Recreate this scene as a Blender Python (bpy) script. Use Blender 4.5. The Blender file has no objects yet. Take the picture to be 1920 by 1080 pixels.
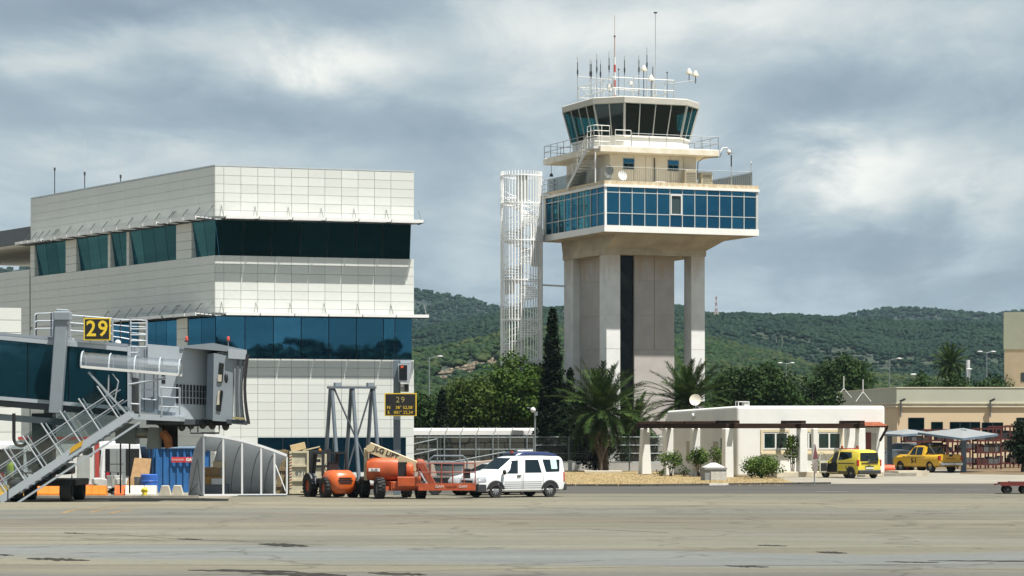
import bpy, math, random
import numpy as np
from mathutils import Vector, Matrix, noise
R_ = math.radians
random.seed(7)
S = bpy.context.scene
COL = S.collection

# ---------------------------------------------------------------- camera
HOR, CX, FPX, CAMZ = 800.0, 960.0, 5000.0, 3.0
cd = bpy.data.cameras.new('camera'); cam = bpy.data.objects.new('camera', cd); COL.objects.link(cam)
cam.location = (0, 0, CAMZ); cam.rotation_euler = (R_(90), 0, 0)
cd.sensor_width = 36; cd.lens = FPX / 1920 * 36; cd.shift_y = (HOR - 540) / 1920
cd.clip_start = 0.5; cd.clip_end = 20000
S.camera = cam
def W(px, py, d): return Vector(((px - CX) * d / FPX, d, CAMZ + (HOR - py) * d / FPX))
def G(px, d): return Vector(((px - CX) * d / FPX, d, 0.0))

# ---------------------------------------------------------------- light
SUN = Vector((0.975, -0.83, 3.1)).normalized()
sd = bpy.data.lights.new('sun', 'SUN'); sd.energy = 5.0; sd.angle = R_(0.6); sd.color = (1, .965, .9)
so = bpy.data.objects.new('sun', sd); COL.objects.link(so); so.location = (40, -40, 120)
so.rotation_euler = SUN.to_track_quat('Z', 'Y').to_euler()
S.view_settings.view_transform = 'Standard'; S.view_settings.look = 'None'
S.view_settings.exposure = 0.95; S.view_settings.gamma = 1; S.view_settings.use_curve_mapping = False

wd = bpy.data.worlds.new('World'); S.world = wd; wd.use_nodes = True
nt = wd.node_tree; nt.nodes.clear()
def nd(t, **k):
    n = nt.nodes.new(t)
    for a, b in k.items(): setattr(n, a, b)
    return n
def mth(op, a, b=None, c=None):
    n = nt.nodes.new('ShaderNodeMath'); n.operation = op
    for i, x in enumerate((a, b, c)):
        if x is None: continue
        if isinstance(x, (int, float)): n.inputs[i].default_value = x
        else: nt.links.new(x, n.inputs[i])
    return n.outputs[0]
def ramp(fac, stops, interp='EASE'):
    n = nt.nodes.new('ShaderNodeValToRGB'); n.color_ramp.interpolation = interp
    e = n.color_ramp.elements
    while len(e) < len(stops): e.new(.5)
    for i, (p, c) in enumerate(stops):
        e[i].position = p; e[i].color = (*c, 1)
    nt.links.new(fac, n.inputs[0]); return n.outputs[0]
def mixc(f, a, b, blend='MIX'):
    n = nt.nodes.new('ShaderNodeMix'); n.data_type = 'RGBA'; n.blend_type = blend
    for i, x in ((0, f), (6, a), (7, b)):
        if isinstance(x, (int, float)): n.inputs[i].default_value = x
        elif isinstance(x, tuple): n.inputs[i].default_value = (*x, 1)
        else: nt.links.new(x, n.inputs[i])
    return n.outputs[2]
def world_sky():
    tc = nd('ShaderNodeTexCoord'); sep = nd('ShaderNodeSeparateXYZ'); nt.links.new(tc.outputs['Generated'], sep.inputs[0])
    x, y, z = sep.outputs
    az = mth('ARCTAN2', x, y); el = mth('ARCSINE', z)
    zz = mth('ADD', mth('MAXIMUM', z, 0.0), 0.12)
    cx = mth('DIVIDE', x, zz); cy = mth('DIVIDE', y, zz)
    def ns(sx, sy, sc, det, dist, off, ro=.55):
        cmb = nd('ShaderNodeCombineXYZ')
        nt.links.new(mth('MULTIPLY_ADD', cx, sx, off), cmb.inputs[0]); nt.links.new(mth('MULTIPLY_ADD', cy, sy, off * .7), cmb.inputs[1])
        n = nd('ShaderNodeTexNoise'); n.inputs['Scale'].default_value = sc; n.inputs['Detail'].default_value = det
        n.inputs['Roughness'].default_value = ro; n.inputs['Distortion'].default_value = dist
        nt.links.new(cmb.outputs[0], n.inputs['Vector']); return n.outputs[0]
    big = ns(1.15, .50, 1.0, 8, .5, 3.3); fine = ns(3.6, 1.5, 1.2, 9, .5, 11.0, .62)
    wx = mth('MULTIPLY', mth('SUBTRACT', fine, .5), .10); wy = mth('MULTIPLY', mth('SUBTRACT', ns(3.4, 1.8, 1.3, 8, .5, 23.0), .5), .035)
    azw = mth('ADD', az, wx); elw = mth('ADD', el, wy)
    v = mth('MULTIPLY_ADD', mth('SUBTRACT', big, .5), 1.15, .41)
    v = mth('MULTIPLY_ADD', mth('SUBTRACT', fine, .5), .66, v)
    # the cloud banks of this sky: where they stand (direction), how wide and high, how bright
    for px, py, w, h, a in ((670, 120, 110, 60, .34), (330, 85, 260, 45, .22), (80, 110, 150, 35, .14), (1610, 325, 150, 70, .50), (1860, 370, 110, 80, .30),
                            (1010, 60, 220, 70, .30), (1380, 40, 260, 50, .20), (180, 20, 230, 42, -.26), (520, 225, 560, 50, -.20), (1620, 160, 330, 55, -.22),
                            (860, 330, 240, 80, -.16), (1480, 470, 330, 45, -.16), (250, 305, 280, 40, .10), (1820, 60, 160, 60, .08)):
        a0 = math.atan((px - CX) / FPX); e0 = math.atan((HOR - py) / FPX)
        dx = mth('DIVIDE', mth('SUBTRACT', azw, a0), w / FPX); dy = mth('DIVIDE', mth('SUBTRACT', elw, e0), h / FPX)
        g = mth('EXPONENT', mth('MULTIPLY', mth('ADD', mth('MULTIPLY', dx, dx), mth('MULTIPLY', dy, dy)), -1.0))
        v = mth('MULTIPLY_ADD', g, a * 1.15, v)
    cloud = ramp(v, ((0.0, (.215, .28, .345)), (.3, (.305, .385, .445)), (.52, (.43, .505, .55)), (.75, (.62, .66, .655)), (1.0, (.90, .90, .85))), 'B_SPLINE')
    sky = nd('ShaderNodeTexSky'); sky.sky_type = 'NISHITA'; sky.sun_disc = False
    sky.sun_elevation = math.asin(SUN.z); sky.sun_rotation = math.atan2(SUN.x, SUN.y); sky.dust_density = 2.0
    blue = mixc(1.0, sky.outputs[0], (.07, .07, .07), 'MULTIPLY')
    thin = ramp(big, ((.30, (.72, .72, .72)), (.52, (1, 1, 1))))
    sepc = nd('ShaderNodeSeparateColor'); nt.links.new(thin, sepc.inputs[0])
    col = mixc(sepc.outputs[0], blue, cloud)
    bg = nd('ShaderNodeBackground'); nt.links.new(col, bg.inputs[0]); bg.inputs[1].default_value = 0.60
    out = nd('ShaderNodeOutputWorld'); nt.links.new(bg.outputs[0], out.inputs[0])
world_sky()

# ---------------------------------------------------------------- materials
MATS = {}
def M(name, col, rough=.6, metal=0.0, var=.10, scale=1.5, bump=0.0, bscale=40, rnd=0.0, spec=.5, stretch=(1, 1, 1), col2=None, coat=0.0, detail=6):
    if name in MATS: return MATS[name]
    if metal < .5: col = tuple(c * .86 for c in col); col2 = tuple(c * .86 for c in col2) if col2 else None
    m = bpy.data.materials.new(name); m.use_nodes = True; MATS[name] = m
    t = m.node_tree; N = t.nodes; L = t.links; b = N['Principled BSDF']
    b.inputs['Roughness'].default_value = rough; b.inputs['Metallic'].default_value = metal
    b.inputs['Specular IOR Level'].default_value = spec; b.inputs['Coat Weight'].default_value = coat; b.inputs['Coat Roughness'].default_value = .06
    m.diffuse_color = (*col, 1)
    tc = N.new('ShaderNodeTexCoord'); mp = N.new('ShaderNodeMapping'); mp.inputs['Scale'].default_value = stretch
    L.new(tc.outputs['Object'], mp.inputs[0])
    nz = N.new('ShaderNodeTexNoise'); nz.inputs['Scale'].default_value = scale; nz.inputs['Detail'].default_value = detail
    nz.inputs['Roughness'].default_value = .6; L.new(mp.outputs[0], nz.inputs['Vector'])
    cr = N.new('ShaderNodeValToRGB'); e = cr.color_ramp.elements
    c2 = col2 if col2 else tuple(min(1, c * (1 + var)) for c in col)
    c1 = col if col2 else tuple(c * (1 - var) for c in col)
    e[0].position = .3; e[0].color = (*c1, 1); e[1].position = .7; e[1].color = (*c2, 1)
    L.new(nz.outputs[0], cr.inputs[0]); out = cr.outputs[0]
    if rnd:
        oi = N.new('ShaderNodeObjectInfo'); mm = N.new('ShaderNodeMath'); mm.operation = 'MULTIPLY_ADD'
        mm.inputs[1].default_value = 2 * rnd; mm.inputs[2].default_value = 1 - rnd; L.new(oi.outputs['Random'], mm.inputs[0])
        vm = N.new('ShaderNodeVectorMath'); vm.operation = 'SCALE'; L.new(out, vm.inputs[0]); L.new(mm.outputs[0], vm.inputs['Scale']); out = vm.outputs[0]
    L.new(out, b.inputs['Base Color'])
    if bump:
        n2 = N.new('ShaderNodeTexNoise'); n2.inputs['Scale'].default_value = bscale; n2.inputs['Detail'].default_value = 4; L.new(tc.outputs['Object'], n2.inputs['Vector'])
        bp = N.new('ShaderNodeBump'); bp.inputs['Strength'].default_value = bump; bp.inputs['Distance'].default_value = .02
        L.new(n2.outputs[0], bp.inputs['Height']); L.new(bp.outputs[0], b.inputs['Normal'])
    return m
def glass_mat(name, base, tint, refl, rough=.02, wob=.015):
    """coated window glass: a dark body with a tinted mirror coat"""
    m = bpy.data.materials.new(name); m.use_nodes = True; t = m.node_tree; N = t.nodes; L = t.links
    b = N['Principled BSDF']; b.inputs['Base Color'].default_value = (*base, 1); b.inputs['Roughness'].default_value = .3; b.inputs['Specular IOR Level'].default_value = 0
    g = N.new('ShaderNodeBsdfGlossy'); g.inputs['Color'].default_value = (*tint, 1); g.inputs['Roughness'].default_value = rough
    mx = N.new('ShaderNodeMixShader'); oi = N.new('ShaderNodeObjectInfo'); mr = N.new('ShaderNodeMapRange'); mr.inputs[3].default_value = refl * .72; mr.inputs[4].default_value = refl * 1.22; L.new(oi.outputs['Random'], mr.inputs[0]); L.new(mr.outputs[0], mx.inputs[0])
    L.new(b.outputs[0], mx.inputs[1]); L.new(g.outputs[0], mx.inputs[2]); L.new(mx.outputs[0], N['Material Output'].inputs[0])
    tc = N.new('ShaderNodeTexCoord'); nz = N.new('ShaderNodeTexNoise'); nz.inputs['Scale'].default_value = .9; L.new(tc.outputs['Object'], nz.inputs['Vector'])
    bp = N.new('ShaderNodeBump'); bp.inputs['Strength'].default_value = wob; bp.inputs['Distance'].default_value = .3; L.new(nz.outputs[0], bp.inputs['Height'])
    L.new(bp.outputs[0], g.inputs['Normal']); return m
def clear_mat(name, tint, refl=.12, rough=.03):
    m = bpy.data.materials.new(name); m.use_nodes = True; t = m.node_tree; N = t.nodes; L = t.links; N.remove(N['Principled BSDF'])
    tr = N.new('ShaderNodeBsdfTransparent'); tr.inputs[0].default_value = (*tint, 1)
    g = N.new('ShaderNodeBsdfGlossy'); g.inputs['Roughness'].default_value = rough
    mx = N.new('ShaderNodeMixShader'); mx.inputs[0].default_value = refl
    L.new(tr.outputs[0], mx.inputs[1]); L.new(g.outputs[0], mx.inputs[2]); L.new(mx.outputs[0], N['Material Output'].inputs[0]); return m
def leaf_mat(name, c1, c2, scale=.8, trans=.25):
    m = bpy.data.materials.new(name); m.use_nodes = True; t = m.node_tree; N = t.nodes; L = t.links; b = N['Principled BSDF']; c1 = tuple(c * .78 for c in c1); c2 = tuple(c * .78 for c in c2)
    b.inputs['Roughness'].default_value = .55; b.inputs['Specular IOR Level'].default_value = .08
    tc = N.new('ShaderNodeTexCoord'); nz = N.new('ShaderNodeTexNoise'); nz.inputs['Scale'].default_value = scale; nz.inputs['Detail'].default_value = 3
    L.new(tc.outputs['Object'], nz.inputs['Vector']); cr = N.new('ShaderNodeValToRGB'); e = cr.color_ramp.elements
    e[0].position = .35; e[0].color = (*c1, 1); e[1].position = .68; e[1].color = (*c2, 1); L.new(nz.outputs[0], cr.inputs[0]); L.new(cr.outputs[0], b.inputs['Base Color'])
    tl = N.new('ShaderNodeBsdfTranslucent'); L.new(cr.outputs[0], tl.inputs[0]); mx = N.new('ShaderNodeMixShader'); mx.inputs[0].default_value = trans
    L.new(b.outputs[0], mx.inputs[1]); L.new(tl.outputs[0], mx.inputs[2]); L.new(mx.outputs[0], N['Material Output'].inputs[0]); return m

# ---------------------------------------------------------------- mesh builder
class MB:
    def __init__(s): s.v = []; s.f = []; s.m = []
    def add(s, vs, fs, mi=0):
        o = len(s.v); s.v += [tuple(p) for p in vs]
        for f in fs: s.f.append(tuple(i + o for i in f)); s.m.append(mi)
        return s
    def hexa(s, p, mi=0):  # 4 bottom, 4 top (both counter-clockwise from above)
        return s.add(p, [(3, 2, 1, 0), (4, 5, 6, 7), (0, 1, 5, 4), (1, 2, 6, 5), (2, 3, 7, 6), (3, 0, 4, 7)], mi)
    def box(s, x0, x1, y0, y1, z0, z1, mi=0):
        return s.hexa([(x0, y0, z0), (x1, y0, z0), (x1, y1, z0), (x0, y1, z0), (x0, y0, z1), (x1, y0, z1), (x1, y1, z1), (x0, y1, z1)], mi)
    def obox(s, o, a, b, c, mi=0):  # corner + three edge vectors
        o, a, b, c = map(Vector, (o, a, b, c))
        return s.hexa([o, o + a, o + a + b, o + b, o + c, o + a + c, o + a + b + c, o + b + c], mi)
    def bar(s, p, q, w, h=None, up=(0, 0, 1), mi=0):
        p, q = Vector(p), Vector(q); h = h or w; d = (q - p).normalized(); u = Vector(up)
        if abs(d.dot(u)) > .98: u = Vector((0, 1, 0))
        x = d.cross(u).normalized() * (w / 2); y = x.cross(d).normalized() * (h / 2)
        return s.hexa([p - x - y, p + x - y, q + x - y, q - x - y, p - x + y, p + x + y, q + x + y, q - x + y], mi)
    def tube(s, p, q, r, n=8, r2=None, mi=0, caps=True):
        return s.path([p, q], [r, r if r2 is None else r2], n, mi, caps)
    def path(s, pts, r, n=6, mi=0, caps=True):
        pts = [Vector(p) for p in pts]; rs = r if isinstance(r, (list, tuple)) else [r] * len(pts)
        o = len(s.v); ref = None
        for i, p in enumerate(pts):
            d = (pts[min(i + 1, len(pts) - 1)] - pts[max(i - 1, 0)]).normalized()
            if ref is None:
                ref = Vector((0, 0, 1)) if abs(d.z) < .9 else Vector((1, 0, 0))
            x = d.cross(ref).normalized(); y = x.cross(d).normalized(); ref = y
            for k in range(n):
                a = 2 * math.pi * k / n; s.v.append(tuple(p + (x * math.cos(a) + y * math.sin(a)) * rs[i]))
        for i in range(len(pts) - 1):
            for k in range(n):
                a = o + i * n + k; b = o + i * n + (k + 1) % n; s.f.append((a, b, b + n, a + n)); s.m.append(mi)
        if caps:
            s.f.append(tuple(o + k for k in range(n))[::-1]); s.m.append(mi)
            s.f.append(tuple(o + (len(pts) - 1) * n + k for k in range(n))); s.m.append(mi)
        return s
    def lathe(s, prof, n=16, c=(0, 0, 0), axis='z', mi=0, a0=0.0, a1=None, caps=False):
        c = Vector(c); o = len(s.v); full = a1 is None; a1 = 2 * math.pi if full else a1; m = n if full else n + 1
        for r, h in prof:
            for k in range(m):
                a = a0 + (a1 - a0) * k / n; u, w = r * math.cos(a), r * math.sin(a)
                s.v.append(tuple(c + Vector({'z': (u, w, h), 'y': (u, h, w), 'x': (h, u, w)}[axis])))
        for i in range(len(prof) - 1):
            for k in range(n):
                k2 = (k + 1) % m; a = o + i * m + k; b = o + i * m + k2; s.f.append((a, b, b + m, a + m)); s.m.append(mi)
        if caps:
            s.f.append(tuple(o + k for k in range(m))[::-1]); s.m.append(mi)
            s.f.append(tuple(o + (len(prof) - 1) * m + k for k in range(m))); s.m.append(mi)
        return s
    def prism(s, poly, ext, mi=0):  # planar polygon (3-D points) pushed along ext
        poly = [Vector(p) for p in poly]; e = Vector(ext); n = len(poly)
        return s.add(poly + [p + e for p in poly], [tuple(range(n))[::-1], tuple(range(n, 2 * n))] + [(i, (i + 1) % n, n + (i + 1) % n, n + i) for i in range(n)], mi)
    def rings(s, rings, mi=0, caps=True):  # loft of closed rings, same number of points
        n = len(rings[0]); o = len(s.v)
        for r in rings: s.v += [tuple(p) for p in r]
        for i in range(len(rings) - 1):
            for k in range(n):
                a = o + i * n + k; b = o + i * n + (k + 1) % n; s.f.append((a, b, b + n, a + n)); s.m.append(mi)
        if caps:
            s.f.append(tuple(o + k for k in range(n))[::-1]); s.m.append(mi)
            s.f.append(tuple(o + (len(rings) - 1) * n + k for k in range(n))); s.m.append(mi)
        return s
    def sphere(s, c, r, n=10, m=6, sc=(1, 1, 1), mi=0):
        c = Vector(c); prof = []
        rg = []
        for i in range(m + 1):
            t = math.pi * i / m; rr = max(math.sin(t), .02) * r; z = -math.cos(t) * r
            rg.append([c + Vector((rr * math.cos(2 * math.pi * k / n) * sc[0], rr * math.sin(2 * math.pi * k / n) * sc[1], z * sc[2])) for k in range(n)])
        return s.rings(rg, mi)
    def mesh(s, name, mats, smooth=None, fix=True, merge=False):
        me = bpy.data.meshes.new(name); me.from_pydata(s.v, [], s.f)
        for mt in (mats if isinstance(mats, (list, tuple)) else [mats]): me.materials.append(mt)
        if any(s.m): me.polygons.foreach_set('material_index', s.m)
        if fix:
            import bmesh
            bm = bmesh.new(); bm.from_mesh(me)
            if merge: bmesh.ops.remove_doubles(bm, verts=bm.verts, dist=.001)
            bmesh.ops.recalc_face_normals(bm, faces=bm.faces); bm.to_mesh(me); bm.free()
        if smooth is not None:
            me.polygons.foreach_set('use_smooth', [True] * len(me.polygons)); me.set_sharp_from_angle(angle=R_(smooth))
        me.update(); return me
    def build(s, name, mats, parent=None, smooth=None, bevel=0, loc=None, rot=None, kind=None, fix=True, label=None, merge=False):
        o = bpy.data.objects.new(name, s.mesh(name, mats, smooth, fix, merge)); COL.objects.link(o)
        if parent: o.parent = parent
        if loc is not None: o.location = loc
        if rot is not None: o.rotation_euler = rot
        if kind: o['kind'] = kind
        if label: o['label'] = label
        if bevel:
            b = o.modifiers.new('bevel', 'BEVEL'); b.width = bevel; b.segments = 1; b.limit_method = 'ANGLE'
        return o
def inst(name, me, parent=None, loc=(0, 0, 0), rot=(0, 0, 0), sc=(1, 1, 1)):
    o = bpy.data.objects.new(name, me); COL.objects.link(o); o.parent = parent; o.location = loc; o.rotation_euler = rot; o.scale = sc; return o
def tag(o, label, cat, group=None):
    o['label'] = label; o['category'] = cat
    if group: o['group'] = group
    return o
def root(name, label, cat, loc=(0, 0, 0), rz=0.0, group=None):
    o = bpy.data.objects.new(name, None); COL.objects.link(o); o.empty_display_size = .3
    o.location = loc; o.rotation_euler = (0, 0, rz); return tag(o, label, cat, group)
def struct(o): o['kind'] = 'structure'; return o
def copy_tree(o, parent=None):
    c = o.copy(); COL.objects.link(c); c.parent = parent
    for ch in o.children: copy_tree(ch, c)
    return c
def text(name, s, size, mat, parent, loc, rot=(R_(90), 0, 0), ext=.006, align='CENTER', sx=1.0, bold=0.0):
    cu = bpy.data.curves.new(name, 'FONT'); cu.body = s; cu.size = size; cu.extrude = ext; cu.align_x = align; cu.align_y = 'CENTER'; cu.offset = bold; cu.resolution_u = 3
    t = bpy.data.objects.new(name + '_tmp', cu); COL.objects.link(t); bpy.context.view_layer.update()
    me = bpy.data.meshes.new_from_object(t.evaluated_get(bpy.context.evaluated_depsgraph_get()))
    bpy.data.objects.remove(t); bpy.data.curves.remove(cu)
    me.name = name; me.materials.clear(); me.materials.append(mat)
    o = inst(name, me, parent, loc, rot, (sx, 1, 1)); return o
def fastmesh(name, v, f, mats, mi=None):
    me = bpy.data.meshes.new(name); v = np.asarray(v, np.float32); f = np.asarray(f, np.int32); n = f.shape[1]
    me.vertices.add(len(v)); me.vertices.foreach_set('co', v.ravel()); me.loops.add(f.size); me.loops.foreach_set('vertex_index', f.ravel())
    me.polygons.add(len(f)); me.polygons.foreach_set('loop_start', np.arange(0, f.size, n, dtype=np.int32))
    for mt in (mats if isinstance(mats, (list, tuple)) else [mats]): me.materials.append(mt)
    if mi is not None: me.polygons.foreach_set('material_index', np.asarray(mi, np.int32))
    me.update(calc_edges=True); me.validate(); return me

# common materials
white = M('white_paint', (.66, .66, .64), .5, var=.05, scale=.8)
steel = M('galvanised_steel', (.22, .25, .26), .5, .4, var=.18, scale=5)
gsteel = M('grey_steel', (.24, .27, .30), .45, .2, var=.12, scale=3)
alu = M('aluminium', (.40, .43, .46), .4, .4, var=.08, scale=4)
black = M('black_plastic', (.012, .012, .014), .5, var=.3)
rubber = M('rubber', (.018, .018, .018), .85, var=.4, scale=8)
darkin = M('dark_interior', (.008, .009, .01), .9)
rimm = M('wheel_rim', (.35, .36, .37), .35, .6, var=.1)
orange = M('orange_paint', (.46, .080, .018), .5, var=.26, scale=2.5, coat=.12, detail=9)
redp = M('red_paint', (.38, .035, .025), .5, var=.25, scale=4)
yellow = M('yellow_paint', (.66, .53, .045), .35, var=.06, coat=.4)
pink = M('lamp_red', (.6, .08, .06), .3)
card = M('cardboard', (.36, .22, .10), .8, var=.18, scale=6)
carglass = glass_mat('car_glass', (.006, .010, .013), (.50, .66, .75), .09)
# ================================================================ GROUND
def ground_mat():
    m = bpy.data.materials.new('apron_concrete'); m.use_nodes = True; t = m.node_tree; N = t.nodes; L = t.links; b = N['Principled BSDF']
    b.inputs['Roughness'].default_value = .75; b.inputs['Specular IOR Level'].default_value = .3
    tc = N.new('ShaderNodeTexCoord')
    def nz(sx, sy, sc, det=6, dist=0.0, off=0.0, ro=.6):
        mp = N.new('ShaderNodeMapping'); mp.inputs['Scale'].default_value = (sx, sy, 1); mp.inputs['Location'].default_value = (off, off * 1.7, 0); L.new(tc.outputs['Object'], mp.inputs[0])
        n = N.new('ShaderNodeTexNoise'); n.inputs['Scale'].default_value = sc; n.inputs['Detail'].default_value = det; n.inputs['Distortion'].default_value = dist; n.inputs['Roughness'].default_value = ro
        L.new(mp.outputs[0], n.inputs['Vector']); return n.outputs[0]
    def rp(f, stops):
        n = N.new('ShaderNodeValToRGB'); e = n.color_ramp.elements
        while len(e) < len(stops): e.new(.5)
        for i, (p, c) in enumerate(stops): e[i].position = p; e[i].color = (*c, 1)
        L.new(f, n.inputs[0]); return n.outputs[0]
    def mx(f, a, c, bl='MIX'):
        n = N.new('ShaderNodeMix'); n.data_type = 'RGBA'; n.blend_type = bl
        for i, x in ((0, f), (6, a), (7, c)):
            if isinstance(x, (int, float)): n.inputs[i].default_value = x
            elif isinstance(x, tuple): n.inputs[i].default_value = (*x, 1)
            else: L.new(x, n.inputs[i])
        return n.outputs[2]
    tan, grey, blu, warm = (.130, .124, .090), (.102, .101, .085), (.112, .120, .117), (.122, .112, .081)
    base = rp(nz(.012, .06, 1.0, 5, .4), ((.32, grey), (.45, tan), (.56, warm), (.70, grey)))
    # worn strips of paler, bluish concrete about 63 m and 72 m out, and a pale strip at 105 m
    sep = N.new('ShaderNodeSeparateXYZ'); L.new(tc.outputs['Object'], sep.inputs[0])
    def band(y0, w, amp, off, kx=0.0):
        a = N.new('ShaderNodeMath'); a.operation = 'MULTIPLY_ADD'; L.new(nz(.045, .06, 1.0, 5, .3, off), a.inputs[0]); a.inputs[1].default_value = amp; L.new(sep.outputs[1], a.inputs[2])
        a2 = N.new('ShaderNodeMath'); a2.operation = 'MULTIPLY_ADD'; L.new(sep.outputs[0], a2.inputs[0]); a2.inputs[1].default_value = kx; L.new(a.outputs[0], a2.inputs[2])
        s1 = N.new('ShaderNodeMath'); s1.operation = 'SUBTRACT'; L.new(a2.outputs[0], s1.inputs[0]); s1.inputs[1].default_value = y0 + amp / 2
        ab = N.new('ShaderNodeMath'); ab.operation = 'ABSOLUTE'; L.new(s1.outputs[0], ab.inputs[0])
        return rp(_div(ab.outputs[0], w), ((.55, (1, 1, 1)), (1.0, (0, 0, 0))))
    def _div(a, k):
        n = N.new('ShaderNodeMath'); n.operation = 'DIVIDE'; L.new(a, n.inputs[0]); n.inputs[1].default_value = k; return n.outputs[0]
    def f(c, k):
        n = N.new('ShaderNodeMath'); n.operation = 'MULTIPLY'; L.new(c, n.inputs[0]); n.inputs[1].default_value = k; return n.outputs[0]
    base = mx(f(band(62, 5.0, 16, 5.0, .16), .85), base, blu)
    base = mx(f(band(52, 3.6, 3, 12.0), .7), base, (.074, .074, .070))
    base = mx(f(band(74, 4.5, 18, 9.0, .25), .6), base, (.132, .128, .106))
    base = mx(f(band(103, 6.0, 12, 19.0, -.08), .7), base, (.160, .145, .102))
    base = mx(f(band(87, 4.5, 14, 29.0, -.2), .55), base, (.095, .083, .062))
    mr = N.new('ShaderNodeMapRange'); mr.interpolation_type = 'SMOOTHSTEP'; mr.inputs[1].default_value = -9; mr.inputs[2].default_value = 9; ad = N.new('ShaderNodeMath'); ad.operation = 'MULTIPLY_ADD'; ad.inputs[1].default_value = 16; L.new(nz(.03, .12, 1.0, 6, .5, 51.0), ad.inputs[0]); s2 = N.new('ShaderNodeMath'); s2.operation = 'SUBTRACT'; s2.inputs[1].default_value = 8; L.new(sep.outputs[0], ad.inputs[2]); L.new(ad.outputs[0], s2.inputs[0]); L.new(s2.outputs[0], mr.inputs[0])
    base = mx(mr.outputs[0], base, mx(1.0, base, (.89, .89, .89), 'MULTIPLY'))
    st = nz(.015, .9, 1.2, 7, .2, 3.0); base = mx(f(rp(st, ((.36, (1, 1, 1)), (.45, (0, 0, 0)))), .62), base, (.070, .060, .046))
    st = nz(.012, 1.4, 1.0, 6, .2, 8.0); base = mx(f(rp(st, ((.60, (0, 0, 0)), (.72, (1, 1, 1)))), .55), base, (.225, .22, .195))
    st = nz(.01, 1.1, 1.0, 6, .1, 31.0); base = mx(f(rp(st, ((.64, (0, 0, 0)), (.70, (1, 1, 1)))), .5), base, (.20, .10, .065))
    mo = nz(.12, .35, 1.0, 8, .6, 17.0, .65); base = mx(.8, base, rp(mo, ((.30, (.74, .74, .75)), (.50, (1, 1, 1)), (.70, (1.22, 1.20, 1.17)))), 'MULTIPLY')
    mo = nz(.5, 1.2, 1.0, 8, .8, 41.0, .7); base = mx(.7, base, rp(mo, ((.28, (.62, .61, .60)), (.40, (1, 1, 1)), (.62, (1, 1, 1)), (.74, (1.2, 1.2, 1.18)))), 'MULTIPLY')
    vo = N.new('ShaderNodeTexVoronoi'); vo.feature = 'DISTANCE_TO_EDGE'; vo.inputs['Scale'].default_value = .13; vm = N.new('ShaderNodeMapping'); L.new(tc.outputs['Object'], vm.inputs[0]); vx = N.new('ShaderNodeVectorMath'); vx.operation = 'ADD'; wn = N.new('ShaderNodeTexNoise'); wn.inputs['Scale'].default_value = .5; wn.inputs['Detail'].default_value = 6; L.new(tc.outputs['Object'], wn.inputs['Vector']); ws = N.new('ShaderNodeVectorMath'); ws.operation = 'SCALE'; ws.inputs['Scale'].default_value = 3.0; L.new(wn.outputs['Color'], ws.inputs[0]); L.new(vm.outputs[0], vx.inputs[0]); L.new(ws.outputs[0], vx.inputs[1]); L.new(vx.outputs[0], vo.inputs['Vector'])
    base = mx(.55, base, rp(vo.outputs['Distance'], ((.0, (.35, .32, .28)), (.018, (1, 1, 1)))), 'MULTIPLY')
    gr = nz(1, 1, 4.0, 10, 0, 2.0, .8); base = mx(.55, base, rp(gr, ((.25, (.55, .55, .55)), (.75, (1.5, 1.5, 1.5)))), 'MULTIPLY')
    L.new(base, b.inputs['Base Color'])
    bp = N.new('ShaderNodeBump'); bp.inputs['Strength'].default_value = .35; bp.inputs['Distance'].default_value = .03; L.new(gr, bp.inputs['Height']); L.new(bp.outputs[0], b.inputs['Normal'])
    return m
def sheet(name, pts, z, m, sub=1):
    mb = MB(); mb.add([(p[0], p[1], z) for p in pts], [tuple(range(len(pts)))]); o = struct(mb.build(name, m))
    if o.data.polygons[0].normal.z < 0: o.data.flip_normals()
    return o
def gp(px, py): return ((px - CX) * (15000 / (py - HOR)) / FPX, 15000 / (py - HOR))
soil = M('dry_soil', (.15, .115, .07), .95, var=.3, scale=.05, detail=10)
asph = M('asphalt', (.074, .071, .064), .95, spec=.1, var=.25, scale=.25, bump=.3, bscale=20, stretch=(.15, 1.5, 1), detail=9)
asph2 = M('old_asphalt', (.125, .12, .105), .85, var=.2, scale=.3, bump=.3, bscale=20, stretch=(.3, 1.5, 1), detail=9)
conc = M('pale_concrete', (.235, .215, .17), .85, var=.15, scale=.4, detail=9)
sheet('ground', [(-4000, -4000), (4000, -4000), (4000, 6000), (-4000, 6000)], 0, soil)
sheet('apron', [(-120, -80), (140, -80), (140, 121), (-120, 121)], .004, ground_mat())
sheet('service_road', [(-12, 119.5), (120, 119.5), (120, 139), (30, 139), (2.2, 139), (-12, 139)], .008, asph)
sheet('pavement', [(-60, 112.5), (-12, 112.5), (-12, 175), (-60, 175)], .0065, conc)
sheet('pavement', [(-11.9, 139.2), (2.4, 136.5), (2.4, 182), (-11.9, 182)], .0065, asph2)
sheet('parking_area', [gp(1490, 908), gp(1560, 907.6), gp(1990, 906.5), gp(2100, 890), gp(2050, 878), gp(1560, 884), gp(1450, 893), gp(1462, 898)], .012, conc)
lawn_pts = [gp(1054, 911.5), gp(1200, 911.5), gp(1330, 910), gp(1440, 908.5), gp(1500, 908), gp(1470, 899), gp(1430, 894), gp(1400, 890), gp(1180, 884), gp(1050, 884)]
drygrass = M('dry_grass', (.31, .225, .10), .95, var=.3, scale=.9, col2=(.22, .165, .075), detail=12)
sheet('lawn', lawn_pts, .016, drygrass)
sheet('lawn', [gp(1800, 889), gp(2000, 892), gp(2010, 868), gp(1800, 868)], .016, M('brown_grass', (.13, .085, .04), .95, var=.4, scale=.4, detail=9))
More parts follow.
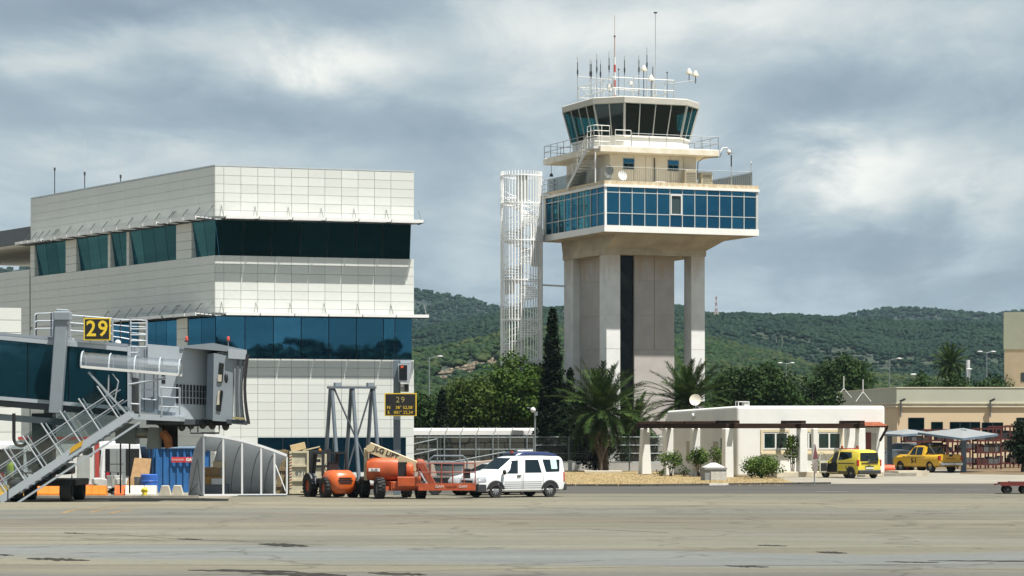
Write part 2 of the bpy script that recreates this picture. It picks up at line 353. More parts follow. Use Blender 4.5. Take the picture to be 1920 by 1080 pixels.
# kerb stones of the lawn: alternately white and dark
kerbw = M('kerb_white', (.62, .60, .54), .8, var=.2); kerbd = M('kerb_dark', (.07, .065, .055), .8, var=.3)
kp = [Vector((*gp(px, py), 0)) for px, py in ((1040, 912), (1200, 912), (1330, 910.5), (1440, 909), (1500, 908.5), (1560, 908))]
ki = 0
kerb = root('kerb', 'low kerb of white and dark stones along the dry grass beside the road', 'kerb', kp[0]); kerb['kind'] = 'structure'
for a, b in zip(kp[:-1], kp[1:]):
    n = max(1, int((b - a).length / 1.0)); d = (b - a) / n
    for k in range(n):
        p = a + d * k; px = CX + p.x / p.y * FPX; w = 1310 < px < 1345 or 1455 < px < 1500
        MB().obox(p - kp[0], d * .97, d.normalized().cross(Vector((0, 0, 1))) * -.15, (0, 0, .11)).build('kerb_stone', kerbw if w else kerbd, kerb)
# edge of the building pavement
struct(MB().box(-60, -13.2, 112.3, 112.48, 0, .1).build('kerb', M('kerb_grey', (.3, .28, .24), .85, var=.25)))
# dark repair patches, joint lines, painted markings
tar = M('tar', (.036, .034, .030), .95, spec=.05, var=.35, scale=1.5)
rust = M('rusty_joint', (.11, .075, .045), .9, var=.35, scale=1); faded = M('faded_yellow_paint', (.20, .125, .045), .8, var=.4, scale=1)
def patch(px0, px1, py0, py1, seed):
    r = random.Random(seed); n = 16; up, dn = [], []
    for i in range(n + 1):
        t = i / n; px = px0 + (px1 - px0) * t; w = math.sin(math.pi * min(.98, max(.02, t))) ** .5 * (py1 - py0) / 2; sl = (t - .5) * (py1 - py0) * .5
        c = (py0 + py1) / 2 + sl
        up.append(gp(px, c - w * r.uniform(.3, 1))); dn.append(gp(px, c + w * r.uniform(.3, 1)))
    sheet('asphalt_patch', dn + up[::-1], .0085, tar)
for i, a in enumerate(((485, 578, 1019, 1026), (50, 168, 1046, 1053), (-40, 26, 1038, 1043), (352, 560, 1068, 1074), (470, 650, 1073, 1082), (1420, 1476, 1022, 1025), (1530, 1588, 1034, 1039),
                       (1358, 1442, 1060, 1065), (1660, 1760, 1053, 1056), (1740, 1990, 1051, 1054), (330, 380, 1010, 1013), (120, 160, 999, 1001.5), (690, 800, 1073, 1080))): patch(*a, i)
def line(name, pts, w, m, z=.0075):
    P = [Vector((*gp(*p), z)) for p in pts]; up, dn = [], []
    for i, p in enumerate(P):
        d = (P[min(i + 1, len(P) - 1)] - P[max(i - 1, 0)]).normalized(); n = Vector((-d.y, d.x, 0)) * w / 2; up.append(p + n); dn.append(p - n)
    mb = MB()
    for i in range(len(P) - 1): mb.add([dn[i], dn[i + 1], up[i + 1], up[i]], [(0, 1, 2, 3)])
    o = struct(mb.build(name, m, fix=False)); return o
line('joint_line', [(-200, 1086), (350, 1078.5), (760, 1072), (960, 1067), (1400, 1061), (2000, 1057)], .07, rust)
line('joint_line', [(940, 964), (1200, 970), (1330, 975)], .16, rust); line('joint_line', [(1330, 942), (1640, 948), (2000, 953)], .16, rust)
line('joint_line', [(470, 962), (640, 966), (960, 974), (1300, 980)], .2, M('red_joint', (.17, .085, .06), .9, var=.3))
line('joint_line', [(960, 994), (1100, 992), (1250, 999)], .1, tar); line('joint_line', [(120, 999), (240, 1004), (330, 1011), (480, 1017)], .06, tar)
for pts in ([(118, 962), (135, 957), (170, 953), (230, 949), (330, 947)], [(170, 961), (190, 956), (215, 954)], [(205, 963), (222, 959), (250, 956)]): line('painted_marking', pts, .20, faded)
for px, py, w in ((1530, 922, 60), (1650, 918, 50), (1690, 921, 70), (1790, 919, 60)): line('road_marking', [(px, py), (px + w, py + .3)], .25, M('worn_white_paint', (.22, .22, .21), .8, var=.3, scale=3), .012)

# ================================================================ HILLS
def interp(pts, x):
    if x <= pts[0][0]: return pts[0][1]
    for (a, ya), (b, yb) in zip(pts[:-1], pts[1:]):
        if x <= b:
            t = (x - a) / (b - a); t = t * t * (3 - 2 * t) * .6 + t * .4; return ya + (yb - ya) * t
    return pts[-1][1]
nearm = [leaf_mat('near_pine_green', (.012, .034, .009), (.028, .056, .014), .02, .1), leaf_mat('near_scrub_green', (.030, .047, .013), (.052, .070, .020), .02, .1), leaf_mat('near_dark_pine', (.009, .022, .009), (.020, .038, .013), .02, .1)]
hillm = [leaf_mat('pine_green', (.006, .022, .010), (.011, .030, .012), .02, .1), leaf_mat('scrub_green', (.009, .027, .012), (.016, .037, .016), .02, .1), leaf_mat('dark_pine', (.004, .016, .009), (.008, .023, .011), .02, .1)]
hillsoil = M('hill_soil', (.012, .026, .012), .95, col2=(.028, .038, .020), scale=.02, detail=10)
farsoil = M('far_hill_soil', (.007, .019, .013), .95, col2=(.014, .026, .016), scale=.01, detail=8)
ICO_V = []; 
def _ico():
    p = (1 + 5 ** .5) / 2
    v = np.array([(-1, p, 0), (1, p, 0), (-1, -p, 0), (1, -p, 0), (0, -1, p), (0, 1, p), (0, -1, -p), (0, 1, -p), (p, 0, -1), (p, 0, 1), (-p, 0, -1), (-p, 0, 1)], float)
    f = np.array([(0, 11, 5), (0, 5, 1), (0, 1, 7), (0, 7, 10), (0, 10, 11), (1, 5, 9), (5, 11, 4), (11, 10, 2), (10, 7, 6), (7, 1, 8), (3, 9, 4), (3, 4, 2), (3, 2, 6), (3, 6, 8), (3, 8, 9), (4, 9, 5), (2, 4, 11), (6, 2, 10), (8, 6, 7), (9, 8, 1)])
    return v / np.linalg.norm(v[0]), f
def hill(name, prof, dr, df, n, size, seed, x0=-700, x1=2700, amp=3.0, soilm=None, tname='woodland', clear=None, db=None, sgn=1, mats=None):
    rows = 26; cols = int((x1 - x0) / 14); db = db or dr * 1.35
    def h(px, d):
        zr = CAMZ + (HOR - interp(prof, px)) * dr / FPX - size * .75
        if d <= dr: t = max(0, (d - df) / (dr - df)); s = t ** 1.15 * (1.15 - .15 * t)
        else: t = max(0, (db - d) / (db - dr)); s = t * t * (3 - 2 * t)
        w = min(1, 4 * t) if d < dr else t
        q = Vector((px * d / FPX * .012, d * .012, seed))
        return zr * s + (noise.fractal(q, 1, 2, 4) * amp * 1.6) * w * (1.1 - s * .75)
    ds = [df + (dr - df) * i / (rows - 8) for i in range(rows - 7)] + [dr + (db - dr) * i / 7 for i in range(1, 8)]
    v = []; f = []
    for d in ds:
        for c in range(cols + 1):
            px = x0 + (x1 - x0) * c / cols; v.append(((px - CX) * d / FPX * sgn, d * sgn, h(px, d) - .3))
    for i in range(len(ds) - 1):
        for c in range(cols): a = i * (cols + 1) + c; f.append((a, a + 1, a + cols + 2, a + cols + 1))
    me = fastmesh(name, v, f, soilm or hillsoil); me.polygons.foreach_set('use_smooth', [True] * len(f)); o = struct(inst(name, me))
    rng = np.random.default_rng(seed); iv, jf = _ico(); P = []; 
    while len(P) < n:
        px = rng.uniform(x0, x1); d = dr + (df - dr) * rng.uniform() ** 1.2 + rng.uniform(0, dr * .03)
        dens = noise.noise(Vector((px * d / FPX * .02, d * .02, seed + 9)))
        if dens < -.22 and rng.uniform() < .8: continue
        if clear and clear(px, HOR - (h(px, d) - CAMZ) / d * FPX): continue
        P.append(((px - CX) * d / FPX * sgn, d * sgn, h(px, d)))
    P = np.array(P); k = len(P); sz = size * rng.uniform(.55, 1.35, (k, 1, 1)); sc = np.stack([rng.uniform(.85, 1.2, k), rng.uniform(.85, 1.2, k), rng.uniform(.55, .95, k)], 1)[:, None, :]
    V = iv[None] * rng.uniform(.65, 1.3, (k, 12, 1)) * sc * sz * .5; V[:, :, 2] += sz[:, :, 0] * .38; V += P[:, None, :]
    F = jf[None] + (np.arange(k) * 12)[:, None, None]; clump = np.array([noise.noise(Vector((p[0] * .012, p[1] * .012, seed + 3))) for p in P])
    mi = np.where(rng.uniform(size=k) + clump * .8 < .42, 0, np.where(rng.uniform(size=k) + clump * .6 > .55, 1, 2)); mi = np.repeat(mi, 20)
    t = inst(tname, fastmesh(tname, V.reshape(-1, 3), F.reshape(-1, 3), mats or hillm, mi)); t['kind'] = 'stuff'
    t['label'] = {'woodland': 'pine and scrub trees covering the hillside'}.get(tname, tname)
    return h
scar = lambda px, py: (805 < px < 935 and abs((py - 697) + (px - 870) * .26) < 13 + 7 * math.sin(px * .13)) or (1440 < px < 1475 and 612 < py < 650 and random.random() < .75)
farp = [(-900, 560), (0, 503), (60, 497), (400, 510), (777, 541), (860, 551), (940, 572), (1060, 600), (1300, 640), (1450, 612), (1560, 594), (1620, 583), (1700, 577), (1760, 578), (1860, 584), (1920, 580), (2400, 560), (2900, 600)]
midp = [(-900, 640), (400, 640), (777, 612), (850, 598), (940, 580), (1000, 572), (1055, 566), (1180, 566), (1270, 570), (1300, 581), (1345, 588), (1400, 587), (1500, 590), (1560, 594), (1640, 601), (1760, 605), (1890, 607), (2300, 600), (2700, 640)]
nearp = [(-900, 690), (500, 660), (777, 655), (830, 648), (900, 632), (960, 618), (1060, 612), (1150, 620), (1320, 628), (1420, 655), (1560, 690), (1700, 705), (1900, 715), (2400, 700), (2700, 720)]
hill('hills', farp, 2600, 1900, 16000, 5.0, 11, 420, 2250, 5, farsoil)
hill('hills', farp, 2600, 1900, 1000, 5.0, 12, -120, 120, 5, farsoil)
h_mid = hill('hills', midp, 1550, 1020, 56000, 3.0, 5, 400, 2200, 5)
h_near = hill('hills', nearp, 1000, 420, 34000, 2.5, 3, 430, 1760, 2.5, clear=scar, mats=nearm)
hill('hills', [(-5200, 600), (-4200, 640), (-3500, 600), (-3300, 590), (-3170, 630), (-3100, 600), (-2990, 585), (-2900, 640), (-2800, 600), (-2700, 590), (-2560, 632), (-2430, 590), (-2200, 575), (-1900, 540), (-1500, 600), (-900, 610), (-400, 520), (100, 600), (400, 540), (600, 610), (900, 530), (1300, 600), (1700, 520), (2100, 610), (2700, 540), (4400, 600)], 700, 380, 5000, 6, 21, -5200, 5200, 3, sgn=-1)   # the country behind, seen in the glass
# bare rock cut into the near hillside
rb = MB(); rr = random.Random(4)
for i in range(900):
    px = rr.uniform(806, 932); py = 697 - (px - 870) * .26 + rr.uniform(-11, 11)
    best = min((abs(HOR - (h_near(px, d) - CAMZ) / d * FPX - py), d) for d in range(430, 1000, 14)); d = best[1]
    p = Vector(((px - CX) * d / FPX, d, h_near(px, d))); s = rr.uniform(.3, .9)
    iv, jf = _ico(); rb.add([tuple(p + Vector(q) * s * rr.uniform(.55, 1.2)) for q in iv], [tuple(map(int, q)) for q in jf])
o = rb.build('rock_outcrop', M('pale_rock', (.17, .135, .09), .9, var=.35, scale=.3), fix=False); o['kind'] = 'stuff'; o['label'] = 'pale bare rock cut into the wooded hillside'
# ================================================================ TERMINAL BUILDING
def inset(poly, d):
    n = len(poly); out = []
    for i in range(n):
        p0, p1, p2 = Vector(poly[i - 1]), Vector(poly[i]), Vector(poly[(i + 1) % n])
        e1 = (p1 - p0).normalized(); e2 = (p2 - p1).normalized(); n1 = Vector((-e1.y, e1.x)); n2 = Vector((-e2.y, e2.x)); b = (n1 + n2).normalized()
        q = p1 + b * (d / max(.2, b.dot(n1))); out.append((q.x, q.y))
    return out
def loft(mb, poly, zs, mi=0):  # zs: list of (z, inset)
    return mb.rings([[(x, y, z) for x, y in (inset(poly, d) if d else poly)] for z, d in zs], mi)
panel_m = M('clad_panel', (.64, .655, .615), .42, var=.03, scale=.5, rnd=.045)
joint_m = M('panel_joint', (.53, .54, .51), .8, var=.1)
bglass = glass_mat('terminal_glass', (.003, .012, .020), (.12, .40, .58), .42, .015, .002)
bglass_up = glass_mat('terminal_glass_dark', (.001, .006, .008), (.04, .16, .20), .10, .02, .03)
mull = M('dark_mullion', (.012, .018, .022), .5)
C0 = W(403, HOR, 139.0); C0.z = 0
term = root('terminal_building', 'white panelled terminal block with two dark window bands and thin sun shades', 'building', C0, math.atan2(.315, .949))
LD = Vector((-.257, .966, 0)).normalized(); LN = Vector((-LD.y, LD.x, 0)) ; LN = LN if LN.x < 0 else -LN
LE = LD * 24.15; TOPZ, B1, W1, W0, B2, V1, V0 = 16.6, 13.97, 13.8, 11.94, 8.94, 8.78, 6.56
foot = [(0, 0), (10.8, 0), (10.8, 24), (LE.x, LE.y)]
wall = loft(MB(), foot, [(0, .03), (V0, .03), (V0, .45), (V1, .45), (V1, .03), (W0, .03), (W0, .45), (W1, .45), (W1, .03), (TOPZ - .02, .03)]).build('wall', joint_m, term)
MB().rings([[(x, y, z) for x, y in inset(foot, d)] for z, d in ((TOPZ - .015, -.02), (TOPZ + .06, -.02), (TOPZ + .06, .3), (TOPZ - .015, .3))]).build('coping', M('coping', (.55, .60, .62), .4, .3), term)
pm = {}
def pmesh(w, h):
    k = (round(w, 3), round(h, 3))
    if k not in pm:
        mb = MB(); t, b = .012, .004; g = .006; x0, x1, z0, z1 = g, w - g, g, h - g
        mb.hexa([(x0 + b, -t, z0 + b), (x1 - b, -t, z0 + b), (x1, 0, z0), (x0, 0, z0), (x0 + b, -t, z1 - b), (x1 - b, -t, z1 - b), (x1, 0, z1), (x0, 0, z1)]); pm[k] = mb.mesh('panel', panel_m)
    return pm[k]
def rows(z0, z1, h=.455):
    out = []; z = z1
    while z > z0 + .02: out.append((max(z0, z - h), z)); z -= h
    return out
xs = [0, .47]
while xs[-1] < 10.8 - .5: xs.append(round(min(10.8, xs[-1] + .905), 4))
xs[-1] = 10.8
cnt = 0; rest = MB()
for z0, z1 in rows(B1, TOPZ - .03) + rows(B2, W0) + rows(0, V0):
    for a, b in zip(xs[:-1], xs[1:]):
        if z1 < 2.45 and z0 > .55 and a > 2.2 and b < 10.4: continue
        if cnt < 296: inst('panel', pmesh(b - a, z1 - z0), term, (a, 0, z0)); cnt += 1
        else: rest.box(a + .006, b - .006, -.012, 0, z0 + .006, z1 - .006)
def wallrow(t0, t1, z0, z1, step=1.81):
    t = t0
    while t < t1 - .05:
        e = min(t1, t + step); rest.obox(LD * (t + .004) + Vector((0, 0, z0 + .006)), LD * (e - t - .008), LN * .012, (0, 0, z1 - z0 - .012)); t = e
for z0, z1 in rows(B1, TOPZ - .03) + rows(B2, W0) + rows(0, V0): wallrow(0, 24.15, z0, z1)
# dark strip window at ground level on the front
MB().box(2.27, 10.35, -.02, -.008, .6, 2.43).build('window', glass_mat('strip_glass', (.002, .010, .018), (.03, .12, .2), .10), term)
for i in range(1, 6): MB().box(2.27 + 8.08 * i / 6 - .02, 2.27 + 8.08 * i / 6 + .02, -.045, -.021, .6, 2.43).build('mullion', mull, term)
# front window bands: glass leans out at the top
def pane(p, q, za, zb, ia, ib, nrm, m, name='window_pane'):
    """upright pane between p and q (local ground points), inset ia at the foot and ib at the head"""
    p, q = Vector(p), Vector(q); n = Vector(nrm); e = (q - p).normalized() * .02
    b0, b1 = p + e - n * ia, q - e - n * ia; t0, t1 = p + e - n * ib, q - e - n * ib
    for v, z in ((b0, za), (b1, za), (t0, zb), (t1, zb)): v.z = z
    th = -n * .03
    MB().hexa([b0, b1, b1 + th, b0 + th, t0, t1, t1 + th, t0 + th]).build(name, m, term)
FN = Vector((0, -1, 0))
for i in range(7):
    a, b = .04 + 10.62 * i / 7, .04 + 10.62 * (i + 1) / 7; pane((a, 0, 0), (b, 0, 0), W0 + .02, W1, .26, .02, FN, bglass_up)
e8 = [.04, 1.60, 3.12, 4.62, 6.12, 7.62, 9.12, 9.75, 10.70]
for a, b in zip(e8[:-1], e8[1:]): pane((a, 0, 0), (b, 0, 0), V0 + .02, V1, .03, .02, FN, bglass)
def tpx(px): k = (px - CX) / FPX; return (C0.x - 139.0 * k) / (.548 + .836 * k)
pier_m = panel_m
def leftband(z0, z1, wins, m, ia, tend=24.15):
    last = 0.0
    for (pa, pb, n) in wins:  # from the corner backwards: pa right end, pb left end
        a, b = max(.03, tpx(pa)), tpx(pb)
        if a - last > .08: MB().obox(LD * (last + .02) - LN * .40, LD * (a - last - .04), LN * .41, (0, 0, 0)).v
        if a - last > .08:
            mb = MB(); zz = z0
            for zz0, zz1 in rows(z0, z1, (z1 - z0) / 4): mb.obox(LD * (last + .01) - LN * .43 + Vector((0, 0, zz0 + .008)), LD * (a - last - .02), LN * .455, (0, 0, zz1 - zz0 - .016))
            mb.build('pier', pier_m, term)
        for i in range(n): pane(LD * (a + (b - a) * i / n), LD * (a + (b - a) * (i + 1) / n), z0 + .02, z1, ia, .02, LN, m)
        last = b
    mb = MB()
    for zz0, zz1 in rows(z0, z1, (z1 - z0) / 4): mb.obox(LD * (last + .01) - LN * .43 + Vector((0, 0, zz0 + .008)), LD * (tend - last - .01), LN * .455, (0, 0, zz1 - zz0 - .016))
    mb.build('pier', pier_m, term)
leftband(W0, W1, ((403, 360, 2), (331, 243, 4), (238, 208, 2), (203, 144, 3), (124, 66, 3)), bglass, .26)
leftband(V0, V1, ((403, 352, 2), (332, 272, 3), (262, 205, 3)), bglass, .03)
# lower wing running on to the left
WG = LD * 24.3; w2 = [(WG.x, WG.y), (WG.x + 14, WG.y + 3.7), (WG.x + 14 + LD.x * 26, WG.y + 3.7 + LD.y * 26), (WG.x + LD.x * 26, WG.y + LD.y * 26)]
loft(MB(), w2, [(0, .03), (12.4, .03)]).build('wing_wall', joint_m, term)
for z0, z1 in rows(0, 12.4): wallrow(24.3, 50.3, z0, z1)
rest.build('panel', panel_m, term, kind='stuff')
ov = LD * 24.4 + LN * -1.0
MB().obox(ov + Vector((0, 0, 14.2)), LD * 22, LN * -9, (0, 0, .95)).build('roof_overhang', M('dark_roof', (.10, .115, .13), .6), term)
MB().obox(ov + Vector((0, 0, 14.0)), LD * 22, LN * -9, (0, 0, .17)).build('overhang_soffit', M('soffit', (.42, .38, .30), .7), term)
# sun shades: slats on brackets with stay rods
shade_m = M('shade_white', (.80, .80, .78), .4, var=.03); rodm = M('stay_rod', (.22, .23, .22), .4, .4); arm = M('shade_arm', (.03, .035, .04), .5)
def shade(o, d, n, length, z, nseg, proj=1.08, rods=True, lead=.3):
    o, d, n = Vector(o), Vector(d), Vector(n); L = length / nseg; s = MB().bar(o + n * .03 + Vector((0, 0, z + .02)), o + d * length + n * .03 + Vector((0, 0, z + .02)), .05, .06).build('sun_shade', arm, term)
    for i in range(nseg + 1): MB().bar(o + d * (L * i) + n * .06 + Vector((0, 0, z - .01)), o + d * (L * i) + n * proj + Vector((0, 0, z + .03)), .05, .07).build('bracket', arm, s)
    for i in range(nseg):
        for k in range(4):
            w = proj / 4; p = o + d * (L * i + .03) + n * (.06 + w * k) + Vector((0, 0, z + .045 + .015 * k))
            MB().obox(p, d * (L - .06), n * (w - .055), (0, 0, .05)).build('slat', shade_m, s)
        p = o + d * (L * i + .03) + n * (proj + .03) + Vector((0, 0, z)); MB().obox(p, d * (L - .06), n * .05, (0, 0, .16)).build('slat', shade_m, s)
    if rods:
        for i in range(nseg + 1): q = o + d * (L * i + .02); MB().tube(q + n * .03 + Vector((0, 0, z + .72)), q + n * (proj * .55) + Vector((0, 0, z + .1)), .022, 5).build('stay_rod', rodm, s)
shade((.32, 0, 0), (1, 0, 0), FN, 10.7, B1 - .16, 6); shade((.32, 0, 0), (1, 0, 0), FN, 11.0, B2 - .16, 6)
def lshade(pa, pb, z, n): a, b = tpx(pa), tpx(pb); shade(LD * a, LD, LN, b - a, z, n, .95)
lshade(400, 330, B1 - .16, 3); lshade(326, 112, B1 - .16, 9); lshade(108, 58, B1 - .16, 4); lshade(400, 338, B2 - .16, 3); lshade(334, 205, B2 - .16, 6)
# roof aerials
for i, (px, t, hb, ht) in enumerate(((88, 21.5, 1.7, 1.35), (144, 17.0, 1.1, 1.9), (211, 11.8, .55, .7), (258, 8.6, .0, 1.6))):
    p = LD * tpx(px) - LN * .5; b = MB(); 
    if hb: b.tube(p + Vector((0, 0, TOPZ)), p + Vector((0, 0, TOPZ + hb)), .03, 6); b.tube(p + Vector((0, 0, TOPZ + hb - .18)), p + Vector((0, 0, TOPZ + hb)), .06, 6)
    a = b.build('roof_aerial', M('aerial_dark', (.05, .055, .06), .5), term) if hb else None
    MB().tube(p + Vector((0, 0, TOPZ + hb)), p + Vector((0, 0, TOPZ + hb + ht)), .010, 5).build('aerial_whip', white, a or term)

# low annex at the far left edge
ax = W(40, HOR, 133.0); ax.z = 0
annex = root('annex_building', 'low cream panelled annex behind the boarding bridge, cut by the frame', 'building', ax, math.atan2(.315, .949))
loft(MB(), [(-12, 0), (0, 0), (0, 3), (-12, 3)], [(0, .03), (8.9, .03)]).build('wall', joint_m, annex)
for z0, z1 in rows(0, 8.93, .62):
    for i in range(6): MB().box(-1.8 * (i + 1) + .012, -1.8 * i - .012, -.03, 0, z0 + .012, z1 - .012).build('panel', panel_m, annex)

# ================================================================ CONTROL TOWER
TH = R_(21.7); K = W(1134, HOR, 192.3); K.z = 0
tower = root('control_tower', 'white airport control tower with a blue glazed box and dark flared cab', 'tower', K, TH)
concm = M('tower_concrete', (.50, .475, .43), .8, var=.10, scale=.9, bump=.15, bscale=6, detail=8)
def stained(name, base, stain, ztop, depth):
    m = M(name, base, .8, var=.10, scale=.9, bump=.15, bscale=6, detail=8); t = m.node_tree; N = t.nodes; L = t.links; b = N['Principled BSDF']
    src = b.inputs['Base Color'].links[0].from_socket; tc = N.new('ShaderNodeTexCoord'); sp = N.new('ShaderNodeSeparateXYZ'); L.new(tc.outputs['Object'], sp.inputs[0])
    mp = N.new('ShaderNodeMapping'); mp.inputs['Scale'].default_value = (1.6, 1.6, .22); L.new(tc.outputs['Object'], mp.inputs[0])
    nz = N.new('ShaderNodeTexNoise'); nz.inputs['Scale'].default_value = 1.0; nz.inputs['Detail'].default_value = 6; L.new(mp.outputs[0], nz.inputs['Vector'])
    a = N.new('ShaderNodeMath'); a.operation = 'MULTIPLY_ADD'; L.new(nz.outputs[0], a.inputs[0]); a.inputs[1].default_value = depth * 2.2; L.new(sp.outputs[2], a.inputs[2])
    mr = N.new('ShaderNodeMapRange'); mr.inputs[1].default_value = ztop - depth + depth * 1.1; mr.inputs[2].default_value = ztop + depth * 1.1 - depth * .2; L.new(a.outputs[0], mr.inputs[0])
    mx = N.new('ShaderNodeMix'); mx.data_type = 'RGBA'; L.new(mr.outputs[0], mx.inputs[0]); L.new(src, mx.inputs[6]); mx.inputs[7].default_value = (*stain, 1); L.new(mx.outputs[2], b.inputs['Base Color']); return m
stc = stained('stained_concrete', (.72, .72, .70), (.48, .43, .36), 15.7, 1.8)
twhite = M('tower_white', (.78, .775, .74), .6, var=.05, scale=.7); cream = M('tower_cream', (.80, .76, .65), .7, var=.06, scale=.6)
rusty = M('weathered_parapet', (.72, .65, .49), .8, var=.0, scale=3.5, col2=(.46, .33, .17), stretch=(1, 1, .4), detail=8)
beamm = M('tan_concrete', (.46, .39, .28), .85, var=.22, scale=.7, detail=8)
def grooved(x0, x1, y0, y1, zs, g=.02):
    p = [(x0, y0), (x1, y0), (x1, y1), (x0, y1)]; lv = [(zs[0], 0)]
    for z in zs[1:-1]: lv += [(z - .02, 0), (z - .015, g), (z + .015, g), (z + .02, 0)]
    return loft(MB(), p, lv + [(zs[-1], 0)])
JZ = [0, 3.65, 6.15, 8.7, 11.2, 13.75, 15.62]
for x0, x1, y0, y1 in ((1.23, 2.33, 2.5, 3.75), (8.1, 9.2, 2.5, 3.75), (1.23, 2.6, 8.75, 10.5), (8.1, 9.2, 8.75, 10.5)): grooved(x0, x1, y0, y1, JZ).build('column', stc, tower)
# shaft with a tall dark stair slot
sx0, sx1, sy0, sy1 = 1.78, 7.03, 3.2, 9.9; sa, sb = 2.62, 3.78
shc = stained('shaft_concrete', (.42, .39, .365), (.34, .27, .19), 15.7, 1.8); grooved(sx0, sa, sy0, sy1, JZ).build('shaft_wall', shc, tower); grooved(sb, sx1, sy0, sy1, JZ).build('shaft_wall', shc, tower)
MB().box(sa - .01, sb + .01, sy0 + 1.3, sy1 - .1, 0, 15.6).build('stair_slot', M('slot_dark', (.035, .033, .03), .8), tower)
sl = MB().box(sa + .01, sb - .01, sy0 + .22, sy0 + .24, .1, 15.6).build('slot_glass', clear_mat('slot_glass', (.40, .42, .38), .015), tower)
for k in range(6):
    za, zb = 1.2 + 2.5 * k, 2.3 + 2.5 * k; MB().prism([(sa, sy0 + .5, zb), (sa, sy0 + .5, zb - .75), (sb, sy0 + .5, za - .75), (sb, sy0 + .5, za)], (0, .5, 0)).build('stair_flight', concm, sl)
MB().box((sb + sx1) / 2 - .02, (sb + sx1) / 2 + .02, sy0 - .02, sy0 - .002, 8.7, 15.6).build('rain_streak_pipe', M('pipe_tan', (.30, .25, .18), .8), tower)
loft(MB(), [(1.15, 2.42), (9.28, 2.42), (9.28, 10.58), (1.15, 10.58)], [(15.62, 0), (16.05, 0)]).build('ring_beam', beamm, tower)
q0 = [(1.15, 2.42), (9.28, 2.42), (9.28, 10.58), (1.15, 10.58)]; q1 = [(1.3, .9), (10.6, .9), (10.6, 11.2), (1.3, 11.2)]; q2 = [(-.05, -.05), (12.4, -.05), (12.4, 11.75), (-.05, 11.75)]
MB().rings([[(x, y, z) for x, y in q] for q, z in ((q0, 16.051), (q1, 17.0), (inset(q2, .05), 17.06), (inset(q2, .05), 17.1))]).build('soffit', beamm, tower)
loft(MB(), q2, [(17.08, 0), (17.55, 0)]).build('floor_slab', twhite, tower)
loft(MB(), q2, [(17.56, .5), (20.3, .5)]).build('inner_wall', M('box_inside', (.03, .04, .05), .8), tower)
loft(MB(), q2, [(20.32, -.03), (20.50, -.03)]).build('roof_slab', twhite, tower)
loft(MB(), q2, [(20.502, .02), (20.78, .02)]).build('parapet', rusty, tower)
# blue glazed box
blue = glass_mat('tower_blue_glass', (.003, .020, .045), (.065, .27, .41), .46, .02, .015)
mulw = M('mullion_grey', (.50, .52, .50), .5, var=.05)
tw = [17.56, 18.43, 19.94, 20.31]
gl = blue.copy(); gl.name = 'tower_green_glass'
for nn in gl.node_tree.nodes:
    if nn.type == 'BSDF_GLOSSY': nn.inputs['Color'].default_value = (.08, .30, .38, 1)
    if nn.type == 'BSDF_PRINCIPLED': nn.inputs['Base Color'].default_value = (.02, .04, .055, 1)
nR = 12
for i in range(nR):
    a, b = .16 + 12.05 * i / nR, .16 + 12.05 * (i + 1) / nR
    for z0, z1 in zip(tw[:-1], tw[1:]):
        dz = i == 5 and z0 > 18 and z1 < 20
        MB().box(a + .04, b - .04, .06 + (i * 7 % 3) * .003, .09, z0 + .03, z1 - .03).build('glass_pane', blue if not dz else M('blind_grey', (.035, .06, .065), .4), tower)
    MB().box(b - .03, b + .03, .01, .12, 17.56, 20.31).build('mullion', mulw, tower)
    if i == 5:
        f = MB(); f.box(a + .05, b - .05, -.02, .05, 19.82, 19.94); f.box(a + .05, b - .05, -.02, .05, 18.43, 18.50); f.box(a + .05, a + .13, -.02, .05, 18.5, 19.82); f.box(b - .13, b - .05, -.02, .05, 18.5, 19.82); f.build('casement_frame', white, tower)
for z in tw[1:3]: MB().box(.1, 12.25, .02, .10, z - .028, z + .028).build('transom', mulw, tower)
MB().box(-.0, .16, -.0, .16, 17.555, 20.315).build('corner_post', twhite, tower)
MB().box(12.2, 12.35, .0, .15, 17.555, 20.315).build('corner_post', mulw, tower)
nL = 9
for i in range(nL):
    a, b = .2 + 11.0 * i / nL, .2 + 11.0 * (i + 1) / nL
    for z0, z1 in zip(tw[:-1], tw[1:]): MB().box(.06 + (i * 5 % 3) * .003, .09, a + .04, b - .04, z0 + .03, z1 - .03).build('glass_pane', blue if i % 4 < 2 else gl, tower)
    MB().box(.01, .12, b - .03, b + .03, 17.56, 20.31).build('mullion', mulw, tower)
for z in tw[1:3]: MB().box(.02, .10, .16, 11.2, z - .03, z + .03).build('transom', mulw, tower)
MB().box(.0, .5, 11.24, 11.7, 17.555, 20.315).build('end_wall', twhite, tower)
# roof deck: block, gallery, railings
MB().box(.1, 12.2, .1, 11.5, 20.60, 20.66).build('roof_deck', M('deck_grey', (.60, .58, .52), .8), tower)
eq = grooved(1.4, 8.34, 2.2, 10.4, [20.66, 22.92]); eq.build('upper_room', cream, tower)
for x in (3.3, 4.25, 6.25, 7.3): MB().box(x - .015, x + .015, 2.185, 2.20, 20.7, 22.9).build('panel_joint', M('joint_tan', (.35, .32, .25), .8), tower)
wfr = M('window_frame_grey', (.20, .27, .30), .4)
for x0, x1 in ((2.42, 3.32), (6.02, 6.92)):
    w = MB(); w.box(x0, x1, 2.16, 2.195, 21.85, 22.66); w = w.build('window', wfr, tower)
    MB().box(x0 + .05, x1 - .05, 2.145, 2.158, 22.32, 22.61).build('pane', blue, w)
    for k in range(2): MB().box(x0 + .05 + .4 * k, x0 + .42 + .4 * k, 2.145, 2.158, 21.9, 22.27).build('pane', bglass_up, w)
gal = [(.1, 1.0), (9.65, 1.0), (9.65, 11.9), (.1, 11.9)]
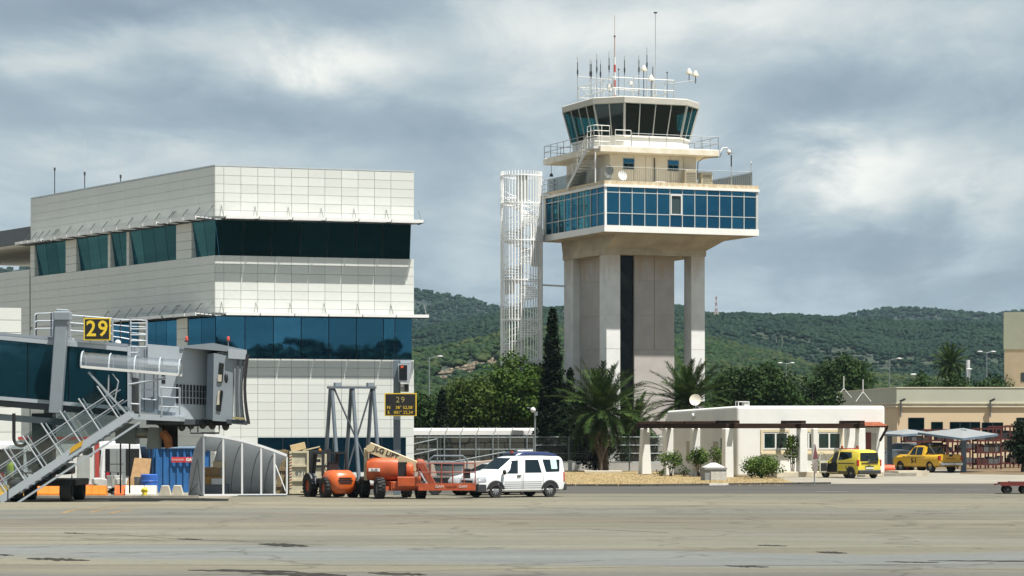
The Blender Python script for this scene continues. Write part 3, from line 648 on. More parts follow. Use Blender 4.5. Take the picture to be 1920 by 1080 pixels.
loft(MB(), gal, [(22.93, .12), (22.98, 0), (23.38, 0), (23.42, .05)]).build('gallery_slab', M('gallery_white', (.80, .77, .68), .65, var=.0, col2=(.66, .58, .42), scale=1.1, detail=9), tower)
oct_t = [(2.45, 2.0), (7.58, 2.0), (9.33, 3.75), (9.33, 9.6), (7.58, 11.35), (2.45, 11.35), (.7, 9.6), (.7, 3.75)]
loft(MB(), oct_t, [(23.43, .72), (24.3, .72), (24.3, .62), (24.42, .62)]).build('cab_base', twhite, tower)
CZ0, CZ1 = 24.42, 26.72; cabg = clear_mat('cab_glass', (.20, .56, .58), .03); cabg2 = glass_mat('cab_glass_dark', (.006, .016, .014), (.18, .24, .24), .22)
cabfr = M('cab_frame', (.42, .42, .39), .5, var=.08)
ob, ot = inset(oct_t, .66), inset(oct_t, .08)
for i, n in enumerate((4, 2, 4, 2, 4, 2, 4, 2)):
    j = (i + 1) % 8; b0, b1, t0, t1 = Vector(ob[i]), Vector(ob[j]), Vector(ot[i]), Vector(ot[j])
    for k in range(n):
        u, v = k / n, (k + 1) / n; e = .02
        q = [b0.lerp(b1, u + e), b0.lerp(b1, v - e), t0.lerp(t1, v - e), t0.lerp(t1, u + e)]; zs = (CZ0 + .03, CZ0 + .03, CZ1 - .02, CZ1 - .02)
        nrm = Vector((-(b1 - b0).y, (b1 - b0).x)).normalized() * .02; P = [Vector((*p, z)) for p, z in zip(q, zs)]
        MB().prism(P, (nrm.x, nrm.y, 0)).build('cab_window', cabg, tower)
        p0, p1 = b0.lerp(b1, u), t0.lerp(t1, u); w = .14 if k == 0 else .07
        MB().bar((*p0, CZ0), (*p1, CZ1), w, w * .9, up=(nrm.x, nrm.y, 0)).build('mullion', cabfr, tower)
loft(MB(), oct_t, [(26.70, .1), (26.74, 0), (27.14, -.02), (27.2, .05)]).build('cab_roof', M('cab_fascia', (.52, .50, .44), .6, var=.08), tower)
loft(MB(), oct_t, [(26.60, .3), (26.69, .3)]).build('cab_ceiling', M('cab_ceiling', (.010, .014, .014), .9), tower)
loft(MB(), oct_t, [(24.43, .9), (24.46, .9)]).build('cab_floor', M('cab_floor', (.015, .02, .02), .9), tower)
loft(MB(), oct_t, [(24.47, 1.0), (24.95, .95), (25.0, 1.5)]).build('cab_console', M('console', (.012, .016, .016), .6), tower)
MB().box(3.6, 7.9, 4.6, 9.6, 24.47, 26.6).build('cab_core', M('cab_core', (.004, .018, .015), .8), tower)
for x, y in ((2.1, 4.4), (3.4, 3.4)): MB().box(x, x + .5, y, y + .3, 25.0, 25.5).build('monitor', black, tower)
def railing(name, pts, z0, h, m, bars=2, post=1.2, pick=0, r=.022, closed=False, parent=tower, solid=None):
    pts = [Vector(p) for p in pts]; pts = pts + [pts[0]] if closed else pts; b = MB(); pk = MB()
    for p, q in zip(pts[:-1], pts[1:]):
        L = (q - p).length; n = max(1, round(L / post)); up = Vector((0, 0, 1))
        for i in range(n + 1):
            s = p.lerp(q, i / n); b.tube(s + up * z0, s + up * (z0 + h), r, 5)
        for k in range(bars): z = z0 + h * (k + 1) / bars; b.tube(p + up * z, q + up * z, r, 5)
        if pick:
            for i in range(int(L / pick)): s = p + (q - p) * ((i + .5) / int(L / pick)); pk.bar(s + up * (z0 + .08), s + up * (z0 + h), .014, .014)
    o = b.build(name, m, parent)
    if pick: pk.build('picket', m, o, kind='stuff')
    return o
railm = M('rail_grey', (.24, .26, .26), .5, .3); railw = M('rail_white', (.70, .69, .65), .5)
railing('roof_railing', [(.25, 11.4, 0), (.25, .3, 0), (12.0, .3, 0), (12.0, 11.3, 0)], 20.66, 1.15, M('rail_pale', (.26, .28, .27), .5, .3), 1, 1.9, .17, .015)
MB().box(.27, .29, 4.0, 11.3, 20.7, 21.78).build('mesh_screen', clear_mat('mesh_screen', (.62, .64, .62), .05, .5), tower)
MB().box(12.0, 12.02, .35, 11.2, 20.7, 21.75).build('mesh_screen', clear_mat('mesh_screen_b', (.55, .57, .55), .05, .5), tower)
railing('gallery_railing', [(2.6, 1.05, 0), (9.6, 1.05, 0), (9.6, 11.8, 0), (.15, 11.8, 0), (.15, 4.2, 0)], 23.42, .95, railm, 2, 1.35)
railing('cab_roof_railing', [(2.2, 3.6, 0), (7.2, 3.6, 0), (7.2, 10, 0), (2.2, 10, 0)], 27.2, 1.55, railw, 2, 1.6, 0, .03, True)
# white stair from the deck to the gallery, on the left face
st = MB(); A0, A1 = Vector((-.25, 6.4, 20.7)), Vector((-.25, 2.6, 23.3))
for dx in (0, .95): st.bar(A0 + Vector((dx, 0, 0)), A1 + Vector((dx, 0, 0)), .06, .26)
gs = st.build('gallery_stair', white, tower)
for k in range(14): p = A0.lerp(A1, (k + .5) / 14); MB().box(p.x, p.x + .95, p.y - .13, p.y + .13, p.z - .02, p.z + .02).build('tread', M('tread_tan', (.45, .42, .34), .8), gs)
for dx in (0, .95):
    h = MB()
    for k in range(1, 5): h.tube(A0 + Vector((dx, 0, k * .26)), A1 + Vector((dx, 0, k * .26)), .030, 5)
    for k in range(5): p = A0.lerp(A1, k / 4) + Vector((dx, 0, 0)); h.tube(p, p + Vector((0, 0, 1.05)), .025, 5)
    h.build('stair_rail', railw, gs)
MB().box(-.3, 1.0, 1.35, 2.6, 23.2, 23.34).build('landing', white, gs)
MB().tube((-.1, 1.5, 20.7), (-.1, 1.5, 23.2), .06, 8).build('landing_post', white, gs)
railing('landing_rail', [(-.25, 2.6, 0), (-.25, 1.4, 0), (1.0, 1.4, 0)], 23.34, 1.55, railw, 4, .65, 0, .028, parent=gs)
railing('landing_rail', [(1.3, 1.06, 0), (2.55, 1.06, 0)], 23.42, 1.15, railw, 3, 1.25, 0, .028, parent=gs)
MB().path([(4.9, 2.1, 22.75), (4.9, 2.08, 22.6), (4.9, 2.08, 20.9)], .05, 6).build('drain_pipe', M('pipe_dark', (.06, .06, .055), .6), tower)
MB().path([(8.45, 2.2, 21.3), (8.45, 2.1, 22.6), (8.7, 1.6, 22.85), (9.7, .95, 22.9), (9.8, .9, 23.2)], .035, 6).build('cable_pipe', M('pipe_grey2', (.12, .12, .11), .6), tower)
# weather mast and whip aerials on the cab roof
drk = M('antenna_dark', (.045, .05, .055), .5, .2); lit = M('antenna_grey', (.42, .44, .43), .5, .3)
def onroof(px, l): # local point at depth l of the roof that stands at that azimuth
    k = (px - CX) / FPX; c, s = math.cos(TH), math.sin(TH); r = (k * (K.y + c * l) - K.x + s * l) / (c - k * s); return Vector((r, l, 0))
def zof(p, py): return CAMZ + (HOR - py) * (K.y + math.sin(TH) * p.x + math.cos(TH) * p.y) / FPX
for px, yt, l in ((1083, 107, 9.4), (1106.5, 111, 9.2), (1108.8, 113, 7.2), (1119, 101, 7.8), (1126, 112, 8.6), (1142, 97, 7.0), (1171, 104, 6.0), (1198, 104, 5.0), (1213, 89, 6.5), (1224, 124, 4.4)):
    p = onroof(px, l); zt = zof(p, yt); zb = 27.19
    o = MB().tube(p + Vector((0, 0, zb)), p + Vector((0, 0, zt)), .028, 5).build('whip_antenna', lit, tower); z = zt - (zt - zb) * .28
    MB().tube(p + Vector((0, 0, z - .45)), p + Vector((0, 0, z + .65)), .032, 6).build('radome', drk, o)
    MB().tube(p + Vector((0, 0, z - .25)), p + Vector((0, 0, z + .08)), .06, 6).build('collar', drk, o)
p = onroof(1229, 7.5); o = MB().tube(p + Vector((0, 0, 27.19)), p + Vector((0, 0, zof(p, 24))), .03, 6).build('whip_antenna', M('pole_pale', (.5, .52, .52), .4, .3), tower)
MB().box(p.x - .13, p.x + .13, p.y - .05, p.y + .05, zof(p, 25), zof(p, 22.5)).build('tip', drk, o)
for px, py, l in ((1160, 130, 6), (1188, 146, 5), (1251, 136, 5.5)):
    p = onroof(px, l); z = zof(p, py); MB().tube(p + Vector((0, 0, 27.19)), p + Vector((0, 0, z)), .022, 5).sphere(p + Vector((0, 0, z)), .07, 8, 6).build('obstacle_lamp', drk, tower)
for px, py, l in ((1207, 128, 4.6), (1221, 146, 4.3), (1292, 134, 6), (1304, 138, 6)):
    p = onroof(px, l); z = zof(p, py); o = MB().tube(p + Vector((0, 0, z - (.75 if px > 1250 else z - 27.2))), p + Vector((0, 0, z - .2)), .03, 6).build('lamp_stem', drk, tower)
    MB().lathe([(.07, .22), (.12, .14), (.25, -.14), (.24, -.2), (.02, -.2)], 12, p + Vector((0, 0, z))).build('lamp_shade', M('lamp_cream', (.75, .70, .55), .4), o, 40)
pa, pb = onroof(1255, 5.0), onroof(1306, 6.0); MB().tube(pa + Vector((0, 0, zof(pa, 158))), pb + Vector((0, 0, zof(pb, 150))), .04, 6).build('lamp_arm', lit, tower)
pa, pb = onroof(1083, 9.4), onroof(1150, 7.4); MB().tube(pa + Vector((0, 0, zof(pa, 143))), pb + Vector((0, 0, zof(pb, 150))), .03, 6).build('aerial_crossbar', railw, tower)
pa, pb = onroof(1084, 9.4), onroof(1107, 9.2); MB().path([pa + Vector((0, 0, 27.2)), pa + Vector((0, 0, zof(pa, 170))), pa.lerp(pb, .3) + Vector((0, 0, zof(pa, 168))), pb + Vector((0, 0, zof(pb, 170)))], .03, 6).build('aerial_crossbar', lit, tower)
ar = random.Random(3)
for k in range(9):
    p = onroof(ar.uniform(1110, 1250), ar.uniform(3.6, 9)); h = ar.uniform(.5, 2.2); o = MB().tube(p + Vector((0, 0, 27.19)), p + Vector((0, 0, 27.2 + h)), .02, 5).build('aerial_post', lit, tower)
    if k % 3 == 0: MB().box(p.x - .16, p.x + .16, p.y - .1, p.y + .1, 27.2 + h, 27.5 + h * .9 + .12).build('junction_box', railw, o)
for a, b_, za, zb in ((1120, 1150, 27.9, 28.3), (1170, 1215, 28.2, 27.8), (1185, 1250, 27.6, 27.9), (1130, 1180, 28.0, 27.5)):
    pa, pb = onroof(a, 6.5), onroof(b_, 5.0); MB().tube(pa + Vector((0, 0, za)), pb + Vector((0, 0, zb)), .025, 5).build('aerial_crossbar', lit, tower)
# red and white lattice-coloured mast
p = onroof(1152.5, 6.2); pm_ = tower.matrix_basis if False else None
c, s = math.cos(TH), math.sin(TH); wp = Vector((K.x + c * p.x - s * p.y, K.y + s * p.x + c * p.y, 27.19))
mast = root('antenna_mast', 'tall mast banded red and white on the tower cab roof', 'mast', wp)
z0 = 0; zt = zof(p, 107) - 27.19
for k in range(6): MB().tube((0, 0, zt * k / 6), (0, 0, zt * (k + 1) / 6), .085, 10).build('mast_section', M('mast_red', (.42, .06, .04), .5) if k % 2 == 0 else white, mast)
MB().tube((0, 0, zt), (0, 0, zof(p, 68) - 27.19), .05, 6).tube((0, 0, zof(p, 68) - 27.19), (0, 0, zof(p, 28) - 27.19), .022, 5).build('whip', M('mast_pale', (.5, .36, .33), .5), mast)
MB().sphere((0, 0, zof(p, 68) - 27.19), .08, 8, 6).build('joint', drk, mast)
def tw_pt(r, l, z): return Vector((K.x + c * r - s * l, K.y + s * r + c * l, z))
# things standing on the tower's deck
def dish(name, label, pos, rz, rad, tilt=20, m=white, group=None):
    d = root(name, label, 'satellite dish', pos, rz, group)
    prof = [(rad * t, .22 * rad * t * t) for t in (0.02, .3, .55, .8, 1)]
    MB().lathe(prof + [(rad * 1.02, .23 * rad), (rad, .19 * rad)] + [(rad * t, .22 * rad * t * t - .02) for t in (.7, .3, .02)], 20).build('reflector', m, d, 40, loc=(0, 0, rad + .35), rot=(R_(90 - tilt), 0, 0))
    MB().tube((0, .06, 0), (0, .1, rad + .3), .035, 6).box(-.2, .2, -.1, .3, 0, .05).build('stand', gsteel, d)
    a = R_(90 - tilt); MB().tube((0, -.02, .4), (0, -rad * .9, rad * 1.25), .014, 5).sphere((0, -rad * .9, rad * 1.25), .05, 8, 5).build('feed_horn', gsteel, d)
    return d
dish('satellite_dish', 'grey satellite dish seen edge-on at the tower deck corner', tw_pt(.75, .75, 20.66), TH + R_(-70), .45, 10, M('dish_grey', (.28, .29, .28), .5))
dish('satellite_dish', 'white satellite dish facing forward on the tower deck', tw_pt(1.65, .65, 20.5), TH + R_(5), .36, 15)
def ac_unit(label, pos, rz, w, h, dp, m, fan=True):
    a = root('air_conditioner', label, 'air conditioner', pos, rz); MB().box(-w / 2, w / 2, 0, dp, .06, h).build('casing', m, a, bevel=.02)
    MB().box(-w / 2 + .05, -w / 2 + .12, .05, dp - .05, 0, .06).box(w / 2 - .12, w / 2 - .05, .05, dp - .05, 0, .06).build('feet', gsteel, a)
    for k in range(7):
        if not fan: MB().box(-w / 2 + .08, w / 2 - .08, -.012, -.001, h * .18 + k * h * .1, h * .18 + k * h * .1 + h * .05).build('louvre', M('louvre_dark', (.14, .13, .10), .6), a)
    if fan:
        MB().lathe([(min(w, h) * .36, -.012), (min(w, h) * .36, -.001), (.01, -.001)], 20, (0, 0, h * .55), 'y').build('fan_grille', M('grille_dark', (.10, .10, .09), .6), a)
    return a
ac_unit('tan louvred air conditioner beside the upper room on the tower deck', tw_pt(7.5, 1.3, 20.66), TH, .95, 1.25, .6, M('ac_tan', (.40, .36, .26), .6), False)
ac_unit('tall cream air conditioner at the right end of the upper room on the tower', tw_pt(8.95, 1.6, 20.66), TH, .9, 1.15, .6, M('ac_cream', (.55, .51, .38), .6), False)
ac_unit('low white condenser below the black pipe on the tower deck', tw_pt(4.85, .9, 20.5), TH, .8, .42, .4, white)
pl = root('antenna_pole', 'dark slim aerial pole near the right end of the tower deck', 'antenna', tw_pt(10.4, .5, 20.6), TH)
MB().tube((0, 0, 0), (0, 0, 2.9), .03, 6).build('pole', lit, pl); MB().tube((0, 0, 1.6), (0, 0, 2.4), .05, 6).tube((0, 0, 2.55), (.2, 0, 2.55), .02, 5).build('aerial', drk, pl)
pl = root('antenna_pole', 'thin short aerial pole at the rightmost corner of the tower deck', 'antenna', tw_pt(11.95, .35, 20.6), TH)
MB().tube((0, 0, 0), (0, 0, 1.9), .025, 6).build('pole', lit, pl); MB().sphere((0, 0, 1.9), .07, 8, 6).build('tip', white, pl)
cm = root('security_camera', 'white dome camera on a bent arm at the gallery end', 'camera', tw_pt(9.75, 1.0, 23.3), TH)
MB().path([(0, 0, 0), (.2, 0, .28), (.55, 0, .3), (.7, 0, .1)], .05, 8).build('arm', white, cm, 40); MB().sphere((.7, 0, 0), .17, 12, 8).build('dome', white, cm, 60); MB().sphere((.7, 0, -.1), .11, 10, 6).build('lens', black, cm, 60)
hb = root('pendant_lamp', 'small dark lamp hanging below the gallery left end', 'lamp', tw_pt(.35, 10.9, 22.0), TH)
MB().tube((0, 0, .2), (0, 0, .95), .02, 5).build('cord', drk, hb); MB().lathe([(.03, .25), (.1, .2), (.16, 0), (.01, -.02)], 10).build('shade', drk, hb)

# ================================================================ SPIRAL STAIR TOWER
SPC = Vector(((977.5 - CX) * 202.5 / FPX, 202.5, 0)); ZT = 22.35; RAD = 1.55
spiral = root('spiral_stair_tower', 'white cylindrical cage of upright bars around a spiral stair beside the tower', 'stair tower', SPC, 0)
cagew = M('cage_white', (.98, .98, .96), .5, var=.04)
bar = MB().tube((0, 0, 0), (0, 0, ZT), .042, 6).mesh('cage_bar', cagew)
for k in range(40):
    a = 2 * math.pi * k / 40; inst('cage_bar', bar, spiral, (RAD * math.cos(a), RAD * math.sin(a), 0), (0, 0, a))
ringm = MB().lathe([(RAD - .06, -.04), (RAD + .04, -.04), (RAD + .04, .04), (RAD - .06, .04), (RAD - .06, -.04)], 44).mesh('cage_ring', cagew)
for z in (.3, 2.6, 5.1, 8.1, 11.1, 14.1, 17.1, 19.9, ZT - .35): inst('cage_ring', ringm, spiral, (0, 0, z))
MB().tube((0, 0, 0), (0, 0, ZT - 1), .14, 10).build('central_pole', cagew, spiral, 40)
tm = MB().prism([(.12, -.05, 0), (1.42, -.30, 0), (1.42, .30, 0), (.12, .05, 0)], (0, 0, .09)).mesh('tread', cagew)
nt_ = 108
for k in range(nt_): inst('tread', tm, spiral, (0, 0, .2 + 20.3 * k / nt_), (0, 0, R_(150) + k * R_(24)))
for rr_, dz in ((1.44, 1.0), (1.44, .5)):
    MB().path([(rr_ * math.cos(R_(150) + k * R_(24)), rr_ * math.sin(R_(150) + k * R_(24)), .2 + 20.3 * k / nt_ + dz) for k in range(nt_)], .028, 5).build('handrail', cagew, spiral)
stc2 = M('sheet_white', (.74, .75, .74), .45, var=.04)
for a0, a1, z0, z1 in ((-105, -70, 19.9, 22.0), (-60, -12, 15.1, 18.2), (-150, -110, 13.0, 14.3)):
    MB().lathe([(RAD - .12, z0), (RAD - .09, z0), (RAD - .09, z1), (RAD - .12, z1), (RAD - .12, z0)], 10, a0=R_(a0), a1=R_(a1)).build('infill_sheet', stc2, spiral)
for z, n in ((20.6, 1),):
    for k in range(4): MB().box(1.5, 2.6, -.5 + .0, -.46, z + .35 * k, z + .35 * k + .05).build('bridge_rail', cagew, spiral)
    MB().box(1.3, 2.6, -.55, .55, z - .12, z).build('bridge_deck', cagew, spiral)
    for x in (1.7, 2.1, 2.5): MB().box(x, x + .04, -.5, -.46, z, z + 1.1).build('bridge_post', cagew, spiral)
MB().box(RAD - .28, RAD + .08, .1, .5, 0, 18.0).build('support_column', M('strip_white', (.58, .58, .54), .6), spiral)
MB().tube((RAD, -.2, 13.75), (RAD + 1.9, -.2, 13.65), .07, 8).build('tie_strut', white, spiral)
# ================================================================ frame helper: local axes of a building from where it stands
class Frame:
    def __init__(s, px, d, deg): s.o = G(px, d); s.th = R_(deg); s.c, s.s = math.cos(s.th), math.sin(s.th)
    def r(s, px, l=0.0): k = (px - CX) / FPX; return (k * (s.o.y + s.c * l) - s.o.x + s.s * l) / (s.c - k * s.s)
    def l(s, px, r=0.0): k = (px - CX) / FPX; return (k * (s.o.y + s.s * r) - s.o.x - s.c * r) / (-s.s - k * s.c)
    def z(s, py, r, l=0.0): return CAMZ + (HOR - py) * (s.o.y + s.s * r + s.c * l) / FPX
    def pt(s, r, l, z=0.0): return Vector((s.o.x + s.c * r - s.s * l, s.o.y + s.s * r + s.c * l, z))
# ================================================================ WHITE BUNGALOW
F = Frame(1382, 158.7, 20)
bung = root('white_bungalow', 'low whitewashed flat roofed bungalow with brown timber pergola', 'building', F.o, F.th)
lime = M('limewash', (.71, .705, .67), .8, var=.04, scale=1.2, bump=.25, bscale=7, detail=8)
fa, fb = F.r(1660), 10.6
o = MB().hexa([(0, 0, 0), (fa, 0, 0), (fa, fb, 0), (0, fb, 0), (0, 0, 4.24), (fa, 0, 4.27), (fa, fb, 4.05), (0, fb, 4.0)]).build('wall', lime, bung)
b = o.modifiers.new('bevel', 'BEVEL'); b.width = .16; b.segments = 3; b.limit_method = 'ANGLE'
terr = M('terrace_stone', (.52, .46, .35), .85, var=.2, scale=1.2)
MB().box(1.6, fa - 1.2, -2.1, -.02, 0, .34).build('terrace', terr, bung, bevel=.03)
MB().box(fa - 1.15, fa + 1.2, -1.7, -.02, 0, .2).build('step', M('grey_step', (.26, .24, .20), .85, var=.2), bung); MB().box(fa + .2, fa + 2.3, -1.3, .4, 0, .32).build('step', terr, bung)
surr = M('cream_surround', (.62, .53, .36), .75, var=.06)
wglass = glass_mat('bungalow_glass', (.010, .022, .020), (.35, .45, .42), .14)
def bwin(p0, p1, y0, y1, s0, s1, sy0, sy1):
    a, b2 = F.r(p0), F.r(p1); z1, z0 = F.z(y0, a), F.z(y1, a); A, B_ = F.r(s0), F.r(s1); Z1, Z0 = F.z(sy0, A), F.z(sy1, A)
    w = MB(); 
    for q in ((A, a - .09, Z0, Z1), (b2 + .09, B_, Z0, Z1), (a - .088, b2 + .088, z1 + .09, Z1), (a - .088, b2 + .088, Z0, z0 - .16)): w.box(q[0], q[1], -.05, .1, q[2], q[3])
    sr = w.build('window_surround', surr, bung)
    fr = MB(); t = .055
    for q in ((a - .085, b2 + .085, z1, z1 + .085), (a - .085, b2 + .085, z0 - .085, z0), (a - .085, a, z0 + .001, z1 - .001), (b2, b2 + .085, z0 + .001, z1 - .001), ((a + b2) / 2 - .05, (a + b2) / 2 + .05, z0 + .001, z1 - .001)): fr.box(q[0], q[1], -.03, .1, q[2], q[3])
    win = fr.build('window', white, bung); MB().box(A, B_, -.14, -.052, Z0 - .02, Z0 + .09).build('sill', surr, win)
    for u, v in ((a, (a + b2) / 2 - .05), ((a + b2) / 2 + .05, b2)): MB().box(u + .005, v - .005, -.012, .03, z0 + .005, z1 - .005).build('pane', wglass, win)
bwin(1433, 1475, 813, 840, 1426, 1480, 805, 851); bwin(1509, 1522.5, 813, 840, 1503, 1526, 805, 851); bwin(1535, 1574, 813, 840, 1530, 1580, 805, 851)
wood = M('dark_timber', (.034, .020, .014), .85, var=.35, scale=2, stretch=(.4, 4, 4), spec=.1)
pl_ = -1.95; r1 = F.r(1364, pl_); pz0, pz1 = 2.90, 3.19
def pillar(r, l, z0, w0, w1, z1=2.9): a, b2 = w0 / 2, w1 / 2; MB().rings([[(r - a, l - a, z0), (r + a, l - a, z0), (r + a, l + a, z0), (r - a, l + a, z0)], [(r - b2, l - b2, z1), (r + b2, l - b2, z1), (r + b2, l + b2, z1), (r - b2, l + b2, z1)]]).build('pergola_pillar', lime, bung, bevel=.03)
pillar(r1, pl_, 0, .56, .50); pillar(F.r(1503.5, pl_), pl_, .3, .52, .50); pillar(F.r(1613, pl_), pl_, .1, .52, .46)
pillar(F.r(1527, -1.0), -1.0, .3, .2, .34); pillar(F.r(1588, -.9), -.9, .3, .2, .28)
for px in (1303, 1253): pillar(r1, F.l(px, r1), 0, .5, .5)
pillar(r1, F.l(1209, r1), 0, .66, .44)
lend = F.l(1196, r1)
MB().box(r1 - .12, F.r(1620, pl_), pl_ - .1, pl_ + .1, pz0, pz1).build('pergola_beam', wood, bung); MB().box(r1 - .12, r1 + .1, pl_ + .11, lend, pz0, pz1).build('pergola_beam', wood, bung)
for px in (1372, 1496, 1606): x = F.r(px, pl_); MB().box(x - .16, x + .16, pl_ - .75, -.005, pz1 + .003, pz1 + .17).build('rafter', wood, bung)
for px in (1303, 1253, 1216): l = F.l(px, r1); MB().box(r1 - .7, -.005, l - .13, l + .13, pz1 + .003, pz1 + .14).build('rafter', wood, bung)
for x in range(4): l = F.l(1330, r1) + 0; 
# porch: door, tiled hood
dr, drz = F.r(1626), F.z(840, F.r(1626)); MB().box(F.r(1620), F.r(1633), -.03, .05, .34, 2.65).build('door', M('dark_red_door', (.13, .02, .012), .5, var=.2), bung)
MB().box(F.r(1634), F.r(1643), -.012, .05, .34, 2.6).build('door_recess', M('recess_grey', (.42, .40, .36), .8), bung)
tile = M('roof_tile', (.40, .12, .055), .75, var=.3, scale=4, rnd=.15); ha, hb_ = F.r(1616, -.5), F.r(1658, -.5)
hood = MB().hexa([(ha, -1.0, 2.95), (hb_, -1.0, 2.95), (hb_, 0, 3.12), (ha, 0, 3.12), (ha, -1.0, 3.0), (hb_, -1.0, 3.0), (hb_, 0, 3.26), (ha, 0, 3.26)]).build('tiled_hood', wood, bung)
tmesh = MB().lathe([(.075, 0), (.055, .42)], 6, axis='y', a0=0, a1=math.pi).lathe([(.06, 0), (.04, .42)], 6, axis='y', a0=0, a1=math.pi).mesh('roof_tile', tile)
for i in range(9):
    for j in range(3): inst('roof_tile', tmesh, hood, (ha + .08 + (hb_ - ha - .16) * i / 8, -1.05 + .36 * j, 3.0 + .085 * j), (R_(13), 0, 0))
MB().bar((hb_ - .05, -.95, 2.93), (hb_ - .05, -.05, 2.15), .1, .12).build('bracket', wood, bung)
lw = F.l(1301, 0); MB().sphere((-.06, lw, F.z(780, 0, lw)), .17, 12, 8, (.6, 1, 1)).build('bulkhead_lamp', white, bung, 60)
MB().box(-.03, 0.05, F.l(1355, 0) - .25, F.l(1355, 0) + .25, .7, 2.3).build('shutter', M('shutter_green', (.03, .05, .04), .6), bung)
for px in (1340, 1290): l = F.l(px + 2, 0); MB().box(-.012, .05, l - .4, l + .4, .8, 2.1).build('window_recess', M('recess_tan', (.42, .38, .30), .8), bung)
# roof things
dd = F.pt(.7, F.l(1304, .7), 4.0); dish('satellite_dish', 'cream satellite dish on the flat roof of the white bungalow', (dd.x, dd.y, 3.95), R_(-12), .36, 12, M('dish_cream', (.70, .64, .52), .5))
bx = F.pt(F.r(1392, 1.2), 1.2, 4.2); v = root('roof_vent', 'small white box frame on the bungalow roof corner', 'vent', (bx.x, bx.y, 4.18), F.th)
b = MB(); 
for x in (-.36, .33):
    for y in (-.2, .2): b.box(x, x + .04, y, y + .04, 0, .34)
b.box(-.36, .37, -.2, .24, .3, .345); v2 = b.build('frame', white, v); MB().box(.05, .33, -.16, .2, .01, .29).build('box', M('vent_grey', (.4, .4, .38), .6), v)

# ================================================================ BUILDINGS AT THE RIGHT
FB = Frame(1682, 230, 3); bb = root('long_terminal_annex', 'long low peach building with grey green parapet behind the carport', 'building', FB.o, FB.th)
peach = M('peach_render', (.64, .50, .33), .8, var=.05, scale=.3); gg = M('grey_green_band', (.44, .45, .36), .7, var=.06, scale=.3)
loft(MB(), [(0, 0), (22, 0), (22, 40), (0, 40)], [(0, 0), (4.68, 0)]).build('wall', peach, bb); loft(MB(), [(-.05, -.05), (22, -.05), (22, 40), (-.05, 40)], [(5.08, 0), (6.34, 0)]).build('parapet', gg, bb)
loft(MB(), [(0, 0), (22, 0), (22, 40), (0, 40)], [(4.681, -.14), (4.78, -.14), (4.785, .02), (4.98, .02), (4.985, -.14), (5.079, -.14)]).build('cornice', M('cornice_cream', (.62, .57, .44), .7), bb)
loft(MB(), [(-.05, -.05), (22, -.05), (22, 40), (-.05, 40)], [(6.341, -.04), (6.42, -.04)]).build('coping', M('coping_cream', (.66, .62, .48), .7), bb)
for a, b2, y0, y1 in ((1703, 1733, 783, 812), (1746, 1768, 791, 812), (1781, 1838, 791, 812), (1841, 1881, 792, 812), (1906, 1935, 783, 815)):
    x0, x1 = FB.r(a), FB.r(b2); z1, z0 = FB.z(y0, x0), FB.z(y1, x0); w = MB().box(x0, x1, -.03, .02, z0, z1).build('window', mull, bb)
    n = max(1, round((x1 - x0) / 1.0))
    for k in range(n): MB().box(x0 + (x1 - x0) * k / n + .05, x0 + (x1 - x0) * (k + 1) / n - .05, -.045, -.031, z0 + .05, z1 - .05).build('pane', bglass_up, w)
for px in (1690, 1858):
    x = FB.r(px, -.3); z = FB.z(750, x); o = MB().tube((x, -.15, z - .1), (x, -.15, z - 1.5), .06, 6).build('wall_lamp', gsteel, bb); MB().bar((x - .1, -.3, z - .12), (x + .3, -.5, z + .08), .3, .16).build('lamp_head', M('lamp_dark', (.05, .05, .05), .5), o)
FT = Frame(1883, 262, -13); tb = root('tall_side_building', 'tall plain grey green and brown building cut off by the frame edge', 'building', FT.o, FT.th)
loft(MB(), [(0, 0), (14, 0), (14, 20), (0, 20)], [(0, 0), (10.6, 0)]).build('lower_wall', M('brown_render', (.34, .27, .18), .8, var=.06), tb); loft(MB(), [(0, 0), (14, 0), (14, 20), (0, 20)], [(10.601, -.06), (14.25, -.06)]).build('upper_wall', M('olive_cladding', (.26, .265, .20), .7, var=.05), tb)
MB().box(FT.r(1914), FT.r(1926), -.03, .05, 7.4, 8.3).build('window', mull, tb)
for px, d, lab in ((1582, 236, 'white tripod aerial on the parapet nearer the big dark tree'), (1618, 228, 'white tripod aerial on the parapet just left of the building corner')):
    p = W(px, 735 if px < 1600 else 742, d); a = root('tripod_aerial', lab, 'antenna', (p.x, p.y, p.z - .35)); MB().tube((0, 0, .55), (0, 0, 1.75), .05, 6).build('mast', white, a)
    for ang in (90, 210, 330): MB().tube((0, 0, .7), (.75 * math.cos(R_(ang)), .75 * math.sin(R_(ang)), -.15), .025, 5).build('leg', white, a)
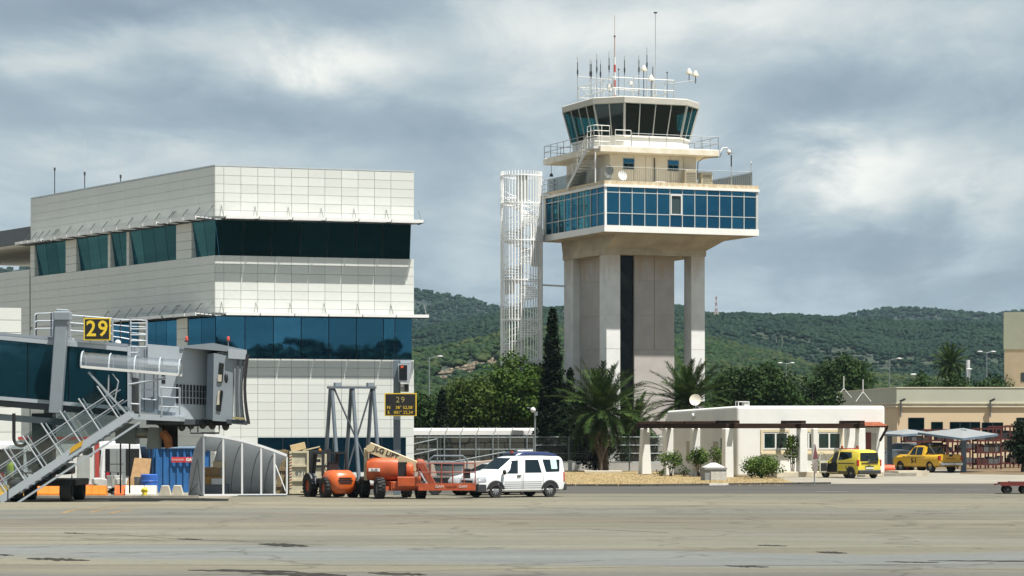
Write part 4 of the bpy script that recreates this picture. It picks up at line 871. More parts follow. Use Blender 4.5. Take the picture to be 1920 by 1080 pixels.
# carports: shallow pyramid roofs on a blue-grey post
bluegrey = M('blue_grey_steel', (.16, .22, .29), .5, .2, var=.12); cover = M('carport_cover', (.21, .22, .22), .6, var=.08); under = M('carport_under', (.10, .11, .12), .8)
def carport(lab, apex, cs, post):
    base = G(*post); c = root('carport', lab, 'carport', base); P = [W(*q) - base for q in cs]; A = W(*apex) - base
    MB().add([*P, A], [(0, 1, 4), (1, 2, 4), (2, 3, 4), (3, 0, 4)]).add([p - Vector((0, 0, .10)) for p in P] + [A - Vector((0, 0, .12))], [(1, 0, 4), (2, 1, 4), (3, 2, 4), (0, 3, 4)]).build('canopy', cover, c, fix=False)
    e = MB()
    for i in range(4): e.bar(P[i] - Vector((0, 0, .06)), P[(i + 1) % 4] - Vector((0, 0, .06)), .09, .14)
    e.build('edge_beam', bluegrey, c); e = MB()
    for p in P: e.bar(A - Vector((0, 0, .2)), p - Vector((0, 0, .12)), .08, .1)
    e.build('rib', bluegrey, c); MB().box(-.16, .16, -.12, .12, 0, A.z - .1).build('post', bluegrey, c); MB().box(-.32, .32, -.25, .25, 0, .06).build('foot_plate', bluegrey, c)
carport('grey carport canopy whose post stands beside the yellow pickup', (1806, 802.5, 176), ((1805, 822, 171), (1870, 814, 176), (1806, 806, 181), (1722, 811, 176)), (1807, 175))
carport('grey carport canopy adjoining the right wall of the white bungalow', (1700, 804.5, 180), ((1690, 815, 176), (1745, 811, 180), (1712, 806, 185), (1640, 813, 180)), (1668, 181))
# stacked red steel racks
rk = M('rack_red', (.085, .013, .009), .6, var=.25, scale=3)
loadm = [M('load_black', (.015, .014, .014), .7), M('load_maroon', (.06, .014, .010), .7), M('load_brown', (.05, .035, .022), .8), M('load_grey', (.10, .10, .10), .7)]
lr = random.Random(12)
for px, d, w, n, hh, lab in ((1722, 200, 2.0, 3, 2.7, 'dark red rack seen between the bungalow corner and the pickup cab'), (1762, 201, 2.0, 3, 2.8, 'dark red rack behind the pickup roll bar'), (1797, 199, 1.8, 3, 2.7, 'dark red rack right behind the carport post'),
                          (1826, 190, 1.7, 2, 2.5, 'low two tier red rack just right of the carport post'), (1855, 187, 1.7, 3, 2.9, 'red rack with three tiers second right of the carport post'), (1886, 192, 1.9, 3, 3.05, 'wide red rack third right of the carport post'), (1915, 194, 1.7, 3, 3.1, 'red rack beside the dark bush at the frame edge')):
    r = root('steel_rack', lab, 'rack', G(px, d), R_(8), 'red racks stored behind the carport')
    for x in (-w / 2, w / 2):
        for y in (0, 1.1): MB().box(x - .05, x + .05, y - .05, y + .05, 0, hh).build('upright', rk, r)
    for k in range(n + 1):
        z = .35 + (hh - .4) * k / n; b = MB()
        for y in (0, 1.1): b.box(-w / 2 + .051, w / 2 - .051, y - .04, y + .04, z - .06, z + .06)
        for x in (-w / 4, 0, w / 4): b.box(x - .04, x + .04, .041, 1.059, z - .05, z + .05)
        b.build('shelf', rk, r)
        if k < n:
            x = -w / 2 + .1
            while x < w / 2 - .25:
                ww = lr.uniform(.22, .5); h = lr.uniform(.35, .85) * ((hh - .4) / n - .14)
                if lr.random() < .85: MB().box(x, min(w / 2 - .06, x + ww), .08, 1.0, z + .061, z + .061 + h).build('load', loadm[lr.randrange(4)], r)
                x += ww + .04
# ================================================================ FENCE, WALKWAY, RAMP
lw_ = root('boundary_wall', 'low white boundary wall behind the palms and the grass', 'wall', G(780, 186)); a = G(780, 186); b_ = G(1250, 181)
for k in range(5):
    p, q = (b_ - a) * k / 5, (b_ - a) * (k + 1) / 5; MB().obox(p, (q - p) * .998, Vector((0, .22, 0)), (0, 0, .62)).build('wall_panel', lime, lw_)
fn = root('security_fence', 'wire fence of grey posts with outward cranked arms behind the vehicles', 'fence', G(780, 176)); o0 = G(780, 176)
posts = [(803, 177), (833, 177), (862, 177), (892, 177), (924, 177), (956, 177), (988, 177)]
for px, d in posts:
    p = G(px, d) - o0; MB().tube(p, p + Vector((0, 0, 2.45)), .05, 7).build('post', steel, fn); MB().tube(p + Vector((0, 0, 2.4)), p + Vector((.25, -.1, 2.95)), .035, 6).build('cranked_arm', white, fn)
for z in (.7, 1.5, 2.3): MB().tube(G(780, 177) - o0 + Vector((0, 0, z)), G(1000, 177) - o0 + Vector((0, 0, z)), .02, 5).build('wire', steel, fn)
netm = clear_mat('chain_link', (.78, .80, .78), .03, .6)
MB().box((G(780, 177.1) - o0).x, (G(1000, 177.1) - o0).x, 1.1, 1.12, .1, 2.4).build('chain_link', netm, fn)
fn2 = root('chain_link_fence', 'chain link fence with pale rails between the cypress and the pergola', 'fence', G(1000, 180)); o1 = G(1000, 180)
for px in (1000, 1067, 1122, 1180, 1245): p = G(px, 180) - o1; MB().tube(p, p + Vector((0, 0, 2.35)), .05, 6).build('post', steel, fn2)
for z in (.6, 1.2, 1.75, 2.3): MB().tube((0, 0, z), (G(1245, 180) - o1) + Vector((0, 0, z)), .022, 5).build('rail', steel, fn2)
MB().box(0, (G(1245, 180) - o1).x, .02, .04, .62, 2.3).build('chain_link', netm, fn2)
for px in (1069,): p = G(px, 179.6) - o1; MB().box(p.x - .14, p.x + .14, p.y - .1, p.y + .1, 0, .75).build('post_foot', lime, fn2)
sw = root('stone_wall', 'dark mossy rubble wall behind the wire fence under the white walkway roof', 'wall', G(760, 192)); stone = M('mossy_stone', (.065, .056, .034), .9, col2=(.036, .04, .022), scale=1.2, detail=9, rnd=.35)
wr = random.Random(2); x = 0; LW = (G(1030, 192) - G(760, 192)).x
MB().box(0, LW, .06, .5, 0, 2.25).build('wall_core', M('wall_core', (.03, .03, .02), .9), sw)
for z in range(5):
    x = -.3 * (z % 2)
    while x < LW:
        w = wr.uniform(.7, 1.5); MB().box(x + .03, x + w - .03, -.02 - wr.uniform(0, .08), .059, .45 * z + .03, .45 * z + .43).build('stone', stone, sw, bevel=.04); x += w
wk = root('walkway_roof', 'long white flat walkway roof on grey posts beyond the fence', 'canopy', G(760, 186)); o2 = G(760, 186)
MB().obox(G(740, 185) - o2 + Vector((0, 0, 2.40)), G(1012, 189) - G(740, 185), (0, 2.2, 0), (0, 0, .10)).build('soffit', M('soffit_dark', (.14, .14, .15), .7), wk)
MB().obox(G(740, 184.9) - o2 + Vector((0, 0, 2.42)), G(1012, 188.9) - G(740, 184.9), (0, -.09, 0), (0, 0, .32)).build('fascia', white, wk)
MB().obox(G(740, 185) - o2 + Vector((0, 0, 2.502)), G(1013, 189) - G(740, 185), (0, 2.3, .16), (0, 0, .24)).build('roof_sheet', white, wk)
for px in range(790, 1010, 36): MB().tube(G(px, 187.5) - o2, G(px, 187.5) - o2 + Vector((0, 0, 2.45)), .06, 6).build('post', steel, wk)
rp_ = root('access_ramp', 'pale pinkish concrete ramp with grey handrails behind the parked cars', 'ramp', G(800, 150)); o3 = G(800, 150); pinkc = M('pinkish_concrete', (.46, .37, .31), .85, var=.1, scale=.6)
MB().prism([G(770, 150) - o3, G(960, 150) - o3, G(960, 150) - o3 + Vector((0, 0, 1.25)), G(905, 150) - o3 + Vector((0, 0, 1.05)), G(770, 150) - o3 + Vector((0, 0, .85))], (0, 1.8, 0)).build('ramp_wall', pinkc, rp_)
for pts in (((838, 868, 149.6), (955, 846, 149.6)), ((900, 872, 149.6), (955, 860, 149.6)), ((760, 836, 149.6), (820, 823, 149.6)), ((760, 856, 149.6), (820, 843, 149.6))): MB().path([W(*p) - o3 for p in pts], .045, 6).build('handrail', steel, rp_)
MB().path([W(955, 846, 149.6) - o3, W(999, 845.5, 149.6) - o3], .06, 6).build('handrail', white, rp_)
for px, py in ((850, 866), (890, 858), (955, 846), (998, 846), (820, 823), (985, 846)): MB().tube(G(px, 149.65) - o3, W(px, py, 149.65) - o3, .04, 6).build('rail_post', steel, rp_)

# ================================================================ STREET LAMPS AND FAR THINGS
def street_lamp(lab, px, py_top, d, kind, base=None):
    p = G(px, d); h = CAMZ + (HOR - py_top) * d / FPX; l = root('street_lamp', lab, 'street lamp', p, 0, 'street lamps')
    MB().tube((0, 0, 0), (0, 0, h), .09, 8, .055).build('pole', steel, l); hd = M('lamp_head', (.50, .52, .52), .4)
    w = .026 * d / 2.0
    if kind == 'double':
        for sx in (-1, 1): MB().tube((0, 0, h), (sx * .7, 0, h + .08), .03, 5).build('arm', steel, l); MB().sphere((sx * .75, 0, h + .1), .32, 10, 6, (1, .5, .3)).build('lantern', hd, l, 60)
    elif kind == 'curved': MB().path([(0, 0, h - .4), (.2, 0, h - .1), (.9, 0, h + .05)], .035, 6).build('arm', steel, l); MB().sphere((1.2, 0, h + .05), .36, 10, 6, (1, .5, .28)).build('lantern', hd, l, 60)
    else: MB().sphere((0, 0, h), .25, 10, 6, (1.3, 1, .35)).build('lantern', hd, l, 60)
street_lamp('twin headed street lamp rising beside the tall brown side building', 1850, 661, 300, 'double')
street_lamp('twin headed street lamp showing above the dark round trees', 1474, 682, 330, 'double')
street_lamp('single armed street lamp against the hillside above the long peach building', 1668, 673, 330, 'curved')
street_lamp('single armed street lamp beside the digital gate board, below the white hill house', 805, 669, 300, 'curved')
street_lamp('low mushroom street lamp left of the far palm', 1713, 702, 262, 'top'); street_lamp('low mushroom street lamp just right of the far palm', 1817, 692, 262, 'top')
bl = root('beacon_mast', 'white cylinder beacon on a pole behind the far palm', 'mast', G(1815, 264)); MB().tube((0, 0, 0), (0, 0, 7.0), .08, 6).build('pole', steel, bl); MB().tube((0, 0, 7.2), (0, 0, 9.6), .2, 10).build('beacon', M('beacon_pale', (.55, .56, .58), .5), bl)
lp = root('lamp_post', 'slim grey lamp post with a globe lamp standing before the cypress', 'lamp post', G(1003, 168)); MB().tube((0, 0, 0), (0, 0, 3.95), .055, 8).build('pole', steel, lp); MB().path([(0, 0, 3.9), (-.2, 0, 4.15), (-.5, 0, 4.2)], .025, 5).build('arm', steel, lp); MB().sphere((-.12, -.1, 4.05), .17, 10, 7).build('globe', white, lp, 60); MB().box(-.02, .18, -.1, .1, 3.7, 3.95).build('fitting', steel, lp)
def hill_house(lab, px, py, d, w, h, rows_, wallc):
    d = min((abs(HOR - (h_near(px, q) - CAMZ) / q * FPX - py), q) for q in range(430, 1000, 6))[1]; p = W(px, py, d)
    hse = root('hillside_house', lab, 'house', (p.x, p.y, p.z - 1)); wm = M(wallc[0], wallc[1], .7)
    MB().box(-w / 2, w / 2, 0, 6, -.6, h + 1).build('wall', wm, hse); MB().box(-w * .25, w * .3, 1, 5, h + 1.01, h + 1.8).build('upper_storey', wm, hse); MB().box(-w * .8, -w / 2 - .05, .5, 5, -.6, h * .7).build('wing', wm, hse)
    for k in range(rows_): x = -w * .38 + w * .76 * k / max(1, rows_ - 1); MB().box(x - .5, x + .5, -.06, -.01, 1.5, h * .8).build('window', mull, hse)
hill_house('white flat roofed house low on the wooded hillside beside the terminal', 794, 670, 640, 2.6, .8, 3, ('house_white', (.75, .75, .72)))
hill_house('cream house on the hillside between spiral stair and cypress', 1036, 619, 900, 4.5, 1.4, 2, ('house_cream', (.70, .62, .48)))
def lattice(lab, px, pyt, pyb, d, hf):
    p = W(px, pyb, d); h = (pyb - pyt) * d / FPX; m = root('telecom_mast', lab, 'mast', p)
    for k in range(6):
        z0, z1 = h * k / 6, h * (k + 1) / 6; b = MB(); r0, r1 = .9 - .11 * k, .9 - .11 * (k + 1)
        c = [Vector((math.cos(R_(90 + 120 * j)), math.sin(R_(90 + 120 * j)), 0)) for j in range(3)]
        for j in range(3): b.tube(c[j] * r0 + Vector((0, 0, z0)), c[j] * r1 + Vector((0, 0, z1)), .16, 4); b.tube(c[j] * r0 + Vector((0, 0, z0)), c[(j + 1) % 3] * r1 + Vector((0, 0, z1)), .08, 4)
        b.build('mast_section', M('mast_far_red', (.40, .16, .13), .6) if k % 2 else M('mast_far_white', (.6, .6, .6), .6), m)
    MB().box(-1.6, 1.6, 0, 2, -4, 1.6).build('equipment_hut', M('hut_tan', (.36, .30, .22), .8), m)
lattice('red and white lattice mast on the ridge beside the tower right column', 1343, 556, 590, 1545, 3)
wt = W(1448, 655, 1180); wt.z = h_mid(1448, 1180); ww = root('hill_marker', 'small white and red marker pillar on the bare hillside', 'marker', wt); MB().tube((0, 0, 0), (0, 0, 5.2), 1.1, 10, .9).build('pillar', M('marker_white', (.65, .62, .58), .7), ww); MB().tube((0, 0, 5.21), (0, 0, 8.4), .9, 10, .5).build('top', white, ww); MB().box(-1.6, 1.6, -1.2, -.9, -1, 1.3).build('plinth', M('marker_red', (.45, .16, .08), .7), ww)

# ================================================================ VEGETATION
def leaves(rng, clumps, per, size, flat=.5):
    """small leaf cards spread through round clumps; clumps = [(centre, radius)]"""
    V = []
    for c, r in clumps:
        n = int(per * (r ** 2)); d = rng.normal(size=(n, 3)); d /= np.linalg.norm(d, axis=1)[:, None]; p = np.array(c) + d * (r * rng.uniform(.55, 1.05, (n, 1))) * np.array([1, 1, .85])
        nr = d * .7 + rng.normal(size=(n, 3)) * .6 + np.array([0, 0, .4]); nr /= np.linalg.norm(nr, axis=1)[:, None]
        t = np.cross(nr, rng.normal(size=(n, 3))); t /= np.linalg.norm(t, axis=1)[:, None]; b = np.cross(nr, t); s = size * rng.uniform(.6, 1.4, (n, 1))
        V.append(np.stack([p - t * s, p - b * s * .55, p + t * s, p + b * s * .55], 1))
    V = np.concatenate(V); n = len(V); return V.reshape(-1, 3), np.arange(4 * n).reshape(n, 4)
bark = M('bark', (.09, .065, .045), .9, var=.3, scale=6)
def clumps_in(rng, c, rad, n, cr):
    out = []
    while len(out) < n:
        q = rng.uniform(-1, 1, 3)
        if np.dot(q, q) > 1: continue
        q *= .55 + .45 * rng.uniform() ** .5 / max(.35, np.linalg.norm(q)) if rng.uniform() < .7 else 1
        if np.dot(q, q) > 1: q /= np.linalg.norm(q)
        out.append((np.array(c) + q * np.array(rad), cr * rng.uniform(.6, 1.35)))
    return out
def tree(name, lab, px, d, ztop, hw, m, seed, n=60, cr=.75, per=110, size=.14, group=None, zlow=.25, cat='tree', depth=None):
    rng = np.random.default_rng(seed); p = G(px, d); t = root(name, lab, cat, p, 0, group); w = hw * d / FPX; zl = ztop * zlow; cz = (ztop + zl) / 2
    cl = clumps_in(rng, (0, 0, cz), (w - cr * .5, (depth or w) - cr * .5, (ztop - zl) / 2 - cr * .4), n, cr); V, Fc = leaves(rng, cl, per, size); 
    keep = V.reshape(-1, 4, 3)[:, :, 2].min(1) > .05; Fc = np.arange(keep.sum() * 4).reshape(-1, 4); V = V.reshape(-1, 4, 3)[keep].reshape(-1, 3)
    inst('crown', fastmesh('crown', V, Fc, m), t); b = MB(); b.path([(0, 0, 0), (.05, 0, ztop * .25), (-.05, .05, ztop * .55)], [.06 * ztop ** .7, .045 * ztop ** .7, .02 * ztop ** .7], 8); tr = b.build('trunk', bark, t, 60)
    for c, r in cl[:9]: MB().path([(0, 0, ztop * .22), (c[0] * .5, c[1] * .5, (c[2] + ztop * .22) / 2 + .1), tuple(c)], [.07, .045, .02], 5).build('limb', bark, tr)
    return t
def zt(py, d): return CAMZ + (HOR - py) * d / FPX
lm1 = leaf_mat('leaf_green', (.030, .068, .010), (.082, .135, .024), .9); lm2 = leaf_mat('leaf_dark', (.014, .036, .009), (.040, .074, .018), .8, .15); lm3 = leaf_mat('leaf_cypress', (.004, .011, .004), (.012, .024, .008), 1.2, .08); lm4 = leaf_mat('leaf_bright', (.060, .115, .020), (.135, .20, .045), 2.2)
lm5 = leaf_mat('leaf_olive', (.034, .064, .012), (.088, .128, .026), .9)
GR = 'bushy trees behind the walkway roof'
GRN = 0
tree('broadleaf_tree', 'tall loose green tree in front of the spiral stair foot', 965, 195, zt(660, 195), 72, lm1, 31, 120, .8, group=GR)
tree('broadleaf_tree', 'bushy yellowish green tree standing above the middle of the walkway roof', 888, 194, zt(690, 194), 62, lm5, 32, 105, .75, group=GR)
tree('broadleaf_tree', 'dark shaded tree directly beside the terminal right wall', 800, 197, zt(732, 197), 48, lm2, 33, 75, .7, group=GR)
tree('broadleaf_tree', 'mid green round tree between the small cypress and the yellowish tree', 850, 200, zt(716, 200), 44, lm1, 34, 70, .7, group=GR)
tree('broadleaf_tree', 'green tree filling the gap between spiral stair and large cypress', 1008, 201, zt(668, 201), 44, lm1, 35, 75, .75, group=GR)
tree('broadleaf_tree', 'low dark shrub tree behind the large palm trunk', 1095, 200, zt(722, 200), 40, lm2, 36, 45, .7, group=GR)
GT = 'dark trees behind the white bungalow'
tree('broadleaf_tree', 'broad dark green tree rising behind the bungalow satellite dish', 1432, 205, zt(666, 205), 82, lm2, 41, 160, .8, group=GT, zlow=.15)
tree('broadleaf_tree', 'tallest dark round tree above the long peach building end', 1582, 262, zt(652, 262), 66, lm2, 42, 140, .9, per=90, size=.18, group=GT, zlow=.2)
tree('broadleaf_tree', 'dark low tree linking the broad tree and the tallest round tree', 1520, 208, zt(702, 208), 66, lm2, 43, 110, .7, group=GT, zlow=.15)
tree('broadleaf_tree', 'lighter green tree just right of the second palm', 1372, 210, zt(686, 210), 48, lm2, 44, 80, .75, group=GT, zlow=.15)
tree('broadleaf_tree', 'small dark tree glimpsed between tower shaft and right column', 1277, 225, zt(694, 225), 14, lm2, 45, 18, .5, group=GT)
GF = 'far dark trees above the peach building'
for px, py, hw, s, lab in ((1728, 694, 36, 51, 'small far dark tree at the left end of the row over the peach building'), (1795, 688, 44, 52, 'far dark bush like tree at the foot of the far palm'), (1860, 692, 42, 53, 'far dark tree against the side of the tall brown building')):
    tree('broadleaf_tree', lab, px, 262, zt(py, 262), hw, lm2, s, 85, .8, per=90, size=.18, group=GF)
def cypress(lab, px, d, pyt, hw, seed):
    rng = np.random.default_rng(seed); h = zt(pyt, d); w = hw * d / FPX; t = root('cypress_tree', lab, 'cypress', G(px, d)); cl = []
    for i in range(int(60 * h)):
        u = rng.uniform() ** 1.15; z = .5 + (h - .7) * u; rr = w * (min(1, (1 - u) * 1.2 + .03) ** .80) * (0.9 if u < .1 else 1); a = rng.uniform(0, 6.28); q = rr * rng.uniform(.35, 1.0); cl.append(((q * math.cos(a), q * math.sin(a), z), .36 * rng.uniform(.7, 1.3) * (1.1 - .6 * u)))
    V, Fc = leaves(rng, cl, 420, .12); inst('crown', fastmesh('crown', V, Fc, lm3), t); MB().tube((0, 0, 0), (0, 0, h * .85), .16, 8, .03).build('trunk', bark, t)
cypress('very tall dark cypress standing left of the tower columns', 1036, 186, 576, 31, 61)
cypress('small dark cypress in the trees right of the terminal', 829, 192, 727, 14, 62)
cypress('short dark conifer tucked between tall cypress and tower', 1069, 190, 690, 11, 63)
# date palms: every frond an object
frm = [leaf_mat('palm_green', (.018, .042, .010), (.066, .105, .026), 2.5, .15), leaf_mat('palm_dry', (.045, .035, .014), (.09, .068, .03), 1, .1)]
def frond_mesh(L, droop, seed, m, nl=62):
    r = random.Random(seed); b = MB(); P = []
    for i in range(15): t = i / 14; P.append(Vector((L * (t - .12 * droop * t ** 3), r.uniform(-.02, .02) * L * t, L * (.10 * t - droop * .42 * t ** 2.1))))
    b.path(P, [.035 * (1 - .8 * i / 14) for i in range(15)], 4)
    for i in range(nl):
        t = .14 + .86 * i / nl; k = min(13, int(t * 14)); c = P[k].lerp(P[k + 1], t * 14 - k); d = (P[k + 1] - P[k]).normalized(); ll = L * .17 * math.sin(math.pi * (.12 + .80 * t)) ** .7 * r.uniform(.8, 1.15)
        for s in (-1, 1):
            side = Vector((0, s, 0)); up = side.cross(d) * s; tip = c + (d * .75 + side * .62 + Vector((0, 0, r.uniform(-.05, .4) - .25 * t))) * ll; w = d * .022 * max(1, L / 3.4)
            b.add([c - w, c + w, tip.lerp(c, .4) + w * .9, tip, tip.lerp(c, .4) - w * .9], [(0, 1, 2, 3, 4)])
    return b.mesh('frond', m, fix=False)
def palm(lab, px, d, zc, L, n, seed, tr=.32):
    r = random.Random(seed); t = root('date_palm', lab, 'palm', G(px, d), 0, 'date palms'); b = MB(); k = int(zc / .22)
    b.lathe([(tr * (1.25 - .25 * min(1, i * .15)) * (1.0 if i % 2 else .84), zc * i / k) for i in range(k + 1)], 12); b.build('trunk', M('palm_trunk', (.10, .07, .045), .95, var=.4, scale=5), t)
    ms = [frond_mesh(L * f, dr, seed + i, frm[0]) for i, (f, dr) in enumerate(((1.0, .35), (1.05, .6), (.98, .9), (.9, 1.25)))]
    for i in range(n):
        u = (i + .5) / n; el = 80 - 112 * u ** .9; a = i * 137.5 + r.uniform(-10, 10); j = min(3, int(u * 3.4 + r.uniform(0, .6)))
        inst('frond', ms[j], t, (.12 * math.cos(R_(a)), .12 * math.sin(R_(a)), zc + r.uniform(-.1, .15)), (r.uniform(-.25, .25), -R_(el), R_(a)), (r.uniform(.85, 1.1),) * 3)
    dm = frond_mesh(L * .8, 1.3, seed + 9, frm[1], 30)
    for i in range(16): a = r.uniform(0, 360); inst('frond', dm, t, (0, 0, zc - .2), (0, R_(r.uniform(35, 60)), R_(a)))
palm('big date palm with drooping fronds in front of the tower shaft', 1131, 178, 3.9, 3.6, 84, 71); palm('date palm behind the bungalow roof dish, under the tower right column', 1291, 186, 4.5, 3.4, 78, 72); palm('far slim palm above the dark trees by the tall side building', 1782, 266, 9.2, 2.3, 64, 73, .25)
palm('date palm half hidden between the big palm and the pergola', 1190, 196, 3.1, 2.6, 40, 74)
# shrubs round the bungalow
def shrub(name, lab, px, py, hwpx, hpx, m, seed, n, cr, size=.07, per=260, cat='shrub', stem=True, off=0, group='shrubs round the white bungalow', d=None):
    d = d or 15000 / (py - HOR); s = FPX / d; rng = np.random.default_rng(seed); t = root(name, lab, cat, G(px, d), 0, group); w, h = hwpx / s, hpx / s; zl = .0 if not stem else h * .3
    cl = clumps_in(rng, (0, 0, (h + zl) / 2), (w - cr * .6, w - cr * .6, (h - zl) / 2 - cr * .5), n, cr); V, Fc = leaves(rng, cl, per, size); V = V.reshape(-1, 4, 3); V = V[V[:, :, 2].min(1) > .02].reshape(-1, 3)
    inst('foliage', fastmesh('foliage', V, np.arange(len(V)).reshape(-1, 4), m), t); b = MB()
    for k in range(3): b.path([(.05 * (k - 1), 0, 0), (.12 * (k - 1), 0, h * .4), (w * .4 * (k - 1), .1, h * .7)], [.035, .028, .012], 5)
    b.build('stem', bark, t)
    return t
shrub('round_shrub', 'dense rounded green shrub beside the corner pillar of the bungalow', 1428, 897, 43, 46, lm4, 81, 190, .27, stem=False)
shrub('climbing_plant', 'tall climbing plant on the pergola between two bungalow windows', 1486, 888, 17, 86, lm4, 82, 52, .26, d=158)
shrub('climbing_plant', 'leaning green bush with bare stems by the second left pergola pillar', 1258, 888, 27, 50, lm4, 83, 48, .26, d=161); shrub('climbing_plant', 'densest leafy bush by the third left pergola pillar', 1310, 890, 24, 56, lm4, 84, 58, .28, d=160)
shrub('climbing_plant', 'small leafy climber against the back of the corner pillar', 1344, 890, 15, 60, lm4, 85, 26, .23, d=158.5); shrub('small_shrub', 'low shrub under the right hand bungalow windows beside the signpost', 1536, 885, 16, 30, lm4, 86, 18, .22, d=160)
shrub('small_shrub', 'spiky small plant between the two leafy pergola bushes', 1284, 890, 12, 20, lm1, 87, 10, .16, d=159.5); shrub('small_shrub', 'low green plant trailing beside the second left pergola pillar', 1240, 889, 14, 14, lm1, 88, 10, .16, d=161)
tree('young_tree', 'thin young tree with brownish leaves in front of the big palm', 1126, 176, zt(806, 176), 22, leaf_mat('leaf_brown', (.06, .05, .02), (.10, .08, .03), 1.5), 91, 22, .3, per=160, size=.06, zlow=.45)
tree('dark_bush', 'large dark bush cut by the frame edge beside the red racks', 1918, 176, zt(778, 176), 34, lm3, 92, 60, .55, per=170, size=.1, zlow=.05, cat='bush')
tree('dark_bush', 'dark shrub mass at the foot of the big palm', 1116, 180.5, zt(808, 180.5), 46, lm3, 93, 70, .45, per=170, size=.09, zlow=.05, cat='bush')
tree('dark_bush', 'dark bush behind the chain link fence right of the big palm', 1168, 184, zt(816, 184), 22, lm2, 94, 34, .4, per=170, size=.09, zlow=.05, cat='bush')
tree('dark_bush', 'dark bush behind the leftmost pergola pillar', 1222, 184, zt(802, 184), 20, lm2, 95, 34, .4, per=170, size=.09, zlow=.05, cat='bush')
# tufts of dry grass on the lawn
rng = np.random.default_rng(5); V = []
for i in range(9000):
    px, py = rng.uniform(1050, 1470), rng.uniform(886, 911); 
    if py < 890 and px > 1400: continue
    x, y = gp(px, py); h = rng.uniform(.02, .08); a = rng.uniform(0, 6.28); w = .02; V.append([(x - w * math.cos(a), y - w * math.sin(a), .015), (x + w * math.cos(a), y + w * math.sin(a), .015), (x + rng.normal() * .04, y + rng.normal() * .04, h)])
V = np.array(V).reshape(-1, 3); g = inst('dry_grass', fastmesh('dry_grass', V, np.arange(len(V)).reshape(-1, 3), [M('straw', (.32, .235, .11), .9, var=.3, scale=.6)])); g['kind'] = 'stuff'; g['label'] = 'dry yellow grass of the verge'
struct(MB().box(*sorted(((gp(1096, 886.4)[0]), (gp(1166, 886.4)[0]))), 173.0, 175.0, .0, .12).build('concrete_slab', M('slab_pale', (.55, .50, .40), .8)))
# stone box with a pyramid lid, sign post
sb_ = root('stone_barbecue', 'grey stone box with a white pyramid lid on the grass', 'barbecue', G(1341, 15000 / 101), R_(12)); stg = M('grey_stone', (.24, .25, .25), .8, var=.15)
MB().box(-.62, .62, -.1, .75, 0, .62).build('body', stg, sb_); MB().box(-.3, .62, -.16, -.101, .02, .5).build('front_panel', M('pale_stone', (.45, .44, .41), .8, var=.3, scale=8), sb_)
MB().rings([[(x * .62, y, .62) for x, y in ((-1.05, -.16), (1.05, -.16), (1.05, .8), (-1.05, .8))], [(x * .62, y, .72) for x, y in ((-1.05, -.16), (1.05, -.16), (1.05, .8), (-1.05, .8))]]).build('slab', stg, sb_)
MB().rings([[(x * .6, y, .74) for x, y in ((-.9, -.1), (.9, -.1), (.9, .74), (-.9, .74))], [(x * .2, y, .98) for x, y in ((-.5, .2), (.5, .2), (.5, .45), (-.5, .45))]]).build('pyramid_lid', lime, sb_)
sp = root('road_sign', 'edge-on triangular road sign over a round one beside the yellow car', 'road sign', G(1527, 136), R_(64)); MB().tube((0, 0, 0), (0, 0, 2.1), .03, 8).build('pole', gsteel, sp)
MB().prism([(-.42, -.05, 1.35), (.42, -.05, 1.35), (0, -.05, 2.1)], (0, .025, 0)).build('warning_plate', M('plate_grey', (.42, .42, .44), .4, .3), sp); MB().prism([(-.42, -.056, 1.35), (.42, -.056, 1.35), (0, -.056, 2.1)], (0, .004, 0)).build('plate_face', M('plate_red', (.14, .035, .03), .5), sp)
MB().lathe([(.01, -.065), (.36, -.065), (.36, -.04), (.01, -.04)], 20, (0, 0, .98), 'y').build('round_plate', M('plate_brown', (.30, .25, .22), .5, .2), sp)
# ================================================================ VEHICLES
def lerp_st(st, x):
    if x >= st[0][0]: return st[0][1:]
    for a, b in zip(st[:-1], st[1:]):
        if x >= b[0]: t = (a[0] - x) / (a[0] - b[0]); return tuple(p + (q - p) * t for p, q in zip(a[1:], b[1:]))
    return st[-1][1:]
def sect(s):  # zb, zbelt, zt, wb, wm, wt
    zb, zl, zt_, wb, wm, wt = s; return [(wb * .9, zb), (wb, zb + .07), ((wb + wm) / 2 + .02, (zb + zl) / 2), (wm, zl), (wt + .03, zt_ - .1), (wt - .02, zt_ - .03), (wt - .14, zt_)]
def side_y(st, x, z):
    p = sect(lerp_st(st, x))
    for (y0, z0), (y1, z1) in zip(p[:-1], p[1:]):
        if z <= z1: t = 0 if z1 <= z0 else max(0, (z - z0) / (z1 - z0)); return y0 + (y1 - y0) * t
    return p[-1][0]
def shell(st):
    rings = []
    for a in st:
        p = sect(a[1:]); rings.append([(a[0], y, z) for y, z in p] + [(a[0], -y, z) for y, z in p[::-1]])
    return MB().rings(rings)
def side_patch(st, poly, off, s=1, nx=9, nz=4):
    """thin panel that follows the body side; poly: convex outline of (x, z)"""
    xs = sorted(set([min(p[0] for p in poly) + (max(p[0] for p in poly) - min(p[0] for p in poly)) * i / nx for i in range(nx + 1)])); cols = []
    for x in xs:
        zs = []
        for (x0, z0), (x1, z1) in zip(poly, poly[1:] + poly[:1]):
            if abs(x1 - x0) < 1e-6:
                if abs(x - x0) < 1e-6: zs += [z0, z1]
            elif min(x0, x1) - 1e-6 <= x <= max(x0, x1) + 1e-6: zs.append(z0 + (z1 - z0) * (x - x0) / (x1 - x0))
        lo, hi = min(zs), max(zs); cols.append([(x, lo + (max(hi, lo + .002) - lo) * k / nz) for k in range(nz + 1)])
    m = nz + 1; rings = []
    for c in cols: rings.append([(x, s * (side_y(st, x, z) + off), z) for x, z in c] + [(x, s * (side_y(st, x, z) - .03), z) for x, z in c[::-1]])
    return MB().rings(rings)
